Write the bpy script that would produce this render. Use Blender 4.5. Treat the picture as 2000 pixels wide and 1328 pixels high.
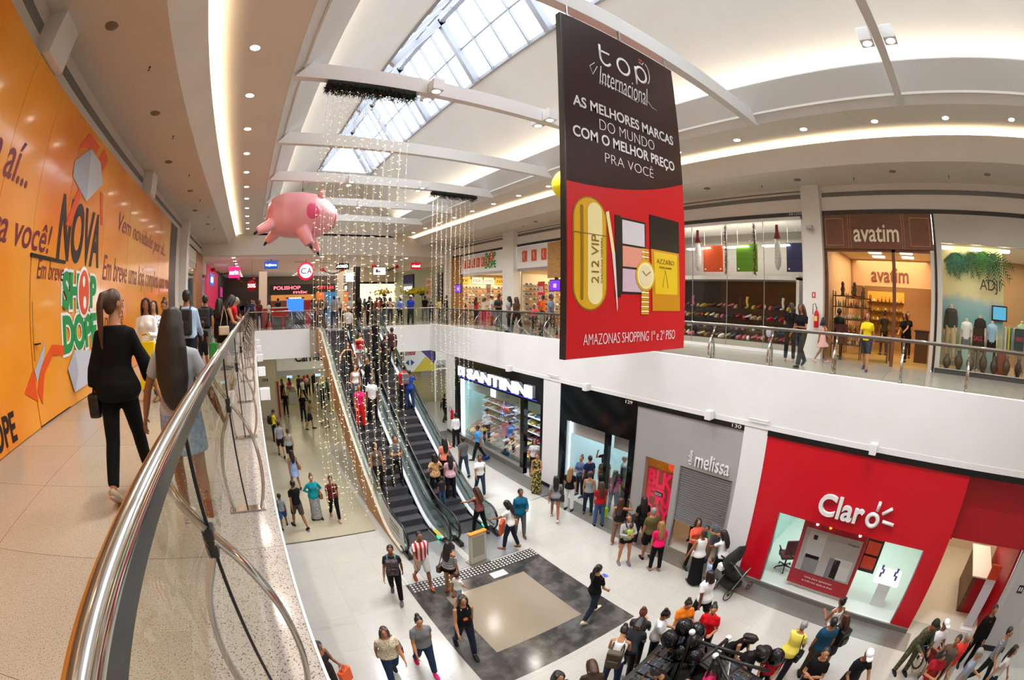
import bpy, bmesh, math, random
import numpy as np
from mathutils import Vector, Matrix, Euler
for _o in list(bpy.data.objects): bpy.data.objects.remove(_o)
SC = bpy.context.scene
COL = SC.collection
PI = math.pi
# ------------------------------------------------------------------ camera (fisheye lens, on the upper gallery by the railing)
CAM = Vector((0.0, 0.0, 1.5))
FPX = 865.07                                  # equisolid focal length in pixels of the 2000 px wide frame
YAW, PITCH, ROLL = 0.5908, -0.0920, 0.0082
_f = Vector((math.sin(YAW), math.cos(YAW), 0)); _r = Vector((math.cos(YAW), -math.sin(YAW), 0)); _u = Vector((0, 0, 1))
_f2 = _f*math.cos(PITCH) + _u*math.sin(PITCH); _u2 = _u*math.cos(PITCH) - _f*math.sin(PITCH)
_r3 = _r*math.cos(ROLL) + _u2*math.sin(ROLL); _u3 = _u2*math.cos(ROLL) - _r*math.sin(ROLL)
RM = Matrix((_r3, _u3, -_f2)).transposed()
cd = bpy.data.cameras.new('camera'); cam = bpy.data.objects.new('camera', cd); COL.objects.link(cam)
cam.matrix_world = Matrix.Translation(CAM) @ RM.to_4x4()
cd.type = 'PANO'; cd.sensor_fit = 'HORIZONTAL'; cd.sensor_width = 36.0; cd.sensor_height = 36.0*1328/2000
cd.clip_start = 0.02; cd.clip_end = 400
for _h in (cd, getattr(cd, 'cycles', None)):
    try:
        _h.panorama_type = 'FISHEYE_EQUISOLID'; _h.fisheye_lens = FPX*36/2000; _h.fisheye_fov = 3.3
    except Exception: pass
SC.camera = cam
# ------------------------------------------------------------------ world: bright overcast daylight above the skylight
W = bpy.data.worlds.new('World'); SC.world = W; W.use_nodes = True
_b = W.node_tree.nodes['Background']; _b.inputs[0].default_value = (0.86, 0.94, 1.0, 1); _b.inputs[1].default_value = 5.2
SC.view_settings.view_transform = 'Standard'; SC.view_settings.look = 'None'
SC.view_settings.exposure = 0.08; SC.view_settings.gamma = 1.0; SC.view_settings.use_curve_mapping = False
SC.cycles.max_bounces = 7; SC.cycles.diffuse_bounces = 4; SC.cycles.glossy_bounces = 4; SC.cycles.transparent_max_bounces = 24
SC.cycles.transmission_bounces = 4; SC.cycles.caustics_reflective = False; SC.cycles.caustics_refractive = False
SC.cycles.sample_clamp_indirect = 4.0; SC.cycles.use_denoising = True
# ------------------------------------------------------------------ the lights the mall has
def area(name, loc, rot, sx, sy, power, color=(1, 1, 1), portal=False, spread=None, shape='RECTANGLE'):
    l = bpy.data.lights.new(name, 'AREA'); l.shape = shape; l.size = sx; l.size_y = sy; l.energy = power; l.color = color
    if portal: l.cycles.is_portal = True
    if spread: l.spread = spread
    o = bpy.data.objects.new(name, l); COL.objects.link(o); o.location = loc; o.rotation_euler = rot
    return o
WARM = (1.0, 0.74, 0.45); WARM2 = (1.0, 0.82, 0.6); COOL = (0.86, 0.96, 1.0)
Y0, Y1 = -9.0, 30.0                            # length of the atrium ceiling that is built
YM, YL = (Y0+Y1)/2, Y1-Y0
area('skylight_portal', (5.05, 10, 9.15), (0, 0, 0), 3.3, 36, 1, portal=True)
# cove strips: two per side (over the gallery, and at the foot of the vault)
area('cove_strip', (-1.66, YM, 5.865), (0, -PI*0.86, 0), 0.10, YL, 950, WARM)
area('cove_strip', (11.76, YM, 5.865), (0, PI*0.86, 0), 0.10, YL, 950, WARM)
area('cove_strip', (0.78, 9.2, 6.52), (0, PI*1.0, 0), 0.10, 37, 420, WARM2)
area('cove_strip', (9.32, 9.2, 6.52), (0, PI*1.0, 0), 0.10, 37, 420, WARM2)
for k in range(9):                             # downlights of the two rows, every second one carries its light
    for x in (-0.56, 10.66):
        area('downlight_beam', (x, -7.3+4.14*k, 5.93), (0, 0, 0), 0.16, 0.16, 60, (1.0, 0.92, 0.82), shape='DISK', spread=2.3)
# ------------------------------------------------------------------ helpers
def ray(px, py):
    x, y = px-1000.0, py-664.0; r = math.hypot(x, y) or 1e-6; t = 2*math.asin(min(1, r/(2*FPX)))
    return RM @ Vector((math.sin(t)*x/r, -math.sin(t)*y/r, -math.cos(t)))
def onz(px, py, z): d = ray(px, py); return CAM + d*((z-CAM.z)/d.z)
def onx(px, py, x): d = ray(px, py); return CAM + d*((x-CAM.x)/d.x)
def ony(px, py, y): d = ray(px, py); return CAM + d*((y-CAM.y)/d.y)
def lin(c):
    c = c/255.0; return c/12.92 if c <= 0.04045 else ((c+0.055)/1.055)**2.4
def hx(s):
    s = s.lstrip('#'); return tuple(lin(int(s[i:i+2], 16)) for i in (0, 2, 4))
MATS = {}
def mat(name, color='808080', rough=0.5, metal=0.0, emit=0.0, ecol=None, spec=None, coat=0.0, sheen=0.0):
    if name in MATS: return MATS[name]
    m = bpy.data.materials.new(name); m.use_nodes = True; b = m.node_tree.nodes['Principled BSDF']
    c = hx(color) if isinstance(color, str) else color
    b.inputs['Base Color'].default_value = (*c, 1); b.inputs['Roughness'].default_value = rough; b.inputs['Metallic'].default_value = metal
    if spec is not None: b.inputs['Specular IOR Level'].default_value = spec
    if coat: b.inputs['Coat Weight'].default_value = coat; b.inputs['Coat Roughness'].default_value = 0.08
    if sheen: b.inputs['Sheen Weight'].default_value = sheen
    if emit:
        e = hx(ecol) if isinstance(ecol, str) else (ecol or c)
        b.inputs['Emission Color'].default_value = (*e, 1); b.inputs['Emission Strength'].default_value = emit
    MATS[name] = m; return m
def nodes(m): return m.node_tree.nodes, m.node_tree.links, m.node_tree.nodes['Principled BSDF']
def ramp(N, stops, interp='LINEAR'):
    r = N.new('ShaderNodeValToRGB'); r.color_ramp.interpolation = interp; e = r.color_ramp.elements
    while len(e) < len(stops): e.new(0.5)
    for i, (p, c) in enumerate(stops): e[i].position = p; e[i].color = (*(hx(c) if isinstance(c, str) else c), 1)
    return r
def coord(N, L, scale=(1, 1, 1), kind='Object', rot=(0, 0, 0)):
    t = N.new('ShaderNodeTexCoord'); mp = N.new('ShaderNodeMapping'); mp.inputs['Scale'].default_value = scale; mp.inputs['Rotation'].default_value = rot
    L.new(t.outputs[kind], mp.inputs[0]); return mp
def granite(name, base, specks, scale=38, rough=0.18, tile=(1.25, 1.25), joint='8a8074', amount=0.5, jw=0.006, var=0.10, coat=0.0):
    """polished stone: two noises of grains, tile joints of a brick pattern, large soft blotches"""
    if name in MATS: return MATS[name]
    m = mat(name, base, rough, coat=coat); N, L, b = nodes(m); mp = coord(N, L)
    n1 = N.new('ShaderNodeTexNoise'); n1.inputs['Scale'].default_value = scale; n1.inputs['Detail'].default_value = 3; L.new(mp.outputs[0], n1.inputs[0])
    r1 = ramp(N, [(0.0, specks), (0.36, specks), (0.36+0.10*amount+0.02, base), (1.0, base)]); L.new(n1.outputs[0], r1.inputs[0])
    n2 = N.new('ShaderNodeTexNoise'); n2.inputs['Scale'].default_value = 0.9; n2.inputs['Detail'].default_value = 4; L.new(mp.outputs[0], n2.inputs[0])
    h2 = N.new('ShaderNodeMixRGB'); h2.blend_type = 'MULTIPLY'; h2.inputs[0].default_value = 1
    r2 = ramp(N, [(0.3, (1-var*1.6,)*3), (0.7, (1, 1, 1))]); L.new(n2.outputs[0], r2.inputs[0]); L.new(r1.outputs[0], h2.inputs[1]); L.new(r2.outputs[0], h2.inputs[2])
    out = h2
    if tile:
        bk = N.new('ShaderNodeTexBrick'); bk.offset = 0; bk.inputs['Scale'].default_value = 1; bk.inputs['Mortar Size'].default_value = jw; bk.inputs['Brick Width'].default_value = tile[0]; bk.inputs['Row Height'].default_value = tile[1]
        bk.inputs['Mortar Smooth'].default_value = 0.0; bk.inputs['Color1'].default_value = (1, 1, 1, 1); bk.inputs['Color2'].default_value = (0.955, 0.955, 0.955, 1); bk.inputs['Mortar'].default_value = (*[a/max(0.02, c) for a, c in zip(hx(joint), hx(base))], 1)
        L.new(mp.outputs[0], bk.inputs[0]); mx = N.new('ShaderNodeMixRGB'); mx.blend_type = 'MULTIPLY'; mx.inputs[0].default_value = 1
        L.new(h2.outputs[0], mx.inputs[1]); L.new(bk.outputs[0], mx.inputs[2]); out = mx
    L.new(out.outputs[0], b.inputs['Base Color']); return m
def plaster(name, color, rough=0.75, var=0.05):
    if name in MATS: return MATS[name]
    m = mat(name, color, rough, spec=0.3); N, L, b = nodes(m); mp = coord(N, L)
    n = N.new('ShaderNodeTexNoise'); n.inputs['Scale'].default_value = 0.7; n.inputs['Detail'].default_value = 5; L.new(mp.outputs[0], n.inputs[0])
    c = hx(color); r = ramp(N, [(0.3, tuple(v*(1-var) for v in c)), (0.7, c)]); L.new(n.outputs[0], r.inputs[0]); L.new(r.outputs[0], b.inputs['Base Color']); return m
def glass(name='glass', tint=(0.93, 0.97, 0.95), refl=0.10, rough=0.0):
    if name in MATS: return MATS[name]
    m = bpy.data.materials.new(name); m.use_nodes = True; N, L = m.node_tree.nodes, m.node_tree.links
    for n in list(N):
        if n.type != 'OUTPUT_MATERIAL': N.remove(n)
    o = [n for n in N if n.type == 'OUTPUT_MATERIAL'][0]
    t = N.new('ShaderNodeBsdfTransparent'); t.inputs[0].default_value = (*tint, 1); g = N.new('ShaderNodeBsdfGlossy'); g.inputs['Roughness'].default_value = rough
    lw = N.new('ShaderNodeLayerWeight'); lw.inputs[0].default_value = 0.25; mm = N.new('ShaderNodeMath'); mm.operation = 'MULTIPLY_ADD'; mm.inputs[1].default_value = 0.55; mm.inputs[2].default_value = refl*0.5
    L.new(lw.outputs['Fresnel'], mm.inputs[0]); mx = N.new('ShaderNodeMixShader'); L.new(mm.outputs[0], mx.inputs[0]); L.new(t.outputs[0], mx.inputs[1]); L.new(g.outputs[0], mx.inputs[2]); L.new(mx.outputs[0], o.inputs[0])
    MATS[name] = m; return m
def spotted(name, cols, scale=9, rough=0.8, detail=2, kind='Object', stretch=(1, 1, 1), interp='CONSTANT'):
    """patterned surface: noise cut into flat colours"""
    if name in MATS: return MATS[name]
    m = mat(name, cols[0], rough); N, L, b = nodes(m); mp = coord(N, L, stretch, kind)
    n = N.new('ShaderNodeTexNoise'); n.inputs['Scale'].default_value = scale; n.inputs['Detail'].default_value = detail; L.new(mp.outputs[0], n.inputs[0])
    k = len(cols); r = ramp(N, [(0.0 if i == 0 else 0.5+(i/k-0.5)*0.42, c) for i, c in enumerate(cols)], interp); L.new(n.outputs[0], r.inputs[0]); L.new(r.outputs[0], b.inputs['Base Color']); return m
def striped(name, c1, c2, freq=30, axis='X', duty=0.5, rough=0.8):
    if name in MATS: return MATS[name]
    m = mat(name, c1, rough); N, L, b = nodes(m); t = N.new('ShaderNodeTexCoord'); s = N.new('ShaderNodeSeparateXYZ'); L.new(t.outputs['Object'], s.inputs[0])
    a = N.new('ShaderNodeMath'); a.operation = 'MULTIPLY'; a.inputs[1].default_value = freq; L.new(s.outputs[axis], a.inputs[0])
    f = N.new('ShaderNodeMath'); f.operation = 'FRACT'; L.new(a.outputs[0], f.inputs[0]); g = N.new('ShaderNodeMath'); g.operation = 'GREATER_THAN'; g.inputs[1].default_value = duty; L.new(f.outputs[0], g.inputs[0])
    mx = N.new('ShaderNodeMixRGB'); mx.inputs[1].default_value = (*hx(c1), 1); mx.inputs[2].default_value = (*hx(c2), 1); L.new(g.outputs[0], mx.inputs[0]); L.new(mx.outputs[0], b.inputs['Base Color']); return m
def wood(name, c1, c2, axis_stretch=(1, 1, 12), scale=3, rough=0.45):
    return spotted(name, [c1, c2, c1, c2], scale, rough, 3, 'Object', axis_stretch, 'LINEAR')

class MB:
    """collects shapes into one mesh"""
    def __init__(s): s.v = []; s.f = []; s.m = []; s.sm = []
    def add(s, vs, fs, mi=0, smooth=False):
        o = len(s.v); s.v += [tuple(v) for v in vs]; s.f += [tuple(i+o for i in f) for f in fs]; s.m += [mi]*len(fs); s.sm += [smooth]*len(fs); return s
    def box(s, x0, x1, y0, y1, z0, z1, mi=0):
        x0, x1 = min(x0, x1), max(x0, x1); y0, y1 = min(y0, y1), max(y0, y1); z0, z1 = min(z0, z1), max(z0, z1)
        return s.add([(x0, y0, z0), (x1, y0, z0), (x1, y1, z0), (x0, y1, z0), (x0, y0, z1), (x1, y0, z1), (x1, y1, z1), (x0, y1, z1)],
                     [(0, 3, 2, 1), (4, 5, 6, 7), (0, 1, 5, 4), (1, 2, 6, 5), (2, 3, 7, 6), (3, 0, 4, 7)], mi)
    def bbox(s, x0, x1, y0, y1, z0, z1, r=0.01, mi=0, seg=2):
        """box with rounded edges"""
        bm = bmesh.new(); bmesh.ops.create_cube(bm, size=1)
        for v in bm.verts: v.co = Vector(((x0+x1)/2+v.co.x*abs(x1-x0), (y0+y1)/2+v.co.y*abs(y1-y0), (z0+z1)/2+v.co.z*abs(z1-z0)))
        bmesh.ops.bevel(bm, geom=bm.edges[:], offset=r, segments=seg, profile=0.6, affect='EDGES'); return s.bm(bm, mi)
    def bm(s, bm, mi=0, smooth=False, mtx=None):
        bm.verts.index_update(); vs = [(mtx @ v.co if mtx else v.co).to_tuple() for v in bm.verts]; fs = [tuple(v.index for v in f.verts) for f in bm.faces]; bm.free(); return s.add(vs, fs, mi, smooth)
    def quad(s, a, b, c, d, mi=0): return s.add([a, b, c, d], [(0, 1, 2, 3)], mi)
    def prism(s, poly, d, mi=0):
        """polygon of 3-D points pushed along vector d"""
        n = len(poly); d = Vector(d); p = [Vector(q) for q in poly]; vs = p+[q+d for q in p]
        nrm = Vector((0, 0, 0))
        for i in range(n): nrm += p[i].cross(p[(i+1) % n])
        flip = nrm.dot(d) > 0
        fs = [tuple(range(n))[::-1] if flip else tuple(range(n)), tuple(range(n, 2*n)) if flip else tuple(range(n, 2*n))[::-1]]
        for i in range(n):
            j = (i+1) % n; fs.append((i, j, j+n, i+n) if flip else (j, i, i+n, j+n))
        return s.add(vs, fs, mi)
    def tube(s, path, r, n=8, mi=0, closed=False, cap=True, ry=None, up=None, smooth=True):
        P = [Vector(p) for p in path]; k = len(P); R = r if isinstance(r, (list, tuple)) else [r]*k; RY = ry if isinstance(ry, (list, tuple)) else ([ry]*k if ry else R)
        vs = []; prev = None
        for i in range(k):
            t = (P[(i+1) % k]-P[i-1]) if closed else (P[min(i+1, k-1)]-P[max(i-1, 0)])
            t = t.normalized() if t.length > 1e-9 else Vector((0, 0, 1))
            if prev is None:
                a = Vector(up) if up else (Vector((0, 0, 1)) if abs(t.z) < 0.9 else Vector((0, 1, 0)))
            else: a = prev
            a = a - t*a.dot(t)
            a = a.normalized() if a.length > 1e-6 else t.orthogonal().normalized()
            prev = a; b = t.cross(a)
            for j in range(n):
                th = 2*PI*j/n; vs.append(P[i]+b*(math.cos(th)*R[i])+a*(math.sin(th)*RY[i]))
        fs = []; m = k if closed else k-1
        for i in range(m):
            i2 = (i+1) % k
            for j in range(n): j2 = (j+1) % n; fs.append((i*n+j, i*n+j2, i2*n+j2, i2*n+j))
        if cap and not closed: fs.append(tuple(range(n))[::-1]); fs.append(tuple(range((k-1)*n, k*n)))
        return s.add(vs, fs, mi, smooth)
    def ell(s, c, r, n=12, m=8, mi=0, mtx=None, smooth=True):
        c = Vector(c); rx, ry, rz = (r, r, r) if not isinstance(r, (tuple, list)) else r; vs = []; fs = []
        for i in range(1, m):
            ph = PI*i/m
            for j in range(n): th = 2*PI*j/n; vs.append(Vector((rx*math.sin(ph)*math.cos(th), ry*math.sin(ph)*math.sin(th), rz*math.cos(ph))))
        vs += [Vector((0, 0, rz)), Vector((0, 0, -rz))]; t, bt = len(vs)-2, len(vs)-1
        for i in range(m-2):
            for j in range(n): j2 = (j+1) % n; fs.append((i*n+j, (i+1)*n+j, (i+1)*n+j2, i*n+j2))
        for j in range(n): j2 = (j+1) % n; fs.append((t, j, j2)); fs.append((bt, (m-2)*n+j2, (m-2)*n+j))
        if mtx: vs = [mtx @ v for v in vs]
        return s.add([v+c for v in vs], fs, mi, smooth)
    def lathe(s, prof, c=(0, 0, 0), n=16, mi=0, smooth=True):
        c = Vector(c); vs = []; fs = []
        for (r, z) in prof:
            for j in range(n): th = 2*PI*j/n; vs.append(c+Vector((r*math.cos(th), r*math.sin(th), z)))
        k = len(prof)
        for i in range(k-1):
            for j in range(n): j2 = (j+1) % n; fs.append((i*n+j, i*n+j2, (i+1)*n+j2, (i+1)*n+j))
        fs.append(tuple(range(n))[::-1]); fs.append(tuple(range((k-1)*n, k*n))); return s.add(vs, fs, mi, smooth)
    def mesh(s, name):
        me = bpy.data.meshes.new(name); me.from_pydata([tuple(v) for v in s.v], [], s.f); me.update()
        me.polygons.foreach_set('material_index', s.m); me.polygons.foreach_set('use_smooth', s.sm); return me
    def build(s, name, mats=None, parent=None, bevel=0, loc=None):
        me = s.mesh(name)
        for m in (mats if isinstance(mats, (list, tuple)) else [mats]):
            if m: me.materials.append(m)
        o = link(name, me, parent)
        if loc is not None: o.location = loc
        if bevel:
            b = o.modifiers.new('bevel', 'BEVEL'); b.width = bevel; b.segments = 2; b.limit_method = 'ANGLE'
        return o
def link(name, data, parent=None):
    o = bpy.data.objects.new(name, data); COL.objects.link(o)
    if parent is not None:
        o.parent = parent
        if parent.name in WORLD: o.matrix_parent_inverse = WORLD[parent.name]
    return o
WORLD = {}                                     # things whose parts are modelled in world coordinates
def tag(o, label, cat, group=None, kind=None):
    o['label'] = label; o['category'] = cat
    if group: o['group'] = group
    if kind: o['kind'] = kind
    return o
def thing(name, label, cat, loc=(0, 0, 0), rz=0.0, group=None, world=False):
    o = link(name, None); o.empty_display_size = 0.1; o.location = loc; o.rotation_euler = (0, 0, rz)
    if world: WORLD[o.name] = Matrix.Translation(-Vector(loc))
    return tag(o, label, cat, group)
def struct(mb, name, m, label, cat, bevel=0): return tag(mb.build(name, m, None, bevel), label, cat, None, 'structure')
def copy_tree(o, parent=None):
    c = o.copy(); COL.objects.link(c)
    if parent is not None: c.parent = parent
    for ch in o.children: copy_tree(ch, c)
    return c
_tc = {}
def text_mesh(s, w, h, depth=0.01, bold=0.0, shear=0.0, spacing=1.0):
    """letters fitted to a w x h box: x to the right, y up, z out; origin bottom left"""
    cu = bpy.data.curves.new('letters', 'FONT'); cu.body = s; cu.size = 1; cu.extrude = 0.05; cu.offset = bold; cu.shear = shear; cu.space_character = spacing; cu.resolution_u = 4
    o = bpy.data.objects.new('letters', cu); COL.objects.link(o); dg = bpy.context.evaluated_depsgraph_get(); me = bpy.data.meshes.new_from_object(o.evaluated_get(dg)); bpy.data.objects.remove(o); bpy.data.curves.remove(cu)
    n = len(me.vertices); a = np.empty(n*3); me.vertices.foreach_get('co', a); a = a.reshape(-1, 3); lo, hi = a.min(0), a.max(0)
    a[:, 0] = (a[:, 0]-lo[0])*w/(hi[0]-lo[0]); a[:, 1] = (a[:, 1]-lo[1])*h/(hi[1]-lo[1]); a[:, 2] = (a[:, 2]-lo[2])*depth/(hi[2]-lo[2]); me.vertices.foreach_set('co', a.ravel()); me.materials.clear(); me.update(); return me
def put_text(s, origin, right, up, w, h, m, parent=None, depth=0.01, bold=0.0, shear=0.0, name='lettering', spacing=1.0):
    me = text_mesh(s, w, h, depth, bold, shear, spacing); me.materials.append(m); o = link(name, me, parent)
    r, u = Vector(right).normalized(), Vector(up).normalized(); n = r.cross(u)
    o.matrix_basis = Matrix.Translation(Vector(origin)) @ Matrix((r, u, n)).transposed().to_4x4(); return o
# ------------------------------------------------------------------ the building
WD = 10.1                                      # width of the void: left ledge edge x = 0, right fascia x = WD
ZL = -5.75                                     # lower floor
ZF = -1.45                                     # underside of the upper slab
YF = 23.5                                      # far edge of the void
P_WHITE = plaster('white_plaster', 'f0efec'); P_CEIL = plaster('ceiling_plaster', 'efe9e0'); P_GREY = plaster('grey_plaster', 'b9b9b7'); P_CREAM = plaster('cream_plaster', 'd9d0b4')
P_VAULT = plaster('vault_plaster', 'eeeeec')
BLACK = mat('black_paint', '0b0b0c', 0.35); DARK = mat('dark_grey', '2b2b2d', 0.5); STEEL = mat('brushed_steel', 'c9c6c2', 0.22, 1.0); CHROME = mat('polished_steel', 'd6d2cc', 0.10, 1.0)
GL = glass(); GLS = glass('shop_glass', (0.95, 0.97, 0.96), 0.05)
F_LOW = granite('pale_granite', 'b9b6ad', 'a19d94', 95, 0.16, (1.2, 1.2), 'a5a39c', 0.8, 0.004, 0.05)
F_UP = granite('beige_granite', 'b8ac9a', '75685a', 105, 0.20, (1.25, 1.25), '83786a', 0.42, 0.004, 0.07)
F_LEDGE = granite('speckled_granite', 'c2bab0', '544c44', 115, 0.12, (0.9, 2.5), '8d857a', 0.45, 0.003, 0.05)
F_DARK = granite('charcoal_granite', '3c3b39', '5d5b57', 3.2, 0.14, (0.8, 0.8), '2a2927', 2.0, 0.003, 0.25)
F_TAN = granite('tan_granite', '8c806e', '766a58', 120, 0.14, None, amount=0.8, var=0.05)
F_GREYB = granite('grey_granite', '76736c', '5d5a54', 90, 0.2, (1.2, 1.2), '5a574f', 0.8, 0.003, 0.05)
# floors
struct(MB().box(-6, 24, -9, 60, ZL-0.3, ZL), 'floor_lower', F_LOW, 'pale polished granite floor of the lower level', 'floor')
struct(MB().box(-3.95, -0.52, -9, 23.1, ZF, 0), 'floor_left_walkway', F_UP, 'beige speckled granite walkway of the upper level beside the orange hoarding', 'floor')
struct(MB().box(-0.52, 0.0, -9, 23.5, ZF+0.02, 0.03), 'ledge_left', F_LEDGE, 'speckled granite ledge outside the glass railing', 'ledge')
struct(MB().box(0.0, 0.015, -9, 23.5, ZF, 0.0), 'fascia_left', P_WHITE, 'white slab edge under the granite ledge', 'fascia')
struct(MB().box(10.14, 14.0, -9, 60, ZF+.05, 0), 'floor_right_gallery', granite('gallery_granite', 'b9b4a8', '8b857a', 110, 0.13, (1.2, 1.2), '96907f', 0.6, 0.004, 0.05), 'grey beige granite floor of the right hand gallery', 'floor')
fs = MB().box(-3.9, 3.05, YF+0.04, 60, ZF+.05, 0).box(6.95, 10.14, YF+0.04, 60, ZF+.05, 0).box(3.05, 6.95, 23.2, 60, ZF+.05, 0)
struct(fs, 'floor_far', MATS['gallery_granite'], 'granite floor of the upper level beyond the escalators', 'floor')
fc = MB().box(WD, WD+0.14, -9, YF+.1, ZF, 0.08); fc.box(WD-0.02, WD+0.02, -9, YF, ZF, ZF+0.13)
struct(fc, 'fascia_right', P_WHITE, 'long white slab edge of the right hand gallery', 'fascia')
struct(MB().box(-0.0, 3.05, YF, YF+0.1, ZF, 0.05).box(6.95, WD, YF, YF+0.1, ZF, 0.05), 'fascia_far', P_WHITE, 'white slab edge at the far end of the void either side of the escalators', 'fascia')
F_LOB = granite('lobby_granite', 'aea58e', '938a74', 95, 0.18, (1.2, 1.2), '989078', 0.8, 0.004, 0.06)
struct(MB().box(-3.9, 3.2, 12.42, 22.0, ZL-.1, ZL+.003).box(-3.9, 9.3, 22.0, 44, ZL-.1, ZL+.003).box(9.3, 21, 28.4, 44, ZL-.1, ZL+.003), 'floor_lobby', F_LOB, 'warm tan granite floor before and inside the supermarket', 'floor')
# dark square with the tan field, tactile strip, dark joints
struct(MB().box(2.88, 6.84, 4.92, 9.14, ZL, ZL+0.003), 'floor_inlay_border', F_DARK, 'charcoal granite square laid in the floor before the escalators', 'floor inlay')
struct(MB().box(3.6, 5.95, 5.84, 8.22, ZL+0.003, ZL+0.006), 'floor_inlay_field', F_TAN, 'tan granite field inside the charcoal square', 'floor inlay')
tp = MB().box(2.95, 6.84, 8.72, 9.12, ZL+0.003, ZL+0.006)
struct(tp, 'trim_tactile_base', mat('tactile_black', '23211f', 0.5), 'dark strip of the tactile paving at the foot of the escalators', 'tactile strip')
dots = MB()
for i in range(38):
    for j in range(4): dots.lathe([(0.034, 0), (0.030, 0.008), (0.018, 0.010)], (3.0+i*0.1025, 8.77+j*0.1, ZL+0.006), 6)
dots.quad((5.1, 8.35, ZL+0.008), (5.55, 8.35, ZL+0.008), (5.55, 8.62, ZL+0.008), (5.1, 8.62, ZL+0.008))
struct(dots, 'trim_tactile_dots', mat('tactile_white', 'd9d6cf', 0.45), 'white raised dots of the tactile paving', 'tactile strip')
d2 = MB()
for i in range(5):
    for j in range(6): d2.lathe([(0.034, 0), (0.030, 0.008), (0.018, 0.010)], (2.55+i*0.1, 9.2+j*0.1, ZL), 6)
struct(d2, 'trim_tactile_side', MATS['tactile_white'], 'pale tactile dots beside the left newel of the escalator', 'tactile strip')
struct(MB().box(0.02, 3.1, 12.35, 12.41, ZL, ZL+0.004).box(0.9, 1.7, 12.34, 12.43, ZL, ZL+.006), 'trim_joint_left', mat('joint_metal', '6b6760', 0.35, 0.8), 'dark expansion joint across the floor left of the escalators', 'floor joint')
struct(MB().box(6.95, 10.1, 11.85, 11.90, ZL, ZL+0.004), 'trim_joint_right', mat('joint_pale', 'aab4b6', 0.3, 0.6), 'metal expansion joint across the floor right of the escalators', 'floor joint')
struct(MB().box(9.35, 10.12, -1.9, 21.5, ZL, ZL+0.004), 'trim_shop_apron', F_GREYB, 'grey granite strip along the lower shopfronts', 'floor strip')
# gallery ceilings, slanted soffits, cove ceilings, vault
def sheet(prof, y0, y1, t=0.05):
    """a strip profile in x,z pushed along y; the thickness goes upward"""
    m = MB()
    for (a, b) in zip(prof[:-1], prof[1:]):
        m.prism([(a[0], y0, a[1]), (b[0], y0, b[1]), (b[0], y0, b[1]+t), (a[0], y0, a[1]+t)], (0, y1-y0, 0))
    return m
ZG = 5.38
def mir(p): return [(WD-x, z) for x, z in p]
GAL = [(-3.95, ZG), (-1.885, ZG)]; SOF = [(-1.885, ZG), (-1.436, 5.89)]; COVE = [(-1.95, 6.05), (0.325, 5.985)]; SLOPE = [(0.30, 5.965), (1.08, 6.66)]
VAULT = [(0.55, 6.72), (0.9, 7.02), (1.6, 7.68), (2.5, 8.45), (3.40, 9.05)]
for side, fn in (('left', lambda p: p), ('right', mir)):
    w = 'left' if side == 'left' else 'right'
    struct(sheet(fn(GAL), -9, 30), 'ceiling_gallery_'+side, plaster('soffit_plaster', 'd8cfc2'), 'flat ceiling over the %s gallery' % w, 'ceiling')
    struct(sheet(fn(SOF), -9, 30, 0.03), 'ceiling_soffit_'+side, P_CEIL, 'slanted soffit band below the lit cove on the %s' % w, 'ceiling')
    struct(sheet(fn(COVE), -9, 30), 'ceiling_cove_'+side, P_CEIL, 'ceiling strip with downlights on the %s' % w, 'ceiling')
    struct(sheet(fn(SLOPE), -9, 30, 0.03), 'ceiling_slope_'+side, P_VAULT, 'slanted ceiling band at the foot of the vault on the %s' % w, 'ceiling')
    struct(sheet(fn(VAULT), -9, 30), 'ceiling_vault_'+side, P_VAULT, 'vault side rising to the skylight on the %s' % w, 'ceiling')
    b = MB(); e = fn([(-2.0, 5.38), (-2.0, 6.05)]); b.box(e[0][0], e[0][0]+(0.04 if side == 'left' else -0.04), -9, 30, 5.4, 6.08)
    f2 = fn([(0.5, 6.2), (0.55, 6.75)]); b.box(f2[0][0], f2[0][0]+(0.04 if side == 'left' else -0.04), -9, 30, 6.12, 6.76)
    struct(b, 'ceiling_cove_back_'+side, P_CEIL, 'back of the light coves on the %s' % w, 'ceiling')
struct(MB().box(-3.95, 14.1, 30, 30.25, 4.6, 6.02).box(0.2, 9.9, 30, 30.2, 5.9, 9.3), 'wall_bulkhead', P_CEIL, 'white bulkhead above the far corridor', 'bulkhead')
struct(MB().box(3.3, 6.8, 25.3, 30.1, 9.05, 9.12).box(3.3, 6.8, -9.1, -8.0, 9.05, 9.12), 'ceiling_roof_strip', P_VAULT, 'flat roof strip behind the skylight gable', 'ceiling')
struct(MB().box(-3.95, 14.1, 30.2, 60, 4.6, 4.7), 'ceiling_far', P_CEIL, 'low ceiling of the far corridor', 'ceiling')
struct(MB().box(-4.1, 22, -9.2, -9, ZL, 9.3), 'wall_near', P_WHITE, 'white wall closing the near end', 'wall')
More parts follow.
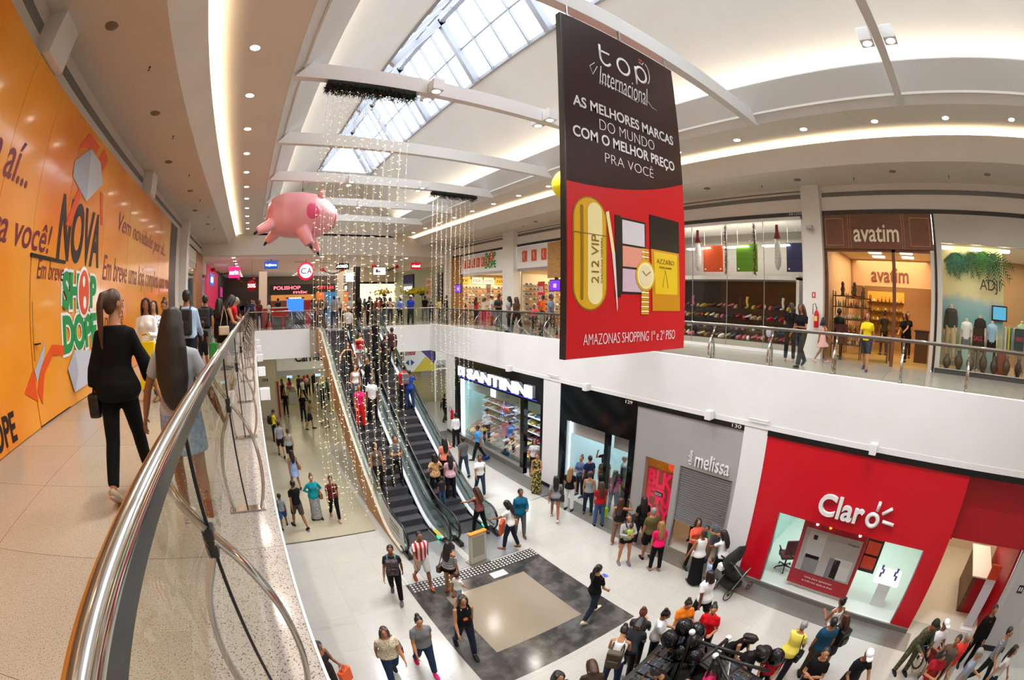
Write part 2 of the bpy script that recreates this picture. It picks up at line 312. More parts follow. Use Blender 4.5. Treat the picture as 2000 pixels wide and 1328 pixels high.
# beams across the void
for k in range(-2, 7):
    y = 0.1+4.02*k
    bm_ = MB(); x0, x1 = 0.36, 9.74
    bm_.prism([(x0, y-0.09, 5.90), (x1, y-0.09, 5.90), (x1+0.28, y-0.09, 6.25), (x0-0.02+0.32, y-0.09, 6.25)][:4], (0, 0.18, 0))
    for t in (0.28, 0.72): bm_.box(x0+(x1-x0)*t-0.004, x0+(x1-x0)*t+0.004, y-0.092, y+0.092, 5.897, 6.252)
    struct(bm_, 'beam', plaster('beam_paint', 'f2f1ee'), 'white steel beam spanning the vault, %s' % (['behind the camera', 'just behind the camera', 'nearest the camera with a pair of square lamps', 'carrying the tall red banner', 'with the longer black garland and two pairs of lamps', 'plain one after the garland beam', 'with the shorter black garland', 'sixth from the near end, behind the pink pig', 'last one before the bulkhead'][k+2]), 'beam')
# skylight: gabled glass roof with thick rafters every 4 m, thin bars between, one purlin each side
SK = mat('skylight_frame', '8e9098', 0.5, 0.0); SKG = mat('skylight_edge', '5c6a6c', 0.4)
fr = MB(); xs = (3.40, 5.05, 6.70); zb, zr = 9.05, 11.45
def rafter(y, w, d, mi=0):
    for s in (0, 2):
        a, b = Vector((xs[s], y, zb)), Vector((5.05, y, zr)); n = (b-a).normalized(); up = Vector((-n.z, 0, n.x)) if s == 0 else Vector((n.z, 0, -n.x))
        if up.z > 0: up = -up
        fr.prism([a+Vector((0, -w/2, 0)), b+Vector((0, -w/2, 0)), b+Vector((0, -w/2, 0))+up*d, a+Vector((0, -w/2, 0))+up*d], (0, w, 0), mi)
for k in range(-2, 7):
    rafter(0.1+4.0*k, 0.20, 0.26)
    for j in (1, 2, 3):
        if 0.1+4*k+j < 25.2: rafter(0.1+4.0*k+j, 0.06, 0.10)
rafter(25.3, 0.12, 0.2)
fr.box(4.96, 5.14, -8, 25.3, zr-0.28, zr-0.05)
for s in (0, 2): fr.box((xs[s]+5.05)/2-0.03, (xs[s]+5.05)/2+0.03, -8, 25.3, (zb+zr)/2-0.12, (zb+zr)/2-0.06)
for s in (0, 2): fr.box(xs[s]-0.07, xs[s]+0.07, -8, 25.3, zb-0.02, zb+0.12, 0)
sky = tag(fr.build('window_1', [SK, SKG]), 'long gabled glass skylight along the top of the vault', 'skylight', None, 'structure')
gp = MB(); gp.quad((3.4, -8, zb+.1), (3.4, 25.3, zb+.1), (5.05, 25.3, zr), (5.05, -8, zr)); gp.quad((6.7, 25.3, zb+.1), (6.7, -8, zb+.1), (5.05, -8, zr), (5.05, 25.3, zr)); gp.add([(3.4, 25.3, zb), (6.7, 25.3, zb), (5.05, 25.3, zr)], [(0, 1, 2)]); gp.add([(3.4, -8, zb), (6.7, -8, zb), (5.05, -8, zr)], [(0, 1, 2)])
gp.build('window_pane', glass('skylight_glass', (0.97, 0.98, 1.0), 0.0), sky)
# walls of the upper level
struct(MB().box(-4.1, -3.85, -9, 23.6, 0, ZG+.05).box(-4.1, -3.85, 23.6, 60, 3.6, 4.7).box(-4.1, -3.85, 23.5, 30.2, 4.5, ZG+.05), 'wall_left', plaster('left_wall_paint', 'd6cfc4'), 'wall of the left walkway above the orange hoarding', 'wall')
for nm, y0, y1 in (('near the hoarding top', 4.66, 5.35), ('behind the middle of the hoarding', 12.9, 13.6), ('past the hoarding end', 21.1, 21.8)):
    struct(MB().box(-3.86, -3.48 if y0 > 20 else -3.52, y0, y1, 0 if y0 > 20 else 4.72, ZG), 'pillar', plaster('pillar_paint', 'e9e6df'), 'white wall pillar on the left walkway %s' % nm, 'pillar')
VENT = mat('vent_grey', '6f6c67', 0.6); vv = MB()
for y0, y1 in ((-9, 4.6), (5.4, 12.85), (13.65, 21.05), (21.85, 29.9)): vv.box(-3.852, -3.84, y0, y1, 5.02, 5.17)
struct(vv, 'trim_vent_left', VENT, 'dark air slot high on the left wall', 'air slot')
PIL = ((-4.8, -4.2), (3.72, 4.38), (12.15, 12.9), (20.4, 21.5), (28.6, 29.5))
pr = MB()
names = ['beside the menswear shop', 'between the shoe shop and the panelled shop', 'hidden behind the red banner', 'between the two halves of the accessories shop', 'at the far corner of the void']
for (y0, y1), nm in zip(PIL, names):
    struct(MB().box(13.72, 14.2, y0, y1, 0, ZG), 'pillar', MATS['pillar_paint'], 'white pillar of the right gallery %s' % nm, 'pillar')
ww = MB().box(14.0, 14.15, -9, 30, 4.58, ZG+.05).box(14.0, 14.15, 29.9, 60, 4.0, 4.7).box(14.0, 14.15, -9, -6.0, 0, 4.6)
struct(ww, 'wall_right_upper', P_CEIL, 'white wall band above the shops of the right gallery', 'wall')
vr = MB(); bs = MB()
for (a, b) in zip(PIL[:-1], PIL[1:]):
    vr.box(13.985, 14.0, a[1]+.05, b[0]-.05, 5.02, 5.16)
    if b[0] > 5: vr.box(13.985, 14.0, a[1]+.05, b[0]-.05, 5.24, 5.28); 
    bs.box(13.98, 14.05, a[1], b[0], 4.44, 4.58)
struct(vr, 'trim_vent_right', VENT, 'grey air slots above the shops of the right gallery', 'air slot')
struct(bs, 'trim_black_band', BLACK, 'black band over the upper shopfronts', 'trim')
# lower level pillars and walls
for (y0, y1), nm in zip(((-5.3, -4.3), (3.92, 4.62), (11.9, 12.9), (20.4, 21.4)), ('grey one at the near end past the red shop', 'between the red shop and the grey shutter shop', 'between the two shoe shops', 'at the far corner behind the escalators')):
    m = P_WHITE if y0 > 0 else P_GREY
    struct(MB().box(WD+0.0, WD+0.5, y0, y1, ZL, ZF), 'pillar', m, 'square pillar of the lower level, %s' % nm, 'pillar')
    struct(MB().box(WD-0.015, WD+0.4, y0-.01, y1+.01, ZL, ZL+0.16), 'baseboard_pillar', BLACK, 'black skirting of the lower pillar, %s' % nm, 'skirting')
struct(MB().box(-6, WD, 23.6, 60, ZF-0.02, ZF+.06).box(WD+.14, 24, -9, 60, ZF-0.02, ZF+.05).box(-6, -0.02, -9, 23.6, ZF-.04, ZF), 'ceiling_lower', plaster('lower_ceiling', 'e5dfd2'), 'ceiling of the lower level under the upper slab', 'ceiling')
struct(MB().box(-4, -3.9, -9, 28.3, ZL, ZF), 'wall_left_lower', P_CREAM, 'cream wall of the lower level under the walkway', 'wall')
struct(MB().box(-6, 1.35, 28.3, 28.5, ZL, ZF), 'wall_market', P_CREAM, 'cream wall left of the supermarket entrance', 'wall')
# ------------------------------------------------------------------ shops: rooms first
def room(nm, side_label, x0, x1, y0, y1, z0, z1, wallm, floorm=None, ceilm=None, light=None, lc=(1, 1, 1), lh=None):
    b = MB().box(x1, x1+0.1, y0, y1, z0, z1).box(x0+.2, x1, y0-0.05, y0, z0, z1).box(x0+.2, x1, y1, y1+0.05, z0, z1)
    struct(b, 'wall_shop', wallm, 'inner walls of the %s' % side_label, 'wall')
    struct(MB().box(x0+.05, x1, y0, y1, z1, z1+0.08), 'ceiling_shop', ceilm or P_WHITE, 'ceiling of the %s' % side_label, 'ceiling')
    if floorm: struct(MB().box(x0, x1, y0, y1, z0-0.25, z0+(.004 if z0 < -1 else 0)), 'floor_shop', floorm, 'floor of the %s' % side_label, 'floor')
    if light: area('shop_light', ((x0+x1)/2, (y0+y1)/2, (lh or z1)-0.06), (0, 0, 0), (x1-x0)*0.7, (y1-y0)*0.85, light, lc)
R_, L_ = (0, -1, 0), (0, 1, 0); UP = (0, 0, 1)
ALU = mat('aluminium', 'b8bbbd', 0.3, 0.9); WHITE = mat('white_paint', 'f4f3f0', 0.4); RED = mat('red_paint', 'c8001c', 0.38); CREAM = mat('cream_letter', 'efe2c8', 0.4)
LED = mat('led_white', 'ffffff', 0.4, emit=5.0); LEDW = mat('lamp_warm', 'fff2d8', 0.4, emit=9.0); LEDC = mat('lamp_cool', 'e8f4ff', 0.4, emit=7.0)
GALFLOOR = MATS['gallery_granite']
SH2 = 19.0
room('r', 'menswear shop', 14.05, SH2, -6, -0.28, 0, 3.8, plaster('menswear_wall', 'a88a68'), GALFLOOR, None, 190, WARM2)
room('r', 'panelled cosmetics shop', 14.05, 20.5, -0.18, 3.7, 0, 3.6, plaster('cosmetics_wall', 'c9a57c'), mat('cosmetics_floor', 'b99a5c', 0.25), P_CREAM, 230, WARM)
room('r', 'upper shoe shop', 14.05, 17.2, 4.45, 12.1, 0, 4.5, mat('shoe_wall', '85827c', 0.5), GALFLOOR, P_GREY, 240, (1, .93, .85), 4.3)
room('r', 'accessories shop right half', 14.05, SH2, 12.95, 20.35, 0, 3.3, plaster('acc_wall', 'cdb38a'), GALFLOOR, None, 260, WARM2)
room('r', 'accessories shop left half', 14.05, SH2, 21.55, 28.55, 0, 3.3, MATS['acc_wall'], GALFLOOR, None, 300, WARM2)
room('r', 'lower red shop', WD+.05, 15.5, -1.7, 3.85, ZL, ZL+3.0, mat('red_shop_wall', 'b9d8d4', 0.3), mat('red_shop_floor', 'dfe3da', 0.12), None, 130, (0.82, 1, 0.97))
room('r', 'entrance of the lower red shop', WD+.6, 15.5, -4.25, -1.72, ZL, ZL+3.0, mat('entry_wall', 'd7c3ad', 0.3), mat('entry_floor', 'd8cdbd', 0.12), None, 60, WARM2)
room('r', 'grey shutter shop', WD+.05, 15, 4.62, 8.2, ZL, ZL+2.9, mat('melissa_wall', 'c98d2a', 0.5), None, None, 45, WARM)
room('r', 'black fronted shoe shop', WD+.05, 16, 8.3, 11.85, ZL, ZL+3.3, mat('shop129_wall', 'bcd4d8', 0.4), None, None, 150, COOL)
room('r', 'lower shoe shop with the lit sign', WD+.05, 14.5, 12.95, 20.35, ZL, ZL+3.3, mat('santini_wall', '9cc8cc', 0.4), None, None, 420, COOL)
# ---------------- menswear shop
t = thing('storefront', 'grey menswear shopfront with a beach scene and mannequins in its window', 'shopfront', (14, -3, 0), world=True)
b = MB().box(13.96, 14.1, -6, -0.28, 3.62, 4.45).box(13.96, 14.1, -0.46, -0.28, 0, 3.62).box(13.96, 14.1, -6, -0.46, 0, 0.14); b.build('front_panel', plaster('front_grey', 'c2bfb8'), t)
MB().box(13.95, 14.12, -0.28, -0.2, 0, 4.45).build('jamb', BLACK, t)
MB().quad((14.0, -6, .14), (14.0, -.46, .14), (14.0, -.46, 3.62), (14.0, -6, 3.62)).build('window_pane', GLS, t)
MB().box(13.93, 13.97, -6, -.3, 0, 0.13).build('plinth', DARK, t)
for k in range(3): MB().box(14.12, 14.4, -0.9-1.1*k, -0.5-1.1*k, 3.5, 3.56).build('spot_rail', LEDW, t)
sea = mat('beach_print', '9fc4c4', 0.5); N, L, bb = nodes(sea); mp = coord(N, L); sp = N.new('ShaderNodeSeparateXYZ'); L.new(mp.outputs[0], sp.inputs[0])
mr = N.new('ShaderNodeMapRange'); mr.inputs[1].default_value = 0.2; mr.inputs[2].default_value = 3.5; L.new(sp.outputs[2], mr.inputs[0]); nz = N.new('ShaderNodeTexNoise'); nz.inputs['Scale'].default_value = 1.3; L.new(mp.outputs[0], nz.inputs[0])
ad = N.new('ShaderNodeMath'); ad.operation = 'MULTIPLY_ADD'; ad.inputs[1].default_value = 0.22; L.new(nz.outputs[0], ad.inputs[0]); L.new(mr.outputs[0], ad.inputs[2])
rp = ramp(N, [(0.1, 'b9c9a0'), (0.32, 'd7dfb2'), (0.5, '7fb7bd'), (0.66, '9cc3c9'), (0.74, 'e6dcae'), (0.95, 'd9dca8')]); L.new(ad.outputs[0], rp.inputs[0]); L.new(rp.outputs[0], bb.inputs['Base Color'])
pb = tag(MB().box(15.3, 15.36, -3.0, -0.45, 0.12, 3.75).build('backdrop_print', sea), 'large beach backdrop print with lettering behind the mannequins', 'backdrop')
put_text('ADJI', (15.10, -1.98, 2.36), R_, UP, 0.85, 0.42, mat('brown_letter', '2d2a20', 0.5), pb, 0.01)
LEAF = [mat('palm_dark', '1c4a24', 0.6), mat('palm_green', '2f7a34', 0.6), mat('palm_blue', '2f7d72', 0.6)]
random.seed(3)
def leaflets(mb, base, d, ln, n, droop, mi=0):
    d = Vector(d).normalized(); side = d.cross(Vector((1, 0, 0))).normalized(); p = Vector(base)
    for i in range(n):
        f = i/n; q = p+d*ln*f+Vector((0, 0, -droop*f*f))
        for s in (-1, 1):
            tip = q+(side*s*0.75+d*0.7).normalized()*ln*0.34*(1.1-f*.6)+Vector((-0.03, 0, -0.05)); w = d*0.034
            mb.add([q-w, q+w, tip], [(0, 1, 2)], mi); mb.add([q-w+Vector((.006, 0, 0)), tip+Vector((.006, 0, 0)), q+w+Vector((.006, 0, 0))], [(0, 1, 2)], mi)
for i, (yy, zz, nm) in enumerate(((-1.0, 3.5, 'first from the window jamb'), (-1.15, 3.5, 'fan shaped blue green one'), (-1.7, 3.55, 'middle one above the backdrop'), (-2.15, 3.6, 'bushy one left of the letters'), (-2.6, 3.55, 'long one hanging beside the letters'))):
    m = MB()
    for k in range(7): a = -PI/2+(k-3)*0.42; leaflets(m, (15.2, yy, zz), (0, math.cos(a), math.sin(a)), 0.45+0.25*random.random()+(0.3 if i == 4 else 0), 9, 0.10)
    tag(m.build('palm_frond', LEAF[2] if i == 1 else LEAF[i % 2]), 'green palm frond hanging over the beach backdrop, '+nm, 'palm leaf', 'palm fronds in the menswear window')
# ---------------- panelled cosmetics shop
BRN = wood('brown_panel', '6a3d22', '5a3119', (1, 1, 9), 2.0); INL = mat('inlay_line', 'b98a5a', 0.4)
t = thing('storefront', 'brown wood panelled shopfront with large cream lettering', 'shopfront', (14, 1.8, 0), world=True)
sb = MB().box(13.93, 14.1, -0.18, 3.7, 3.38, 4.43).build('sign_board', BRN, t)
for y0, y1 in ((-.08, .62), (2.98, 3.62)):
    for (a, b, c, d) in ((y0, y1, 3.48, 3.495), (y0, y1, 4.3, 4.315), (y0, y0+.015, 3.48, 4.31), (y1-.015, y1, 3.48, 4.31)): MB().box(13.92, 13.935, a, b, c, d).build('inlay', INL, sb)
for y in (.82, .9, 2.72, 2.8): MB().box(13.92, 13.935, y, y+.012, 3.38, 4.43).build('inlay', INL, sb)
put_text('avatim', (13.92, 2.62, 3.58), R_, UP, 1.6, 0.52, CREAM, sb, 0.03, 0.012)
MB().box(13.98, 14.06, 1.2, 1.32, 0, 3.38).box(13.98, 14.06, -.18, 3.7, 3.3, 3.38).box(13.97, 14.07, 3.6, 3.7, 0, 3.4).build('door_frame', BRN, t)
MB().box(13.93, 14.08, -.18, -.05, 0, 3.4).build('jamb', plaster('front_grey', 'c2bfb8'), t)
MB().quad((14.02, 1.3, 0), (14.02, 3.6, 0), (14.02, 3.6, 3.32), (14.02, 1.3, 3.32)).build('window_pane', GLS, t)
wt = MB().box(18.6, 18.8, -.1, 3.6, 2.55, 3.6); o = struct(wt, 'wall_cosmetics_bulkhead', plaster('cosmetics_wall', 'c9a57c'), 'bulkhead across the back of the cosmetics shop', 'wall')
tl = put_text('avatim', (18.58, 2.75, 2.72), R_, UP, 1.75, 0.55, mat('brown_sign', '6b2f14', 0.5), None, 0.02, 0.01, name='wall_letters'); tag(tl, 'brown letters on the inner bulkhead of the cosmetics shop', 'sign')
for i in range(3):
    for j in range(2): tag(MB().box(15.0+1.2*i, 15.45+1.2*i, 0.7+1.3*j, 1.2+1.3*j, 3.57, 3.6).build('ceiling_light', LED), 'square ceiling light in the cosmetics shop', 'light', 'square lights in the cosmetics shop')
# shelf units with bottles
SHELF = wood('shelf_wood', '4a2c18', '3a2112', (1, 9, 1), 2.5); BOT = [mat('bottle_amber', 'a8702a', 0.15), mat('bottle_gold', 'c9b45a', 0.15), mat('bottle_green', '8d9a6a', 0.2), mat('bottle_red', '8f3a2a', 0.2), mat('bottle_cream', 'e9dfc4', 0.3)]
def bottle(h, r): return MB().lathe([(r, 0), (r, h*.6), (r*.4, h*.75), (r*.4, h*.86), (r*.5, h*.86), (r*.5, h), (0.001, h)], n=8).mesh('bottle')
BM = [bottle(.16, .035), bottle(.21, .03), bottle(.13, .045)]
def stock(x, y0, y1, z, n, label, group, face=R_, dx=0.12, ms=BOT, ring=None):
    for i in range(n):
        o = link('bottle', random.choice(BM)); o.location = (x+random.uniform(-dx, dx), y0+(y1-y0)*(i+.5)/n, z)
        if not o.data.materials: o.data.materials.append(ms[0])
        o.material_slots[0].link = 'OBJECT'; o.material_slots[0].material = random.choice(ms); tag(o, label, 'bottle', group)
for nm, x, y0, y1 in (('tall shelf rack of bottles beside the glass of the cosmetics shop', 15.0, 2.55, 3.62), ('shelf rack of bottles deeper inside the cosmetics shop', 17.0, 2.55, 3.55)):
    t = thing('shelf_rack', nm, 'shelf', (x, (y0+y1)/2, 0), world=True)
    for z in (0.45, 0.85, 1.25, 1.65, 2.0): MB().box(x-.2, x+.2, y0, y1, z-.03, z).build('shelf', SHELF, t)
    for yy in (y0, y1):
        for xx in (x-.19, x+.19): MB().box(xx-.015, xx+.015, yy-.015, yy+.015, 0, 2.15).build('post', BLACK, t)
    for z in (0.45, 0.85, 1.25, 1.65): stock(x, y0, y1, z, 11, 'small bottle on the %s' % nm, 'bottles on the '+nm)
    for i in range(2):
        s = MB().lathe([(.08, 0), (.06, .1), (.09, .2), (.05, .32), (.07, .36), (.05, .44), (.001, .46)], (x, y0+.3+.45*i, 2.0), 8); tag(s.build('figurine', mat('dark_bronze', '4a3524', 0.4)), 'dark figurine on top of the %s, %s' % (('front bottle rack', 'inner bottle rack')[x > 16], ('nearer the door', 'nearer the pillar')[i]), 'figurine')
t = thing('display_table', 'low wooden table of perfume sets inside the cosmetics window', 'table', (15.2, 1.9, 0), world=True)
MB().box(14.7, 15.7, 1.45, 2.4, .62, .68).build('tabletop', SHELF, t)
for xx in (14.75, 15.65):
    for yy in (1.5, 2.35): MB().box(xx-.03, xx+.03, yy-.03, yy+.03, 0, .62).build('leg', SHELF, t)
for i in range(14): 
    o = link('bottle', BM[i % 3]); o.location = (14.85+.12*(i % 6), 1.55+.25*(i//4), .68); o.material_slots[0].link = 'OBJECT'; o.material_slots[0].material = random.choice(BOT[1:]); tag(o, 'perfume bottle on the low wooden display table', 'bottle', 'perfume bottles on the low table')
t = thing('wall_shelf', 'shelf of orange and gold goods on the back wall of the cosmetics shop', 'shelf', (18.4, 2.0, 1), world=True)
MB().box(18.5, 18.58, 1.2, 2.9, .7, 2.35).build('back_panel', mat('gold_panel', 'd9a23a', 0.4), t)
for z in (.9, 1.25, 1.6, 1.95): MB().box(18.25, 18.5, 1.2, 2.9, z-.02, z).build('shelf', SHELF, t); stock(18.36, 1.25, 2.85, z, 9, 'bottle on the back wall shelf of the cosmetics shop', 'bottles on the back wall shelf', dx=.05)
t = thing('counter', 'dark cash counter at the right of the cosmetics shop', 'counter', (16.5, .4, 0), world=True); MB().box(16.2, 17.4, .0, .55, 0, 1.0).build('body', SHELF, t); MB().box(16.15, 17.45, -.03, .6, 1.0, 1.05).build('top', BLACK, t)
# ---------------- upper shoe shop
t = thing('storefront', 'wide glazed shoe shop front with a 251 252 number band', 'shopfront', (14, 8.3, 0), world=True)
MB().box(13.97, 14.08, 4.42, 4.52, 0, 4.44).box(13.97, 14.08, 12.05, 12.15, 0, 4.44).box(13.97, 14.08, 4.42, 12.15, 4.34, 4.44).box(13.97, 14.08, 4.42, 12.15, 0, .1).build('frame', WHITE, t)
MB().quad((14.02, 4.5, .1), (14.02, 12.1, .1), (14.02, 12.1, 4.35), (14.02, 4.5, 4.35)).build('window_pane', GLS, t)
put_text('251|252', (13.975, 4.95, 4.47), R_, UP, .55, .09, WHITE, t, .004)
for y in (6.0, 7.5, 9.0, 10.5): MB().box(14.01, 14.03, y-.012, y+.012, .1, 4.35).build('glass_joint', ALU, t)
t = thing('display_unit', 'long dark glass shelving of shoes framed in white behind the upper shop window', 'shelf', (15.6, 8.3, 0), world=True)
MB().box(15.0, 16.4, 5.0, 5.12, 0, 2.55).box(15.0, 16.4, 11.4, 11.52, 0, 2.55).box(15.0, 16.4, 5.0, 11.52, 2.45, 2.6).build('frame', WHITE, t)
MB().box(16.3, 16.4, 5.1, 11.4, 0, 2.45).build('back_panel', mat('smoked_back', '3d2f2c', 0.15), t)
for z, x in ((.3, 14.75), (.62, 15.0), (1.0, 15.3), (1.38, 15.5)): MB().box(x-.25, x+.3, 4.9, 11.4, z-.02, z).build('shelf', mat('smoked_shelf', '1c1a1a', 0.15), t)
MB().box(14.2, 15.3, 4.7, 11.8, 0, .26).build('plinth', mat('stone_plinth', 'b9b2a4', 0.4), t)
LSH = [mat('shoe_%d' % i, c, 0.4) for i, c in enumerate(('1b1718', 'c7a878', 'b5182c', 'e9e4da', 'd96a86', '7a5236', '5a5f7a', 'd8c24a', '33506e'))]
def shoe_mesh(kind):
    m = MB()
    if kind == 0: m.tube([(-.12, 0, .05), (-.10, 0, .055), (-.03, 0, .05), (.05, 0, .035), (.12, 0, .025), (.135, 0, .02)], [.02, .036, .036, .042, .034, .01], 8, ry=[.03, .055, .045, .03, .02, .008], up=(0, 0, 1)); m.box(-.12, -.09, -.015, .015, -.03, .02)
    elif kind == 1: m.tube([(-.11, 0, .04), (-.09, 0, .05), (0, 0, .05), (.08, 0, .035), (.13, 0, .025)], [.02, .04, .044, .044, .02], 8, ry=[.03, .055, .05, .035, .015], up=(0, 0, 1)); m.box(-.125, .125, -.04, .04, -.005, .015)
    else: m.tube([(0, 0, 0), (0, .005, .1), (0, -.02, .2), (0, 0, .30), (0, 0, .33)], [.03, .04, .035, .045, .04], 8); m.tube([(.0, 0, .02), (.1, 0, .02), (.15, 0, .015)], [.03, .035, .02], 8, ry=[.03, .03, .01])
    return m.mesh('shoe')
SM = [shoe_mesh(0), shoe_mesh(1), shoe_mesh(2)]
for q in SM: q.materials.append(LSH[0])
def shoes(x, y0, y1, z, n, label, group, kinds=(0, 1), cols=LSH, jit=.05, face=PI):
    for i in range(n):
        k = random.choice(kinds); o = link('shoe', SM[k]); o.location = (x+random.uniform(-jit, jit), y0+(y1-y0)*(i+.5)/n+random.uniform(-.02, .02), z+(.044 if k == 0 else .010)); o.rotation_euler = (0, 0, face+random.uniform(-.6, .6)); o.scale = (1.35,)*3
        o.material_slots[0].link = 'OBJECT'; o.material_slots[0].material = random.choice(cols); tag(o, label, 'shoe', group)
shoes(15.5, 5.2, 11.3, 1.38, 24, 'shoe on the top glass shelf of the upper shoe shop', 'shoes on the top shelf upstairs', (0, 1, 2)); shoes(15.3, 5.2, 11.3, 1.0, 26, 'shoe on the second glass shelf of the upper shoe shop', 'shoes on the second shelf upstairs'); shoes(15.0, 5.0, 11.3, .62, 26, 'shoe on the third glass shelf of the upper shoe shop', 'shoes on the third shelf upstairs')
shoes(14.75, 5.0, 11.3, .3, 28, 'sandal on the lowest step of the upper shop display', 'sandals on the lowest step upstairs', (0, 1), LSH[1:7], .15)
for c, y, z, nm in (('d9531e', 8.6, 2.72, 'orange'), ('5a8f1f', 7.1, 2.72, 'green'), ('1f2f5e', 5.0, 2.72, 'navy')):
    p = MB().box(14.9, 14.94, y-.45, y+.45, z, z+1.0).build('coloured_sign', mat('panel_'+nm, c, 0.3)); tag(p, '%s square panel hanging in the upper shoe shop window' % nm, 'panel')
    for s in (-.35, .35): MB().ell((14.89, y+s, z+.1), .035, 8, 6).build('disc_fixing', WHITE, p)
    MB().box(14.92, 14.925, y-.4, y-.39, z+1, 4.5).build('cord', WHITE, p); MB().box(14.92, 14.925, y+.39, y+.4, z+1, 4.5).build('cord', WHITE, p)
for y, nm in ((9.05, 'beside the orange panel'), (5.65, 'between the green and navy panels')):
    t = thing('santa_beard', 'white hanging beard with a red hat tip, %s' % nm, 'decoration', (14.5, y, 4.0), world=True)
    MB().tube([(14.5, y, 3.85), (14.5, y, 3.6), (14.5, y, 3.2), (14.5, y, 2.9), (14.5, y, 2.75)], [.06, .17, .2, .16, .04], 12, ry=[.05, .1, .12, .1, .03]).build('beard', spotted('beard_white', ['f5f3ee', 'd9d6cf'], 30, 0.9), t)
    MB().tube([(14.5, y, 4.3), (14.5, y, 4.05), (14.5, y, 3.82)], [.05, .07, .13], 10).build('hat', mat('dark_red_felt', '7a1420', 0.9), t)
GAR = spotted('garland_leaf', ['2b3a1e', '6b1a1e', '1c2a16', 'b9a04a'], 14, 0.8)
def tinsel(path, r, n, seed=0, thick=0.012):
    """short spikes all round a path, a bristly garland"""
    rd = random.Random(seed); m = MB(); P = [Vector(p) for p in path]; seg = len(P)-1
    for i in range(n):
        f = rd.random()*seg; k = min(int(f), seg-1); q = P[k].lerp(P[k+1], f-k); d = Vector((rd.gauss(0, 1), rd.gauss(0, 1), rd.gauss(0, 1))).normalized(); ln = r*(.6+.6*rd.random()); s = d.orthogonal().normalized()*thick; e = d.cross(s)
        m.add([q+s, q-s*.5+e*.86, q-s*.5-e*.86, q+d*ln], [(0, 1, 3), (1, 2, 3), (2, 0, 3), (0, 2, 1)])
    return m
for y, nm in ((7.75, 'between the orange and green panels'), (6.55, 'right of the green panel')):
    o = tinsel([(14.4, y, 4.35), (14.4, y-.03, 3.4), (14.4, y, 2.6)], .12, 420, int(y*10)).build('garland', GAR); tag(o, 'dark leafy garland hanging %s' % nm, 'garland')
for i, (y, z) in enumerate(((5.9, .62), (11.1, .8), (9.9, .78))):
    o = MB().ell((14.35, y, z), (.12, .12, .15), 12, 8).build('balloon', mat('lilac_balloon', 'd6c3d8', 0.35)); tag(o, 'pale lilac balloon on the upper shoe display, %s' % ('near the two women in black', 'nearest the banner', 'second from the banner')[i], 'balloon')
    MB().tube([(14.35, y, z-.14), (14.35, y+.02, .3)], .004, 5).build('stick', WHITE, o)
for i in range(4): tag(MB().box(14.8, 15.1, 5.3+1.7*i, 6.4+1.7*i, 3.62, 3.66).build('ceiling_light', LEDW), 'long ceiling light inside the upper shoe shop', 'light', 'long lights in the upper shoe shop')
# ---------------- accessories shop in two halves
OR = mat('icon_orange', 'd9532c', 0.5); GRN = mat('logo_green', '0b8a43', 0.5); SLAT = striped('slat_wood', 'c08a50', '8a5a2c', 12, 'Y', .7); OAK = wood('oak_panel', 'c2995f', 'a97d45', (1, 1, 10), 2)
def shop_logo(x, y, z, w, parent, right=R_, h=None):
    """SHOP over DOPE in green with an orange ellipse for the O"""
    h = h or w*.8; r = Vector(right); o = Vector((x, y, z))
    put_text('SH', o+Vector((0, 0, h*.52)), right, UP, w*.44, h*.46, GRN, parent, .012, .03); put_text('P', o+r*w*.78+Vector((0, 0, h*.52)), right, UP, w*.2, h*.46, GRN, parent, .012, .03); put_text('DOPE', o, right, UP, w, h*.46, GRN, parent, .012, .03)
    n = r.cross(Vector(UP)); c = o+r*w*.6+Vector((0, 0, h*.74))+n*.012
    MB().ell(c, (.012, w*.17, h*.33), 16, 10).build('logo_oval', OR, parent)
    for dz, s in ((.14, .06), (-.06, .045)): MB().ell(c+n*.012+Vector((0, 0, h*dz)), (.006, w*s, h*s*1.6), 10, 8).build('logo_mark', WHITE, parent)
for nm, y0, y1, icons, logo in (('left', 21.55, 28.55, [(26.6-.62*i) for i in range(6)], 23.1), ('right', 12.95, 20.35, [19.6, 18.75, 17.9], None)):
    t = thing('storefront', 'white accessories shopfront with orange picture icons, %s' % ('left part with the green lettering' if nm == 'left' else 'right part next to the oak panel'), 'shopfront', (14, (y0+y1)/2, 0), world=True)
    fa = MB().box(13.94, 14.08, y0 if nm == 'left' else 17.6, y1-1.4 if nm == 'left' else y1, 3.2, 4.42).build('sign_board', WHITE, t)
    for i, y in enumerate(icons):
        MB().bbox(13.92, 13.945, y-.21, y+.21, 3.55, 4.15, .03).build('icon', OR, fa)
        g = MB().tube([(13.915, y-.03, 3.65), (13.915, y+.04*(-1)**i, 3.82), (13.915, y-.02, 4.0), (13.915, y+.05, 4.08)], [.03, .05, .06, .02], 6, ry=.005); g.build('icon_figure', WHITE, fa)
    if logo: shop_logo(13.93, logo+.75, 3.4, 1.3, fa, R_, 1.0)
    if nm == 'left':
        MB().box(13.9, 14.1, y1-1.4, y1, 0, 4.42).build('slat_panel', SLAT, t)
    else: MB().box(13.93, 14.1, y0, 17.6, 3.2, 4.42).box(13.93, 14.1, 16.4, 17.6, 2.6, 3.2).box(13.93, 14.1, 15.4, 16.3, 0, 3.2).build('oak_panel', OAK, t)
    MB().box(14.0, 14.06, y0, y1, 3.05, 3.2).build('door_rail', ALU, t)
    for q in range(5): MB().lathe([(.06, 0), (.06, .02)], (14.5, y0+.7+1.3*q, 3.27), 10).build('spot', LEDW, t)
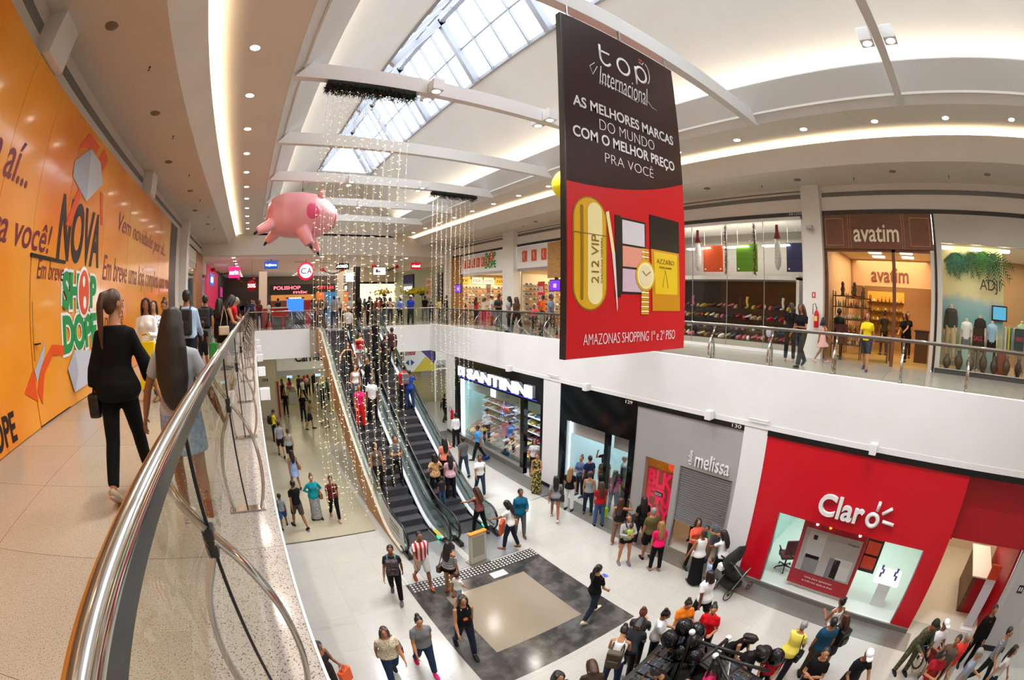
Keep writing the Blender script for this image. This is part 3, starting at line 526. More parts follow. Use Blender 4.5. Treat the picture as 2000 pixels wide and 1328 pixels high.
CAP = MB().tube([(0, 0, 0), (0, 0, .05), (0, 0, .09), (0, 0, .11)], [.09, .085, .055, .01], 10).tube([(-.05, 0, .01), (-.16, 0, 0)], [.07, .05], 8, ry=.008).mesh('cap'); CAP.materials.append(LSH[0])
CC = [mat('cap_%d' % i, c, 0.7) for i, c in enumerate(('1d1d20', 'b02a2a', 'e6ddd0', '2c4f7a', '6b4a2a', '3c6a3c', 'c98f2a'))]
for nm, yw, rows in (('left', 28.3, 8), ('right', 20.1, 8)):
    t = thing('wall_rack', 'wall rack of caps on the side wall of the accessories shop, %s half' % nm, 'rack', (16.5, yw, 0), world=True)
    MB().box(14.25, 18.8, yw+.15, yw+.2, .2, 2.95).build('back_panel', mat('rack_back', 'e3d3b4', 0.6), t)
    for r in range(rows):
        z = .35+.28*r; MB().box(14.3, 18.75, yw-.1, yw+.15, z-.015, z).build('shelf', WHITE, t)
        for i in range(16):
            o = link('cap', CAP); o.location = (14.3+4.4*(i+.5)/16, yw, z); o.rotation_euler = (0, 0, PI/2+random.uniform(-.3, .3)); o.material_slots[0].link = 'OBJECT'; o.material_slots[0].material = random.choice(CC); tag(o, 'small cap on the wall rack of the accessories shop, %s half' % nm, 'cap', 'caps on the %s rack' % nm)
    for i, (c, s) in enumerate((('f2c230', 'TK'), ('efe9dd', 'FILA'), ('efe9dd', 'OTO'), ('d9b23a', 'NY'))):
        if nm == 'left':
            o = MB().box(14.5+1.0*i, 15.35+1.0*i, 28.38, 28.42, 2.62, 3.1).build('poster_card', mat('card_'+c, c, 0.5)); tag(o, 'brand card above the cap rack reading %s' % s if False else 'square picture card above the cap rack, %s from the left' % ('first', 'second', 'third', 'fourth')[i], 'card')
            put_text(s, (14.62+1.0*i, 28.37, 2.74), (1, 0, 0), UP, .6, .2, RED if i == 1 else BLACK, o, .004)
for nm, y, x in (('left', 27.4, 13.85), ('right', 16.9, 13.85)):
    s = thing('screen', 'small screen with a purple picture on the accessories shopfront, %s half' % nm, 'screen', (x, y, 2.2), world=True)
    MB().box(x, x+.06, y-.42, y+.42, 1.92, 2.5).build('bezel', BLACK, s); MB().box(x-.005, x, y-.38, y+.38, 1.96, 2.46).build('display', mat('purple_screen', '5a1fb0', 0.3, emit=1.2, ecol='6a2fd0'), s)
    MB().box(x-.008, x-.005, y-.12, y+.12, 2.1, 2.3).build('display_mark', mat('lilac_mark', 'b9a0ea', 0.3, emit=1.0, ecol='b9a0ea'), s); MB().box(x+.02, x+.2, y-.05, y+.05, 2.5, 2.62).build('bracket', BLACK, s)
for i, (x, y, c) in enumerate(((15.2, 23.5, 'd83a3a'), (15.0, 25.2, 'e9dcc4'), (15.0, 19.5, 'd83a3a'), (15.0, 18.6, 'e9dcc4'))):
    t = thing('poster_stand', 'upright %s sale poster standing in the accessories shop, %s' % ('red' if 'd8' in c else 'pale', ('near the logo', 'near the slatted panel', 'beside the far pillar', 'near the oak panel')[i]), 'poster', (x, y, 0), world=True)
    MB().box(x, x+.03, y-.3, y+.3, .9, 2.5).build('sheet', mat('poster_'+c, c, 0.5), t); MB().box(x-.15, x+.18, y-.2, y+.2, 0, .03).box(x, x+.03, y-.02, y+.02, 0, .9).build('foot', BLACK, t)
    for k, w in enumerate(('50%', 'OFF')): put_text(w, (x-.005, y+.24, 1.9-.5*k), R_, UP, .45, .35, WHITE if 'd8' in c else OR, t, .004, .02)
# ---------------- green glass shop beyond the far pillar, upper level right
MINT = plaster('mint_wall', 'b4c0a6')
struct(MB().box(14.0, 14.15, 29.5, 46, 0, 3.9).box(13.97, 14.0, 29.5, 46, 3.9, 4.1), 'wall_right_far', MINT, 'pale green wall of the far shop on the right', 'wall')
t = thing('screen', 'tall dark screen with white letters on the pale green far wall', 'screen', (13.95, 37.5, 2.6), world=True); MB().box(13.9, 13.99, 36.2, 38.8, 1.7, 3.7).build('bezel', BLACK, t); MB().box(13.89, 13.9, 36.3, 38.7, 1.8, 3.6).build('display', mat('navy_screen', '0a1030', 0.2, emit=.4, ecol='101a50'), t); put_text('NOW', (13.88, 38.5, 2.15), R_, UP, 2.0, .5, LED, t, .01, .03)
t = thing('poster', 'pale pink poster with orange words beside the dark far screen', 'poster', (13.97, 32.7, 2.5), world=True); MB().box(13.95, 13.99, 32.2, 33.4, 1.6, 3.2).build('sheet', mat('pale_pink', 'e6cdb8', .5), t)
for k, w in enumerate(('50%', '60%', 'CINTO')): put_text(w, (13.94, 33.3, 2.7-.42*k), R_, UP, .9, .3, OR, t, .004)
o = tag(MB().box(13.9, 13.998, 30.2, 31.0, 1.1, 3.5).build('dark_panel', BLACK), 'dark panel next to the far pillar on the pale green wall', 'panel')
YEL = mat('yellow_flower', 'e0d010', .6)
for i, (x, y) in enumerate(((12.6, 33.4), (13.0, 31.9), (11.2, 36.0))):
    t = thing('flower_display', 'yellow flower arrangement on a tall stand, %s' % ('left one by the pale green wall', 'right one by the far pillar', 'one further back by the lit cream shop')[i], 'flowers', (x, y, 0), world=True)
    MB().lathe([(.18, 0), (.03, .04), (.025, 1.75), (.2, 1.8), (.22, 1.95)], (x, y, 0), 10).build('stand', DARK, t); m = MB(); rd = random.Random(i)
    for k in range(46): m.ell((x+rd.gauss(0, .38), y+rd.gauss(0, .2), 2.15+rd.gauss(0, .13)), .085, 7, 5)
    m.build('blossom', YEL, t); tinsel([(x-.5, y, 2.0), (x+.5, y, 2.05)], .2, 160, i).build('leaves', LEAF[0], t)
# ---------------- lower level: red phone shop
t = thing('storefront', 'red shopfront with raised white letters and a long display window', 'shopfront', (WD, 1.2, ZL), world=True)
zt = ZF-.14
m = MB().box(WD+.02, WD+.16, -1.72, 3.92, ZL+2.27, zt).box(WD+.02, WD+.16, 3.2, 3.92, ZL, ZL+2.27).box(WD+.02, WD+.16, -1.72, -1.12, ZL, ZL+2.27)
m.build('red_wall', RED, t)
MB().box(WD-.02, WD+.16, -4.3, 3.92, zt, ZF).build('black_band', BLACK, t)
MB().box(WD-.04, WD+.02, -1.72, 3.92, ZL, ZL+.14).build('plinth', F_GREYB, t)
MB().quad((WD+.1, -1.12, ZL+.14), (WD+.1, 3.2, ZL+.14), (WD+.1, 3.2, ZL+2.27), (WD+.1, -1.12, ZL+2.27)).build('window_pane', GLS, t)
MB().box(WD+.05, WD+.16, -1.12, -1.09, ZL+.14, ZL+2.27).build('window_edge', ALU, t); MB().box(WD+.05, WD+.16, 3.17, 3.2, ZL+.14, ZL+2.27).build('window_edge', ALU, t)
MB().box(WD+.3, WD+.45, -4.3, -1.74, ZL+2.6, zt).box(WD+.2, 15, -1.8, -1.72, ZL+2.6, zt).build('door_header', mat('deep_red', 'a30018', .4), t)
MB().box(WD+.5, 13.2, -4.28, -4.2, ZL, ZL+2.6).build('door_side', mat('deep_red', 'a30018', .4), t)
lg = put_text('Clar', (WD+.0, 2.12, ZL+2.55), R_, UP, 1.28, .56, WHITE, t, .09, .02); 
ob = Vector((WD-.03, .58, ZL+2.73))
ring = MB().tube([ob+Vector((0, .145*math.cos(a), .15*math.sin(a))) for a in [2*PI*k/24 for k in range(24)]], .055, 8, closed=True); ring.build('lettering', WHITE, t)
for (a, b) in (((.52, .24), (.50, .48)), ((.36, .2), (.13, .38)), ((.30, .03), (-.03, .0))):
    MB().tube([(WD-.03, a[0], ob.z+a[1]), (WD-.03, b[0], ob.z+b[1])], .045, 8).build('letter_ray', WHITE, t)
# back wall panel, desk things inside the red shop
t = thing('phone_poster', 'big framed poster of phones on a red stand inside the red shop window', 'poster', (WD+.6, 1.5, ZL), world=True)
px_ = WD+.45
MB().box(px_, px_+.25, .55, 2.5, ZL+.14, ZL+2.15).build('frame', mat('poster_red', 'b01226', .35), t)
MB().box(px_-.02, px_, .65, 2.38, ZL+.62, ZL+1.9).build('sheet', mat('poster_grey', 'b9b2ae', .3), t)
for y0, z0, w, h, c in ((2.2, .62, .45, .55, '8a8286'), (2.25, 1.05, .55, .78, 'cfcac8'), (1.45, .62, .36, .62, '7b7478'), (1.3, .66, .58, .62, 'd5d0ce')):
    MB().bbox(px_-.03, px_-.018, y0-w, y0, ZL+z0, ZL+z0+h, .008).build('phone_print', mat('phone_'+c, c, .25), t)
MB().bbox(px_-.036, px_-.03, 1.98, 2.1, ZL+1.62, ZL+1.75, .002).bbox(px_-.036, px_-.03, 1.2, 1.28, ZL+1.1, ZL+1.22, .002).build('lens_print', BLACK, t)
put_text('iPhone 8', (px_-.03, 1.05, ZL+1.72), R_, UP, .32, .06, DARK, t, .003)
put_text('Uma para apaixonar', (px_-.008, 2.0, ZL+.42), R_, UP, .9, .07, WHITE, t, .003); put_text('na 4.5G mais rápida do Brasil', (px_-.008, 2.05, ZL+.3), R_, UP, 1.0, .07, WHITE, t, .003)
for y in (2.1, 1.7, .8): MB().ell((px_-.02, y, ZL+2.05), .04, 8, 6).build('spot', LEDC if y != 1.7 else mat('lamp_orange', 'ff7a30', .3, emit=5), t)
t = thing('wall_organizer', 'black board with three orange leaflets inside the red shop', 'board', (12.4, .5, ZL), world=True)
MB().box(11.6, 11.66, .05, .65, ZL+.5, ZL+2.0).build('board', BLACK, t)
for k in range(3): MB().box(11.57, 11.6, .12, .55, ZL+.62+.46*k, ZL+1.0+.46*k).build('leaflet', mat('leaflet_orange', 'd8431e', .4), t)
t = thing('office_chair', 'dark red swivel chair with black base in the red shop window', 'chair', (11.3, 2.9, ZL), 2.2)
MB().bbox(-.25, .25, -.25, .25, .44, .53, .04).build('seat', mat('maroon_cloth', '5a2226', .8), t); MB().bbox(-.22, .22, .2, .28, .62, 1.08, .035).build('backrest', MATS['maroon_cloth'], t); MB().tube([(0, 0, .1), (0, 0, .45)], .03, 8).tube([(0, .1, .46), (0, .3, .55), (0, .27, .8)], .02, 6).build('column', BLACK, t)
for s in (-1, 1): MB().tube([(s*.25, .05, .5), (s*.31, .05, .55), (s*.31, .02, .72), (s*.31, -.12, .74), (s*.31, .16, .74)], .02, 6).build('armrest', BLACK, t)
for k in range(5): a = k*2*PI/5; MB().tube([(0, 0, .12), (.3*math.cos(a), .3*math.sin(a), .07)], [.028, .018], 6).ell((.3*math.cos(a), .3*math.sin(a), .03), .03, 8, 6).build('leg', BLACK, t)
t = thing('phone_table', 'white lit display table with dark phones in the red shop', 'table', (11.2, -.5, ZL), world=True)
MB().bbox(10.75, 11.5, -.85, -.05, ZL+.78, ZL+.86, .02).build('tabletop', mat('lit_white', 'f6f8ff', .3, emit=1.2, ecol='eaf2ff'), t); MB().box(10.9, 11.3, -.65, -.25, ZL, ZL+.78).build('pedestal', WHITE, t)
for k in range(6):
    o = MB().box(-.01, .01, -.035, .035, 0, .14).build('phone', mat('phone_blue', '1a2a6a', .2)); o.location = (10.95+.2*(k % 3), -.7+.45*(k//3)+.06*(k % 2), ZL+.86); tag(o, 'dark phone standing on the lit display table', 'phone', 'phones on the lit table')
t = thing('display_gondola', 'red and wood display counter in the entrance of the red shop', 'counter', (12.2, -3.3, ZL), world=True); MB().box(11.6, 13.4, -3.95, -3.45, ZL, ZL+1.15).build('body', mat('deep_red', 'a30018', .4), t); MB().box(11.6, 13.4, -3.45, -3.3, ZL, ZL+1.1).build('wood_side', wood('walnut', '7a4a2c', '5a3318', (1, 1, 8), 2), t); MB().box(11.5, 13.45, -4.0, -3.25, ZL+1.15, ZL+1.19).build('top', WHITE, t)
t = thing('banner_stand', 'slim white and orange stand by the entrance of the red shop', 'stand', (10.9, -3.75, ZL), world=True); MB().box(10.88, 10.92, -3.95, -3.6, ZL+.1, ZL+1.5).build('sheet', mat('stand_sheet', 'd8d2d6', .4), t); MB().box(10.87, 10.93, -3.95, -3.6, ZL+1.5, ZL+1.9).build('header', mat('leaflet_orange', 'd8431e', .4), t); MB().box(10.75, 11.05, -4.0, -3.55, ZL, ZL+.04).build('base', WHITE, t)
o = tag(MB().box(WD-.01, WD, -4.75, -4.55, ZL+1.7, ZL+1.9).build('restroom_sign', BLACK), 'small black pictogram sign on the grey near pillar', 'sign'); MB().box(WD-.014, WD-.01, -4.71, -4.67, ZL+1.75, ZL+1.85).box(WD-.014, WD-.01, -4.63, -4.59, ZL+1.75, ZL+1.85).build('pictogram', WHITE, o)
# ---------------- grey shutter shop
t = thing('storefront', 'grey shopfront with small white letters and a half lowered roller shutter', 'shopfront', (WD, 6.3, ZL), world=True)
G_ = plaster('melissa_grey', 'a9a8a6', .6); dt = ZL+2.72
m = MB().box(WD+.02, WD+.15, 4.62, 8.28, dt, zt).box(WD+.02, WD+.15, 4.62, 4.72, ZL, dt).box(WD+.02, WD+.15, 6.52, 6.72, ZL, dt).box(WD+.02, WD+.15, 7.82, 8.28, ZL, dt).box(WD+.02, WD+.15, 6.72, 7.82, ZL+2.66, dt)
m.build('grey_wall', G_, t); MB().box(WD-.02, WD+.15, 4.62, 8.28, zt, ZF).build('black_band', BLACK, t)
sh = MB(); 
for k in range(25): z = ZL+.95+.072*k; sh.prism([(WD+.08, 4.72, z), (WD+.05, 4.72, z+.015), (WD+.05, 4.72, z+.055), (WD+.08, 4.72, z+.072), (WD+.11, 4.72, z+.072), (WD+.11, 4.72, z)], (0, 1.8, 0))
sh.build('roller_shutter', mat('shutter_grey', '9a9a9a', .35, .7), t)
MB().box(WD+.03, WD+.12, 4.70, 4.76, ZL, dt).box(WD+.03, WD+.12, 6.48, 6.54, ZL, dt).build('shutter_guide', ALU, t)
put_text('melissa', (WD+.01, 6.0, ZL+2.84), R_, UP, 1.12, .42, WHITE, t, .05, .0); put_text('clube', (WD+.01, 6.12, ZL+2.84), (0, 0, 1), (0, 1, 0), .42, .13, WHITE, t, .03)
MB().quad((WD+.06, 6.72, ZL+.1), (WD+.06, 7.82, ZL+.1), (WD+.06, 7.82, ZL+2.66), (WD+.06, 6.72, ZL+2.66)).build('window_pane', GLS, t)
put_text('130', (WD-.03, 4.98, zt+.03), R_, UP, .28, .09, WHITE, t, .004)
t = thing('window_poster', 'tall hot pink sale poster in the window of the grey shopfront', 'poster', (WD+.25, 7.27, ZL), world=True)
MB().box(WD+.2, WD+.24, 6.75, 7.8, ZL+.5, ZL+2.3).build('sheet', mat('poster_rust', 'a0402a', .5), t)
DKP = mat('hot_pink', 'f0124e', .5, emit=.25, ecol='f0124e'); YLP = mat('poster_amber', 'd9a030', .5)
for k, w in enumerate(('BLK', 'FRI', 'DAY')): put_text(w, (WD+.19, 7.76, ZL+1.70-.58*k), R_, UP, .98, .56, DKP, t, .004, .045)
MB().box(WD+.185, WD+.19, 7.12, 7.42, ZL+1.42, ZL+1.58).build('label_patch', BLACK, t); put_text('BOX', (WD+.18, 7.4, ZL+1.45), R_, UP, .24, .09, WHITE, t, .002)
MB().ell((WD+.3, 6.98, ZL+2.45), (.08, .14, .14), 12, 8).build('lantern', mat('lantern_red', 'e0481e', .5, emit=.8), t)
# ---------------- black fronted shoe shop
t = thing('storefront', 'black shopfront numbered 129 with two tall glazed openings', 'shopfront', (WD, 10, ZL), world=True)
MB().box(WD, WD+.16, 8.28, 11.9, ZL+3.0, ZF).box(WD, WD+.16, 8.28, 8.52, ZL, ZL+3.0).box(WD, WD+.16, 9.42, 9.58, ZL, ZL+3.0).box(WD, WD+.16, 11.62, 11.9, ZL, ZL+3.0).build('black_frame', mat('gloss_black', '0a0a0c', .12), t)
MB().box(WD+.3, WD+.35, 9.58, 11.62, ZL+2.45, ZL+3.0).box(WD+.3, WD+.35, 8.52, 9.42, ZL+2.45, ZL+3.0).build('header_panel', P_GREY, t)
MB().quad((WD+.08, 8.52, ZL), (WD+.08, 9.42, ZL), (WD+.08, 9.42, ZL+3), (WD+.08, 8.52, ZL+3)).build('window_pane', GLS, t)
MB().box(WD+.2, WD+.23, 11.52, 11.56, ZL, ZL+3).build('edge_light', LEDC, t)
put_text('129', (WD-.03, 8.75, ZF-.14), R_, UP, .28, .1, WHITE, t, .004)
t = thing('display_shelf', 'white shelving of shoes along the far wall of the black fronted shop', 'shelf', (14.5, 9, ZL), world=True)
for k in range(5): MB().box(12.4, 15.6, 8.4, 8.7, ZL+.4+.38*k, ZL+.43+.38*k).build('shelf', WHITE, t)
for k in range(5):
    for i in range(11):
        o = link('shoe', SM[i % 2]); o.location = (12.5+.28*i, 8.55, ZL+.46+.38*k); o.rotation_euler = (0, 0, PI/2+random.uniform(-.4, .4)); o.material_slots[0].link = 'OBJECT'; o.material_slots[0].material = random.choice(LSH); tag(o, 'shoe on the white shelving of the black fronted shop', 'shoe', 'shoes in the black fronted shop')
# ---------------- lower shoe shop with the lit sign
t = thing('storefront', 'black shopfront with glowing white letters and a full shoe window', 'shopfront', (WD, 16.6, ZL), world=True)
MB().box(WD, WD+.2, 12.92, 20.38, ZL+3.25, ZF).box(WD, WD+.2, 14.15, 14.4, ZL, ZL+3.25).box(WD, WD+.2, 20.1, 20.38, ZL, ZL+3.25).box(WD, WD+.2, 12.92, 13.06, ZL, ZL+3.25).build('black_frame', mat('gloss_black', '0a0a0c', .12), t)
put_text('DI', (WD-.04, 19.8, ZL+3.42), R_, UP, .62, .46, mat('letter_glow', 'ffffff', .4, emit=2.2, ecol='dfe4ff'), t, .06, .035); put_text('SANTINNI', (WD-.04, 18.85, ZL+3.40), R_, UP, 5.3, .5, MATS['letter_glow'], t, .06, .035)
MB().box(WD-.0, WD+.01, 13.3, 19.9, ZL+3.33, ZL+3.36).build('letter_rail', mat('blue_glow', '4a5aff', .3, emit=1.5), t)
MB().quad((WD+.1, 14.4, ZL+.25), (WD+.1, 20.1, ZL+.25), (WD+.1, 20.1, ZL+3.25), (WD+.1, 14.4, ZL+3.25)).build('window_pane', GLS, t)
MB().box(WD-.02, WD+.2, 14.15, 20.4, ZL, ZL+.25).build('plinth', F_GREYB, t)
MB().box(WD+.6, WD+.66, 13.0, 20.1, ZL+2.6, ZL+3.3).build('light_pelmet', mat('pelmet_mint', 'bfe0dc', .4), t)
MB().box(WD+.57, WD+.6, 17.3, 17.7, ZL+2.65, ZL+3.2).build('lit_panel', LEDC, t)
MB().box(WD+.2, WD+.4, 20.05, 20.2, ZL, ZL+3.2).build('edge_light', LEDC, t)
for gi, (ya, yb) in enumerate(((14.7, 17.0), (17.5, 19.9))):
    nm = ('right', 'left')[gi]; lb = 'shoe shelf tower in the lower shop window, %s of the red bow' % nm
    t = thing('shoe_shelf', lb, 'shelf', (11.5, (ya+yb)/2, ZL), world=True)
    MB().box(11.9, 11.95, ya, yb, ZL+.3, ZL+2.7).build('back_panel', mat('blue_back', '2a4fb0', .4), t)
    for k in range(5): MB().box(11.45, 11.9, ya, yb, ZL+.9+.36*k, ZL+.925+.36*k).build('shelf', GLS if False else WHITE, t); shoes(11.65, ya, yb, ZL+.93+.36*k, 11, 'shoe on the %s' % lb, 'shoes on the %s tower' % nm, (0, 1), LSH, .08)
    for k in range(3):
        x = 11.25-.3*k; z = ZL+.72-.16*k; MB().box(x-.16, x+.2, ya-.2, yb+.1, ZL+.25, z-.01).build('step', mat('step_%d' % k, ('7a2a3a', '2c6a58', '1f4a44')[k], .5), t); shoes(x, ya-.15, yb+.05, z, 15, 'shoe on the steps %s of the red bow in the lower shop' % nm, 'shoes on the %s steps' % nm, (1, 0), LSH, .04)
t = thing('shoe_wall', 'white grid wall of shoes beside the lower shop door', 'shelf', (12.5, 13.2, ZL), world=True); MB().box(10.7, 13.5, 13.02, 13.06, ZL+.3, ZL+2.6).build('back_panel', WHITE, t)
for k in range(5):
    MB().box(10.7, 13.5, 13.06, 13.3, ZL+.5+.4*k, ZL+.52+.4*k).build('shelf', WHITE, t)
    for i in range(8): o = link('shoe', SM[i % 2]); o.location = (10.85+.33*i, 13.2, ZL+.55+.4*k); o.rotation_euler = (0, 0, PI/2); o.scale = (1.2,)*3; o.material_slots[0].link = 'OBJECT'; o.material_slots[0].material = random.choice(LSH); tag(o, 'shoe on the white grid wall beside the lower shop door', 'shoe', 'shoes on the white grid wall')
t = thing('gift_bow', 'red gift bow with blue lights between the shoe shelf towers', 'decoration', (11.2, 17.25, ZL), world=True)
MB().ell((11.2, 17.4, ZL+2.0), (.1, .2, .14), 10, 8).ell((11.2, 17.1, ZL+2.0), (.1, .2, .14), 10, 8).build('bow', RED, t); MB().box(11.1, 11.3, 17.1, 17.4, ZL+.7, ZL+1.3).build('box', RED, t); MB().tube([(11.2, 17.25, ZL+1.3), (11.2, 17.25, ZL+1.9)], .02, 6).build('stem', LEAF[1], t)
m = MB(); rd = random.Random(5)
for k in range(26): m.ell((11.1+rd.gauss(0, .05), 17.25+rd.gauss(0, .09), ZL+1.9+rd.gauss(0, .35)), .02, 6, 4)
m.build('fairy_light', mat('blue_led', '5a7aff', .3, emit=6), t)
# ---------------- supermarket behind the escalators
struct(MB().box(1.25, 1.35, 28.5, 44, ZL, ZF).box(21.9, 22, 28.5, 44, ZL, ZF), 'wall_market_side', mat('market_wall', 'd8d0a8', .6), 'side walls of the supermarket', 'wall')
struct(MB().box(-4, 22.1, 44.0, 44.2, ZL, ZF), 'wall_market_back', plaster('market_back', 'dcd6b4'), 'pale back wall of the supermarket', 'wall')
area('market_light', (7, 36, ZF-.15), (0, 0, 0), 14, 10, 420, (1, .90, .55)); area('lower_lobby_light', (5, 26, ZF-.15), (0, 0, 0), 8, 3, 50, (1, .88, .6))
t = thing('storefront', 'supermarket entrance with a white header sign and dark letters', 'shopfront', (5, 28.3, ZL), world=True)
MB().box(1.35, 13.9, 28.25, 28.4, ZL+2.95, ZF).build('header', WHITE, t); put_text('Carrefour', (2.6, 28.24, ZL+3.45), (1, 0, 0), UP, 2.6, .55, BLACK, t, .03, .02); MB().box(1.35, 13.9, 28.27, 28.36, ZL+2.62, ZL+2.95).build('shutter_box', P_GREY, t)
MB().box(1.28, 1.4, 28.22, 28.36, ZL, ZL+2.3).build('door_post', mat('red_post', 'a01a20', .4), t); MB().box(9.9, 10.0, 28.25, 28.35, ZL, ZF).box(12.4, 12.5, 28.25, 28.35, ZL, ZF).box(9.9, 13.9, 28.27, 28.33, ZL+2.3, ZL+2.4).build('window_frame', WHITE, t)
MB().quad((9.95, 28.3, ZL), (12.45, 28.3, ZL), (12.45, 28.3, ZF), (9.95, 28.3, ZF)).quad((12.45, 28.31, ZL), (13.9, 28.31, ZL), (13.9, 28.31, ZF), (12.45, 28.31, ZF)).build('window_pane', GLS, t)
t = thing('market_poster', 'purple, white and yellow poster in the supermarket window right of the escalators', 'poster', (11.1, 28.1, ZL+2), world=True)
MB().box(10.1, 12.35, 28.12, 28.18, ZL+2.3, ZL+4.0).build('sheet', WHITE, t)
MB().prism([(11.05, 28.12, ZL+4.0), (12.35, 28.12, ZL+4.0), (12.35, 28.12, ZL+2.75)], (0, -.01, 0)).build('purple_field', mat('market_purple', '4a2a7a', .5), t); MB().prism([(10.75, 28.12, ZL+2.3), (12.35, 28.12, ZL+2.3), (12.35, 28.12, ZL+2.75), (11.7, 28.12, ZL+3.3)], (0, -.012, 0)).build('yellow_field', mat('market_yellow', 'e0c52a', .5), t)
put_text('meu', (10.2, 28.1, ZL+3.45), (1, 0, 0), UP, .75, .35, RED, t, .005, .02, .3); MB().prism([(10.2, 28.11, ZL+2.95), (10.45, 28.11, ZL+3.15), (10.45, 28.11, ZL+2.75)], (0, -.01, 0)).prism([(10.85, 28.11, ZL+2.95), (10.6, 28.11, ZL+3.15), (10.6, 28.11, ZL+2.75)], (0, -.01, 0)).build('arrow_mark', mat('market_blue', '1a3a9a', .5), t)
for i in range(4):
    t = thing('checkout_counter', 'supermarket checkout with a grey belt, %s from the left' % ('first', 'second', 'third', 'fourth')[i], 'checkout', (2.6+2.3*i, 33, ZL), world=True); x = 2.6+2.3*i
    MB().box(x-.3, x+.3, 31.6, 34.6, ZL, ZL+.85).build('body', mat('checkout_grey', 'b8b8b0', .5), t); MB().box(x-.28, x+.28, 31.7, 33.6, ZL+.85, ZL+.88).build('belt', DARK, t)
    MB().box(x-.03, x+.03, 33.9, 33.96, ZL+.85, ZL+1.7).build('pole', ALU, t); MB().box(x-.22, x+.22, 33.86, 33.9, ZL+1.5, ZL+1.85).build('monitor', mat('monitor_blue', '9fd0f0', .3, emit=1.0, ecol='9fd0f0'), t)
o = MB().ell((3.6, 31, ZL+1.75), .17, 12, 8).build('balloon', mat('pink_balloon', 'f0a0c8', .3)); tag(o, 'pink balloon held up in the supermarket crowd', 'balloon'); MB().tube([(3.6, 31, ZL+1.6), (3.6, 31.05, ZL+1.2)], .004, 4).build('stick', WHITE, o)
t = thing('shopping_cart', 'wire shopping trolley pushed by a shopper near the supermarket entrance', 'trolley', (4.1, 25.3, ZL), .4)
w = MB()
for k in range(7): z = .45+.07*k; e = .02*k; w.tube([(-.25-e, -.4-e, z), (.25+e, -.4-e, z), (.25+e, .45+e, z), (-.25-e, .45+e, z)], .006, 5, closed=True)
for k in range(8): y = -.4+.12*k; w.tube([(-.25, y, .45), (-.38, y, .88)], .005, 4).tube([(.25, y, .45), (.38, y, .88)], .005, 4).tube([(-.25, y, .45), (.25, y, .45)], .005, 4)
w.build('basket', ALU, t); MB().tube([(-.3, -.5, .12), (.3, -.5, .12), (.28, .45, .12), (-.28, .45, .12)], .015, 6, closed=True).tube([(-.28, -.45, .12), (-.3, -.5, .9)], .014, 6).tube([(.28, -.45, .12), (.3, -.5, .9)], .014, 6).build('frame', ALU, t); MB().tube([(-.33, -.56, .98), (.33, -.56, .98)], .018, 8).build('handle', RED, t)
for x, y in ((-.28, -.48), (.28, -.48), (-.26, .42), (.26, .42)): MB().lathe([(.05, -.015), (.06, 0), (.05, .015)], (0, 0, 0), 10).build('wheel', BLACK, t, loc=(x, y, .06)).rotation_euler = (0, PI/2, 0)
o = tag(MB().box(0.35, .7, 28.27, 28.3, ZL+2.35, ZL+2.5).build('restroom_sign', BLACK), 'small black restroom sign on the cream wall by the supermarket', 'sign'); MB().box(.4, .48, 28.262, 28.27, ZL+2.38, ZL+2.47).box(.55, .63, 28.262, 28.27, ZL+2.38, ZL+2.47).build('pictogram', WHITE, o)
# white square floodlights under the slab edges
FB = []
for px, py in ((1147, 744), (1388, 795), (1710, 858), (995, 712)): p = onx(px, py, WD-.1); FB.append((WD, p.y, ZF+.12, 0))
def floodlight(loc, rz, label):
    t = thing('floodlight', label, 'floodlight', loc, rz, 'floodlights on the slab edges')
    MB().bbox(-.24, -.02, -.09, .09, -.14, .1, .01).build('housing', WHITE, t); MB().box(-.22, -.05, -.07, .07, -.145, -.138).build('lens', mat('lens_grey', '6f6f72', .3), t); MB().box(-.02, 0, -.05, .05, -.05, .05).build('bracket', ALU, t); return t
for (x, y, z, rz), nm in zip(FB, ('over the pillar left of shop 129', 'over the grey shutter shop', 'over the red shop', 'over the glowing sign')): floodlight((x, y, z), rz, 'small white floodlight under the right slab edge %s' % nm)
for k in range(5): floodlight((0.015, 9.3+3.1*k, -.35), PI, 'small white floodlight on the slab edge below the left railing, %s from the camera' % ('nearest', 'second', 'third', 'fourth', 'fifth')[k])
def pipe(y, nm): o = MB().tube([(WD-.02, y+.28, ZF+.22), (WD-.07, y+.28, ZF+.22), (WD-.07, y-.28, ZF+.22), (WD-.02, y-.28, ZF+.22)], .018, 6).build('conduit', WHITE); tag(o, 'short white bar fixed to the slab edge %s' % nm, 'bar')
pipe(12.3, 'above the pillar left of shop 129'); pipe(4.2, 'above the pillar beside the red shop')
def extinguisher(loc, label, s=1):
    t = thing('fire_extinguisher', label, 'fire extinguisher', loc); MB().lathe([(.08, 0), (.085, .02), (.085, .42), (.05, .5), (.03, .52), (.001, .53)], n=12).build('cylinder', RED, t); MB().tube([(0, 0, .52), (0, 0, .6), (-.06, 0, .62)], .015, 6).build('valve', BLACK, t); MB().tube([(-.02, 0, .6), (-.1, .02, .72), (-.1, .1, .7), (-.09, .1, .4)], .012, 6).build('hose', BLACK, t); MB().box(-.088, -.08, -.05, .05, .2, .35).build('label', mat('ext_label', 'e6d060', .5), t); MB().box(.06, .12, -.03, .03, .3, .45).build('bracket', ALU, t)
extinguisher((13.6, 3.9, .95), 'red fire extinguisher hung on the pillar between the upper shoe shop and the panelled shop'); extinguisher((WD-.1, 20.6, ZL+.9), 'red fire extinguisher on the lower far pillar')
o = tag(MB().box(13.705, 13.715, 3.98, 4.1, 1.85, 2.02).build('wall_sign', RED), 'small red and white extinguisher sign on the upper pillar', 'sign'); MB().box(13.70, 13.706, 4.02, 4.06, 1.88, 1.99).build('symbol', WHITE, o)
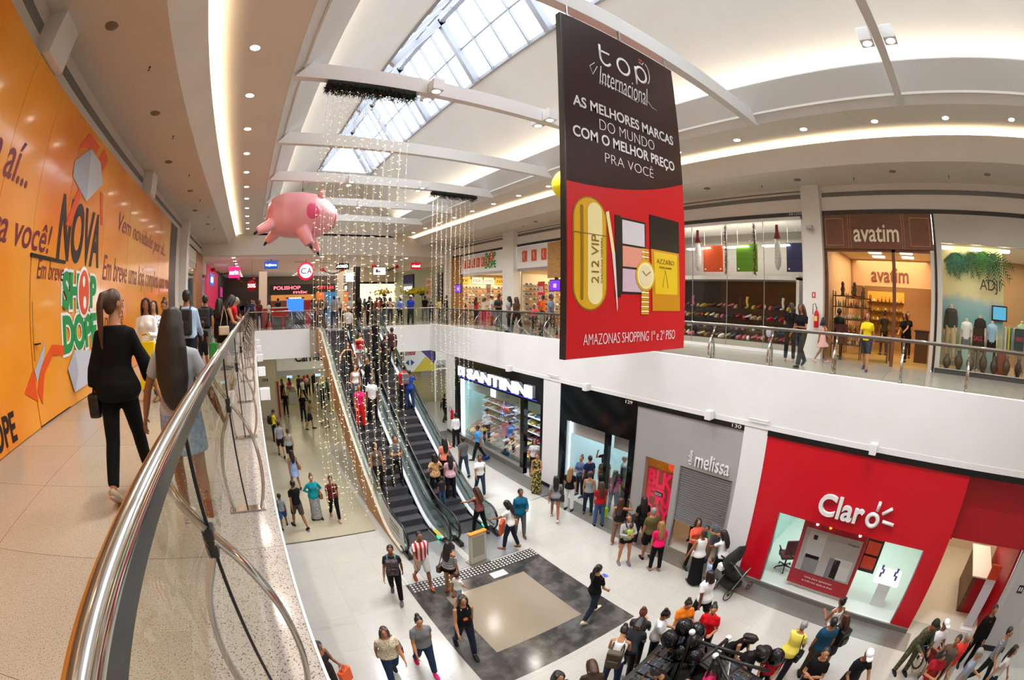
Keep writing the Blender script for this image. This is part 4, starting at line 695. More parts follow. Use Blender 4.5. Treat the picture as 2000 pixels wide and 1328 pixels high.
t = thing('security_camera', 'grey security camera on a bracket at the top of the upper pillar', 'camera', (13.7, 4.1, 3.9), world=True); MB().tube([(13.72, 4.1, 3.95), (13.62, 4.1, 3.95)], .02, 6).build('bracket', P_GREY, t); MB().bbox(13.5, 13.64, 3.98, 4.22, 3.95, 4.05, .02).build('housing', P_GREY, t)
# ------------------------------------------------------------------ ceiling fittings
for side in ('left', 'right'):
    for k in range(18):
        x = -0.56 if side == 'left' else 10.66; y = -7.3+2.07*k; z = 6.012
        t = thing('downlight', 'bright recessed downlight in the %s cove ceiling' % side, 'downlight', (x, y, z-.0), 0, 'downlights of the %s row' % side)
        MB().lathe([(.09, -.012), (.118, -.012), (.122, 0), (.09, 0)], n=16).build('trim_ring', WHITE, t); MB().lathe([(.001, -.016), (.095, -.016), (.095, -.002)], n=14).build('lens', mat('downlight_lens', 'fff6e6', .4, emit=18, ecol='fff4e0'), t)
for side, xs_ in (('left', -2.75), ('right', 12.9)):
    for k in range(7):
        y = 1.9+3.4*k if side == 'left' else -2.4+3.3*k
        o = MB().lathe([(.11, -.02), (.12, 0)], (xs_+.12*(-1)**k, y, ZG-.001), 16).build('ceiling_speaker', mat('grille_brown', '7d6e5f', .7)); tag(o, 'round brownish ceiling speaker over the %s gallery' % side, 'speaker', 'round speakers over the %s gallery' % side)
        o = MB().lathe([(.018, 0), (.02, -.03), (.006, -.04), (.006, -.07), (.022, -.075), (.022, -.08)], (xs_+.35, y+1.4, ZG), 8).build('sprinkler', DARK); tag(o, 'small dark sprinkler head over the %s gallery' % side, 'sprinkler', 'sprinklers over the %s gallery' % side)
for (k, xl, nm) in ((1, (3.35,), 'on the garland beam above the near end of the garland'), (1, (6.35,), 'on the garland beam near the banner'), (-1, (4.6,), 'on the beam nearest the camera'), (3, (3.5,), 'on the third garland beam, left pair'), (3, (6.4,), 'on the third garland beam, right pair'), (5, (4.9,), 'on the far beam')):
    k2 = {1: 2, -1: 0, 3: 4, 5: 5}[k]; y = 0.1+4.02*k2
    for x in xl:
        for s in (-1, 1):
            if k == -1: p = ony(1663 if s < 0 else 1706, 38, .1+s*.25); x = 7.0
            t = thing('square_lamp', 'square white spotlight %s, %s side' % (nm, 'near' if s < 0 else 'far'), 'lamp', (x, y+s*.24, 5.98))
            MB().bbox(-.13, .13, -.13, .13, -.08, .2, .015).build('housing', WHITE, t); MB().lathe([(.001, -.085), (.085, -.085), (.09, -.08)], n=16).build('lens', mat('lamp_violet', 'f3eeff', .3, emit=10, ecol='f0eaff'), t)
            if k in (1, -1, 3): area('beam_lamp', (x, y+s*.24, 5.88), (0, 0, 0), .18, .18, 130, (.95, .95, 1), shape='DISK', spread=2.4)
# ------------------------------------------------------------------ garland boxes under the beams and the light strings that hang from them
FOL = mat('dark_foliage', '12190f', .85); BULB = mat('bulb_glow', 'fff0c8', .4, emit=1.5, ecol='ffe2a0'); WIRE = mat('string_wire', 'd9d4c4', .5)
for (x0, x1, y, n, nm) in ((1.05, 2.95, 8.14, 2600, 'longer'), (6.9, 8.95, 16.18, 1500, 'shorter')):
    m = MB().box(x0, x1, y-.12, y+.12, 5.76, 5.86); rd = random.Random(n)
    for i in range(n):
        q = Vector((rd.uniform(x0-.02, x1+.02), y+rd.choice((-1, 1))*rd.uniform(.05, .15), rd.uniform(5.66, 5.82))); d = Vector((rd.gauss(0, .5), rd.gauss(0, .7), rd.gauss(-.35, .5))).normalized()*.10; s = d.orthogonal().normalized()*.012
        m.add([q+s, q-s, q+d], [(0, 1, 2)])
    tag(m.build('foliage_garland', FOL), '%s bristly black green garland box under a white beam' % nm, 'garland')
rd = random.Random(11)
def light_string(x, y, z0, z1, label, group, sp=.125):
    m = MB(); z = z0; pts = []
    while z > z1: pts.append((x+rd.gauss(0, .006), y+rd.gauss(0, .006), z)); z -= .35
    pts.append((x, y, z1)); m.tube(pts, .0028, 4, cap=False); o = m.build('light_string', WIRE); tag(o, label, 'light string', group)
    b = MB(); z = z0-.1
    while z > z1:
        a = rd.uniform(0, 2*PI); d = Vector((math.cos(a), math.sin(a), rd.uniform(-.5, .5))).normalized(); p = Vector((x, y, z)); q = p+d*.045
        b.tube([p, p+d*.01, q], [.0025, .006, .002], 4, cap=False); z -= sp*rd.uniform(.7, 1.3)
    b.build('bulbs', BULB, o)['kind'] = 'stuff'
for i in range(22):
    x = 1.1+1.8*(i+.5)/22; y = 8.05 if i % 2 else 8.24; zz = -2.65+abs(rd.gauss(0, .25))+(.5 if i > 17 else 0)-(.3*(i % 3 == 0))
    light_string(x, y, 5.76, zz, 'hanging string of warm lights from the longer garland', 'light strings under the longer garland')
for i in range(18):
    x = 6.98+1.9*(i+.5)/18; y = 16.1 if i % 2 else 16.27; zz = -3.2+abs(rd.gauss(0, .9))
    light_string(x, y, 5.76, zz, 'hanging string of warm lights from the shorter garland', 'light strings under the shorter garland', .13)
def smooth_path(P, rz, n=4):
    z0 = P[0][2]; P = [Vector((x, y, z0+(z-z0)*(rz-z0)/(1.2-z0))) for x, y, z in P]; Q = []
    for i in range(len(P)-1):
        a, b, c, d = P[max(0, i-1)], P[i], P[i+1], P[min(len(P)-1, i+2)]
        for k in range(n): t = k/n; Q.append(.5*((2*b)+(c-a)*t+(2*a-5*b+4*c-d)*t*t+(3*b-a-3*c+d)*t**3))
    return Q+[P[-1]]
# ------------------------------------------------------------------ left railing
def railing(nm, label, sx, ox, ys, ye, y_first, step, zb=0.03, rz=1.2):
    """curved double posts, leaning glass, round handrail; sx = +1: the void lies toward +x"""
    t = thing(nm, label, 'railing', (ox, (ys+ye)/2, zb), world=True); X = lambda x: ox+sx*x
    hr = MB().tube([(X(-.247), ys, rz+.005), (X(-.247), ye, rz+.005)], .0225, 14); hr.build('handrail', CHROME, t)
    MB().box(X(-.25), X(-.232), ys, ye, rz-.055, rz-.012).build('glass_channel', mat('channel_steel', '6c7274', .25, .9), t)
    pst = []; y = y_first
    while y < ye: pst.append(y); y += step
    proto = None
    for y in pst:
        pa = [(X(-.11), y, zb), (X(-.065), y, .18), (X(-.05), y, .36), (X(-.075), y, .56), (X(-.145), y, .73), (X(-.225), y, .84), (X(-.30), y, .95), (X(-.335), y, 1.05), (X(-.31), y, 1.15), (X(-.255), y, 1.195)]
        pb = [(X(-.32), y, zb), (X(-.345), y, .2), (X(-.345), y, .38), (X(-.315), y, .58), (X(-.26), y, .72), (X(-.215), y, .83)]
        pa, pb = smooth_path(pa, rz), smooth_path(pb, rz)
        p = MB().tube(pa, .013, 8, ry=.030, up=(0, 1, 0)).build('post', CHROME, t)
        MB().tube(pb, .013, 8, ry=.030, up=(0, 1, 0)).build('inner_arc', CHROME, p); MB().bbox(X(-.36), X(-.07), y-.045, y+.045, zb, zb+.014, .004).build('base_plate', CHROME, p)
        MB().bbox(X(-.255), X(-.215), y-.03, y+.03, .77*rz/1.2, .87*rz/1.2, .008).build('glass_clamp', mat('clamp_black', '1c1d1e', .3), p)
    edges = [ys]+[y for y in pst if ys+.1 < y < ye]+[ye]
    for a, b in zip(edges[:-1], edges[1:]):
        g = MB(); g.add([(X(-.215), a+.006, zb), (X(-.215), b-.006, zb), (X(-.24), b-.006, rz-.015), (X(-.24), a+.006, rz-.015)], [(0, 1, 2, 3)]); pane = g.build('glass_pane', GL, t)
        e = MB()
        for yy in (a+.004,): e.prism([(X(-.21), yy-.003, zb), (X(-.222), yy-.003, zb), (X(-.246), yy-.003, rz-.02), (X(-.234), yy-.003, rz-.02)], (0, .010, 0))
        e.build('glass_edge', mat('gasket', '0d0f0f', .3), pane)
    return t
railing('railing', 'steel and glass railing with leaf shaped posts along the left walkway ledge', 1, 0.0, -3.0, 23.2, 1.23-1.85*2, 1.85)
railing('railing', 'steel and glass railing with curved posts along the right hand gallery', -1, WD, -8.0, 23.2, .64-1.77*4, 1.77, .08, .99)
def far_rail(x0, x1, label):
    t = thing('railing', label, 'railing', ((x0+x1)/2, YF+.3, .05), world=True); y = YF+.38
    MB().tube([(x0, y, 1.0), (x1, y, 1.0)], .03, 10).build('handrail', CHROME, t)
    n = max(2, int((x1-x0)/1.1)); px_ = [x0+(x1-x0)*i/n for i in range(n+1)]
    for x in px_: p = MB().tube([(x, y-.3, .05), (x, y-.33, .4), (x, y-.2, .8), (x, y, .98)], .016, 6).build('post', CHROME, t)
    for a, b in zip(px_[:-1], px_[1:]): MB().quad((a, y-.2, .08), (b, y-.2, .08), (b, y-.03, .93), (a, y-.03, .93)).build('glass_pane', GL, t)
far_rail(-.35, 3.3, 'glass railing at the far edge left of the escalators'); far_rail(6.9, WD+.4, 'glass railing at the far edge right of the escalators')
# ------------------------------------------------------------------ escalators
YA, YB, SL = 12.0, 12.0+5.75/.57735, .57735
def zp(y):
    if y <= YA-.6: return ZL
    if y < YA+.6: f = (y-(YA-.6))/1.2; return ZL+SL*.6*f*f
    if y < YB-.6: return ZL+SL*(y-YA)
    if y < YB+.6: f = ((YB+.6)-y)/1.2; return -SL*.6*f*f
    return 0.0
def band(x0, x1, lo, hi, ys, ye, n=46, floor=None):
    m = MB(); Ys = [ys+(ye-ys)*i/n for i in range(n+1)]
    L = [(max(zp(y)+(lo(y) if callable(lo) else lo), floor if floor is not None else -99)) for y in Ys]; H = [zp(y)+(hi(y) if callable(hi) else hi) for y in Ys]
    for i in range(n):
        a, b = Ys[i], Ys[i+1]; v = [(x0, a, L[i]), (x1, a, L[i]), (x1, b, L[i+1]), (x0, b, L[i+1]), (x0, a, H[i]), (x1, a, H[i]), (x1, b, H[i+1]), (x0, b, H[i+1])]
        f = [(0, 3, 2, 1), (4, 5, 6, 7), (1, 2, 6, 5), (3, 0, 4, 7)]
        if i == 0: f.append((0, 1, 5, 4))
        if i == n-1: f.append((2, 3, 7, 6))
        m.add(v, f)
    return m
RUB = mat('handrail_rubber', '101112', .35); STEP = mat('step_dark', '454548', .4, .3); STEPR = striped('riser_ribs', '323235', '505054', 60, 'X', .5); GREENG = glass('balustrade_glass', (.80, .89, .87), .16); DECK = mat('deck_metal', 'a9acad', .3, .7); CLADO = mat('orange_cladding', 'c08a5a', .45); CREAMD = mat('cream_deck', 'd9cdb8', .4)
def escalator(label, xc, half, outer, led_side, green, name='escalator'):
    t = thing(name, label, 'escalator', (xc, 16, ZL), world=True)
    m0 = MB().box(-.5, .5, 0, .40, -.02, 0).box(-.5, .5, 0, .02, -.22, 0); me = m0.mesh('step'); me.materials.append(STEP)
    rb = MB()
    for k in range(24): x = -.49+.0415*k; rb.box(x, x+.02, -.012, 0, -.22, -.004)
    rm = rb.mesh('riser'); rm.materials.append(STEPR)
    y = YA-.35; k = 0
    while y < YB:
        z = zp(y+.4) if y < YA else min(0, zp(y)+.231*.9)
        o = link('step', me, t); o.matrix_basis = Matrix.Translation((xc, y, z)); r = link('riser', rm, o); y += .40
    MB().box(xc-.52, xc+.52, 10.95, YA-.2, ZL, ZL+.02).build('comb_plate', DARK, t); MB().box(xc-half-.05, xc+half+.05, 9.2, 10.98, ZL, ZL+.012).build('landing_plate', DECK, t); MB().box(xc-.52, xc+.52, YB+.1, 23.6, -.01, .012).build('landing_plate', DECK, t)
    for s in (-1, 1):
        gx = xc+s*half
        g = band(gx-.008, gx+.008, .14, .93, 10.75, 22.85); p = g.build('balustrade', GREENG, t)
        # rounded ends of the glass
        e = MB()
        for (yc, zc, d) in ((10.75, ZL+.535, -1), (22.85, .535, 1)):
            a = [(gx, yc+d*.395*math.sin(PI*q/10), zc+.395*math.cos(PI*q/10)) for q in range(11)]; e.add(a, [tuple(range(11))])
        e.build('balustrade_end', GREENG, t)
        hr = []; 
        for q in range(9): a = PI*(1-q/8); hr.append((gx, 10.75-.42*math.sin(a), ZL+.535+.42*math.cos(a)))
        for q in range(1, 46): yy = 10.75+(22.85-10.75)*q/46; hr.append((gx, yy, zp(yy)+.955))
        for q in range(9): a = PI*q/8; hr.append((gx, 22.85+.42*math.sin(a), .535+.42*math.cos(a)))
        MB().tube(hr, .04, 8, ry=.022, up=(0, 0, 1)).build('handrail', RUB, t)
        MB().box(gx-.07, gx+.07, 10.25, 10.95, ZL, ZL+.14).build('newel_base', RUB, t)
        w = .16; d0, d1 = (gx-.10, gx+.0) if s > 0 else (gx, gx+.10)
        band(d0, d1, .10, .16, 10.8, 23.0).build('inner_deck', mat('deck_white', 'e6e7e6', .35), t)
        sx_ = gx-s*.11; band(min(sx_, sx_-s*.01), max(sx_, sx_-s*.01), -.2, .10, 10.9, 22.9).build('skirt', mat('skirt_black', '15151a', .3), t)
        if s == led_side: band(min(sx_, sx_+s*.02), max(sx_, sx_+s*.02), .10, .24, 11.6, 22.4).build('led_band', mat('led_band', 'eef2ff', .4, emit=.55, ecol='eef2ff'), t)
        zz = MB().ell((sx_-s*.015, 11.0, ZL+.09), (.012, .12, .04), 12, 8).build('go_light', mat('go_green', '1fe090', .3, emit=2.5), t)
        o0, o1 = outer[0 if s < 0 else 1]
        band(min(o0, gx), max(o0, gx), .06, .13, 10.7, 23.1).build('outer_deck', CREAMD if (s < 0 and xc < 5) else DECK, t)
        if s < 0 and xc < 5: band(o0, o0+.04, -1.15, .06, 11.0, 23.4, floor=ZL).build('side_cladding', CLADO, t); band(o0+.04, xc+half+.12, -1.2, -.85, 12.5, 23.4, floor=ZL).build('truss_underside', DARK, t)
        elif s > 0 and xc > 5: band(o1-.04, o1, -1.15, .06, 11.0, 23.4, floor=ZL).build('side_cladding', mat('side_grey', 'a8b0ae', .4), t); band(xc-half-.15, o1-.04, -1.2, -.85, 12.5, 23.4, floor=ZL).build('truss_underside', DARK, t)
    return t
e1 = escalator('left escalator coming down, with orange outer cladding', 4.17, .67, ((3.37, 3.5), (4.84, 5.0)), 1, True)
e2 = escalator('right escalator going up, with a bright lit inner skirt', 5.80, .65, ((4.99, 5.15), (6.45, 6.75)), 1, True)
o = band(3.46, 3.475, .15, .9, 10.6, 12.6, 12); o = o.build('newel_label', mat('label_white', 'e9ebea', .45), e1)
for k, w in enumerate(('SEGURE O CORRIMAO', 'NAO SENTE NOS DEGRAUS', 'CUIDADO')): put_text(w, (3.452, 11.75, ZL+.68-.13*k), (0, -1, 0), UP, .85, .06, DARK, o, .002)
o = MB().box(4.70, 4.80, 10.95, 11.35, ZL+.165, ZL+.172).build('warning_label', mat('warn_yellow', 'e6d23a', .4), e1)
t = thing('floor_stand', 'grey metal floor stand with an orange top at the foot of the escalators', 'sign stand', (5.15, 9.3, ZL), .12)
MB().bbox(-.27, .27, -.05, .05, .03, 1.0, .01).build('body', mat('stand_beige', 'c6c3b4', .45), t); MB().box(-.2, .2, -.056, -.05, .25, .92).build('panel', spotted('perforated', ['8d8c7c', 'a09e8e'], 90, .5), t); MB().bbox(-.29, .29, -.07, .07, 1.0, 1.05, .012).build('top', mat('stand_orange', 'e08a1c', .4), t); MB().box(-.3, .3, -.2, .2, 0, .03).build('base', STEEL, t)
# ------------------------------------------------------------------ the big red banner
by = 4.0
t = thing('hanging_banner', 'tall black and red advertising banner hanging from a white beam', 'banner', (4.75, by, .8), world=True)
x0, x1, z0, z1 = 3.46, 6.0, .78, 5.66
MB().box(x0, x1, by, by+.09, z0, z1).build('panel', mat('banner_red', 'c0101a', .4, spec=.3), t)
N_ = 28; top = [(x0+(x1-x0)*i/N_, 3.47-.56*math.sin(PI*min(1, (i/N_)*.72+.28))-.0+(-.02)) for i in range(N_+1)]
arc = [(x0+(x1-x0)*i/N_, (lambda u: 2.98+.50*u*u-.03*u)(i/N_)) for i in range(N_+1)]
pd = MB(); pd.prism([(x, by, z) for x, z in arc]+[(x1, by, z1), (x0, by, z1)], (0, -.003, 0)); pd.build('dark_field', mat('banner_brown', '2a0f0f', .45, spec=.2), t)
MB().box(x0-.02, x0, by-.005, by+.095, z0, z1).build('edge', BLACK, t)
fx, BW = (1, 0, 0), mat('banner_white', 'f4f1ee', .4); GO = mat('print_gold', 'd9a80e', .3); GOL = mat('print_light_gold', 'f6e9a8', .3); GOD = mat('print_dark_gold', '8a6a06', .3)
yb = by-.006
def bt(s, x, z, w, h, bold=0, shear=0, m=BW, yy=yb): return put_text(s, (x, yy, z), fx, UP, w, h, m, t, .003, bold, shear)
def stroke(pts, r, m, name='print', yy=yb, parent=None): return MB().tube([(x, yy, z) for x, z in pts], r, 6, ry=.003, up=(0, 1, 0)).build(name, m, parent or t)
def arcp(cx, cz, rx, rz, a0, a1, n=14): return [(cx+rx*math.cos(math.radians(a0+(a1-a0)*i/n)), cz+rz*math.sin(math.radians(a0+(a1-a0)*i/n))) for i in range(n+1)]
stroke([(4.18, 5.36), (4.18, 5.13)]+arcp(4.29, 5.13, .11, .13, 180, 330), .024, BW, 'lettering'); stroke([(4.18, 5.24), (4.38, 5.24)], .022, BW, 'lettering')
MB().tube([(x, yb, z) for x, z in arcp(4.68, 5.14, .135, .145, 0, 345, 22)], .024, 6, ry=.003, up=(0, 1, 0), closed=True).build('lettering', BW, t)
MB().tube([(x, yb, z) for x, z in arcp(5.10, 5.17, .125, .145, 0, 345, 22)], .024, 6, ry=.003, up=(0, 1, 0), closed=True).build('lettering', BW, t); stroke([(4.97, 5.28), (4.97, 4.93)], .024, BW, 'lettering')
stroke(arcp(5.22, 5.25, .10, .2, 80, -70, 12), .009, BW, 'leaf_line'); stroke([(5.08, 5.42), (5.16, 5.40), (5.2, 5.46)], .008, BW, 'leaf_line'); MB().ell((5.12, yb, 5.47), (.05, .003, .025), 10, 6).build('leaf', RED, t)
bt('Internacional', 4.12, 4.60, 1.1, .34, -.01, .35); stroke([(4.05, 4.95), (3.95, 4.85), (4.0, 4.72), (4.1, 4.9)], .006, BW, 'lettering'); stroke([(4.15, 4.66), (4.6, 4.62), (4.95, 4.58)], .006, BW, 'lettering'); stroke([(5.2, 4.7), (5.3, 4.62), (5.42, 4.60)], .006, BW, 'lettering')
bt('AS MELHORES MARCAS', 3.60, 4.08, 2.2, .17, .018); bt('DO MUNDO', 4.07, 3.84, 1.2, .165, -.018); bt('COM O MELHOR PREÇO', 3.58, 3.58, 2.2, .20, .018); bt('PRA VOCÊ', 4.15, 3.37, 1.05, .18, -.018)
# perfume tube, pencil, palette, watch, bottle as flat prints
def pill(cx, z0_, z1_, w, m, yy): r = w/2; pts = arcp(cx, z1_-r, r, r*1.0, 0, 180, 12)+arcp(cx, z0_+r, r, r, 180, 360, 12); return MB().prism([(x, yy, z) for x, z in pts], (0, -.002, 0)).build('perfume_print', m, t)
pill(3.85, 1.37, 2.83, .60, GOD, yb+.003); pill(3.85, 1.39, 2.81, .56, GO, yb); pill(3.93, 1.45, 2.76, .26, GOL, yb-.003); pill(3.70, 1.5, 2.7, .05, GOD, yb-.004); stroke([(3.57, 2.34), (4.13, 2.34)], .006, GOD, 'print', yb-.006)
put_text('212 VIP', (3.99, yb-.008, 1.72), (0, 0, 1), (-1, 0, 0), .62, .13, GOD, t, .003); put_text('CAROLINA HERRERA', (4.06, yb-.008, 1.72), (0, 0, 1), (-1, 0, 0), .6, .03, GOD, t, .003)
MB().prism([(4.13, yb, 2.66), (4.19, yb, 2.69), (4.30, yb, 2.13), (4.24, yb, 2.13)], (0, -.003, 0)).build('pencil_print', GOL, t); MB().prism([(4.24, yb, 2.13), (4.30, yb, 2.13), (4.36, yb, 1.42), (4.35, yb, 1.36)], (0, -.003, 0)).build('pencil_print', mat('print_white', 'e6e2dc', .3), t)
MB().box(4.31, 4.42, yb-.002, yb, 1.55, 2.66).box(4.42, 4.96, yb-.002, yb, 1.6, 2.64).build('palette_print', mat('print_black', '17120f', .3), t)
for a, b, c in ((2.28, 2.61, 'dcd6da'), (1.97, 2.25, 'e39a86'), (1.63, 1.94, 'd6b8c6')): MB().box(4.45, 4.93, yb-.005, yb-.002, a, b).build('palette_colour', mat('print_'+c, c, .3), t)
wz = 1.87; wx = 4.94
for k in range(7): MB().box(wx-.08, wx+.08, yb-.008, yb-.004, 2.02+.035*k, 2.045+.035*k).build('watch_link', GOL if k % 2 else GO, t)
for k in range(12): MB().box(wx-.085, wx+.085, yb-.008, yb-.004, 1.32+.033*k, 1.345+.033*k).build('watch_link', GOL if k % 2 else GO, t)
for r, m, yy in ((.22, GO, .009), (.19, GOL, .012), (.15, mat('print_dial', 'e9dcae', .3), .015)): MB().prism([(x, yb-yy, z) for x, z in arcp(wx, wz, r, r, 0, 350, 28)], (0, -.003, 0)).build('watch_print', m, t)
stroke([(wx-.08, wz+.06), (wx, wz), (wx+.1, wz+.06)], .008, GOD, 'watch_hand', yb-.02)
MB().box(5.06, 5.82, yb-.003, yb, 2.27, 2.78).build('perfume_cap', MATS['print_black'], t); MB().prism([(5.08, yb, 2.27), (5.80, yb, 2.27), (5.84, yb, 1.37), (5.12, yb, 1.37)], (0, -.004, 0)).build('perfume_print', mat('print_amber', 'c98a08', .25), t); MB().prism([(5.14, yb-.004, 2.24), (5.74, yb-.004, 2.24), (5.76, yb-.004, 1.62), (5.18, yb-.004, 1.62)], (0, -.003, 0)).build('perfume_print', mat('print_yellow', 'e6c21c', .25), t)
put_text('AZZARO', (5.2, yb-.01, 2.07), fx, UP, .46, .07, GOD, t, .003); put_text('POUR HOMME', (5.27, yb-.01, 2.0), fx, UP, .32, .03, GOD, t, .003); stroke([(5.36, 1.72), (5.42, 1.98), (5.5, 1.72)], .004, GOD, 'print', yb-.01)
bt('AMAZONAS SHOPPING 1º e 2º PISO', 3.74, .94, 1.98, .14, -.012)
MB().box(4.68, 4.72, by+.02, by+.06, 5.66, 5.9).box(3.6, 3.62, by+.03, by+.05, 5.66, 5.9).box(5.86, 5.88, by+.03, by+.05, 5.66, 5.9).build('hanger', ALU, t)
# ------------------------------------------------------------------ pink pig and yellow balloon
t = thing('pig_balloon', 'pink inflatable pig hanging by a rope under the vault', 'balloon', (1.62, 16.1, 4.55), -.10)
PK = spotted('pig_pink', ['ec929c', 'f4a4aa', 'f6b0b0'], 1.2, .38, 1, interp='LINEAR')
def blob(name, mb, vox, mats, parent, it=6):
    o = mb.build(name, mats, parent); r = o.modifiers.new('remesh', 'REMESH'); r.mode = 'VOXEL'; r.voxel_size = vox; r.use_smooth_shade = True; s = o.modifiers.new('smooth', 'SMOOTH'); s.iterations = it; s.factor = .5; return o
body = MB().tube([(-1.28, 0, 0), (-1.2, 0, 0), (-1.0, 0, .03), (-.6, 0, .06), (0, 0, .05), (.5, 0, 0), (.9, 0, -.04), (1.18, 0, -.06), (1.30, 0, -.07)], [.15, .42, .66, .82, .86, .82, .68, .5, .42], 28, ry=[.15, .42, .66, .82, .86, .82, .68, .5, .42])
for (a, b, r) in (((-1.0, -.45, -.35), (-1.55, -.6, -.62), .2), ((-.85, .4, -.5), (-1.25, .5, -.85), .2), ((.12, -.55, -.55), (.42, -.68, -1.12), .24), ((.4, .45, -.6), (.75, .5, -1.25), .22)): body.tube([a, tuple((p+q)/2 for p, q in zip(a, b)), b], [r*1.1, r, r*.72], 12)
blob('body', body, .045, PK, t, 8)
for (p, d) in (((-1.58, -.61, -.66), (-.7, -.1, -.7)), ((-1.28, .5, -.9), (-.6, 0, -.8)), ((.46, -.7, -1.18), (.5, 0, -.85)), ((.79, .5, -1.3), (.5, 0, -.85))):
    d = Vector(d).normalized()
    h = MB()
    for s in (-1, 1): q = Vector(p)+Vector((0, s*.06, 0)); h.tube([q-d*.05, q+d*.04, q+d*.11], [.055, .045, .012], 8)
    h.build('hoof', BLACK, t)
for s in (-1, 1): MB().tube([(.72, s*.38, .62), (.75, s*.42, .78), (.80, s*.44, .93)], [.14, .12, .03], 10, ry=[.06, .05, .02]).build('ear', PK, t); MB().ell((1.05, s*.3, .33), .055, 10, 8).build('eye', BLACK, t)
MB().ell((.42, -.74, .05), (.32, .12, .30), 16, 10).build('cheek', mat('pig_blush', 'ee5a86', .4), t)
MB().tube([(1.26, 0, -.07), (1.36, 0, -.08)], .36, 24, up=(0, 0, 1)).build('snout', mat('snout_pink', 'e88a94', .4), t)
for s in (-1, 1): MB().ell((1.37, s*.13, -.04), (.02, .06, .09), 10, 8).build('nostril', mat('mouth_red', 'b0434f', .5), t)
MB().tube([(1.1, -.42, -.32), (1.15, -.3, -.46), (1.17, 0, -.5), (1.15, .3, -.46)], .03, 8).build('mouth', MATS['mouth_red'], t)
MB().tube([(.05, 0, .9), (.03, 0, 1.0), (.08, 0, 1.05)], .02, 6).tube([(.03, 0, 1.0), (.03, 0, 1.345)], .008, 6).build('rope', DARK, t)
p = ony(1101, 360, 8.14); t = thing('yellow_balloon', 'yellow round inflatable mostly hidden behind the red banner', 'balloon', p, world=False)
MB().ell((.13, 0, 0), .40, 20, 14).build('ball', mat('balloon_yellow', 'f2e21a', .35), t); MB().tube([(.13, 0, .39), (.13, 0, 5.895-p.z)], .006, 5).build('rope', DARK, t)
# ------------------------------------------------------------------ orange hoarding on the left
hxp = -3.66
ORH = mat('hoarding_orange', 'e98a1c', .16, coat=.4); N, L, b = nodes(ORH); mp = coord(N, L, (1, 1, 1)); nz = N.new('ShaderNodeTexNoise'); nz.inputs['Scale'].default_value = .45; nz.inputs['Detail'].default_value = 1; L.new(mp.outputs[0], nz.inputs[0]); rr = ramp(N, [(.3, 'e57c12'), (.55, 'ee9a2c'), (.75, 'f2a844')]); L.new(nz.outputs[0], rr.inputs[0]); L.new(rr.outputs[0], b.inputs['Base Color'])
t = thing('hoarding', 'long glossy orange hoarding with painted words covering a shopfront', 'hoarding', (hxp-.1, 6, 0), world=True)
seams = [-7.5, -5.0, -2.5, 0.0, 2.4, 4.67, 5.83]
for a, b2 in zip(seams[:-1], seams[1:]): MB().box(hxp-.12, hxp, a+.004, b2-.004, .01, 4.7).build('panel', ORH, t)
MB().box(hxp-.12, hxp, 5.834, 7.146, 2.32, 4.7).build('panel', ORH, t)
for a, b2 in zip((7.15, 9.3, 11.4, 13.5, 15.5), (9.3, 11.4, 13.5, 15.5, 17.53)): MB().box(hxp-.12, hxp, a+.004, b2-.004, .01, 4.7).build('panel', ORH, t)
d = MB().box(hxp-.11, hxp+.01, 5.845, 7.135, .03, 2.30).build('door', ORH, t); MB().box(hxp, hxp+.03, 5.8, 7.2, 2.28, 2.33).build('door_rail', BLACK, d); MB().tube([(hxp+.01, 5.95, 1.12), (hxp+.06, 5.95, 1.12), (hxp+.06, 6.08, 1.12)], .014, 6).build('handle', BLACK, d); MB().box(hxp+.01, hxp+.013, 5.90, 5.93, .9, 1.7).build('lock_strip', mat('lock_brass', 'a8884a', .3, .6), d)
MB().box(hxp-.12, hxp-.08, 7.14, 17.53, 0, .01).build('base', BLACK, t)
PLUM = mat('script_plum', '701a2c', .35); INK = mat('ink_black', '1e0f10', .35); RIB = mat('ribbon_orange', 'e0521e', .3); PAP = mat('paper_grey', 'aeb4c2', .4); PAP2 = mat('paper_light', 'c9ccd6', .4)
ht = lambda s, y, z, w, h, m=PLUM, bold=.0, shear=.3, dx=.004: put_text(s, (hxp+dx, y, z), L_, UP, w, h, m, t, .003, bold, shear)
ht('Vem aí...', 3.35, 3.1, 2.05, .55, PLUM, .01); ht('para você!', 3.9, 2.24, 2.65, .55, PLUM, .01); ht('Em breve', 6.05, 2.0, 1.1, .28, PLUM, 0, .3, .016)
ht('NOVA', 6.8, 2.32, 2.3, 1.05, INK, .035, .08); ht('Vem novidade por aí...', 10.4, 3.15, 6.3, .55); ht('Em breve uma loja completa para você!', 9.4, 1.95, 8.6, .7); ht('DOPE', 4.05, .07, .97, .36, INK, .03, .05); ht('p/ você', 9.5, 1.05, 1.6, .4)
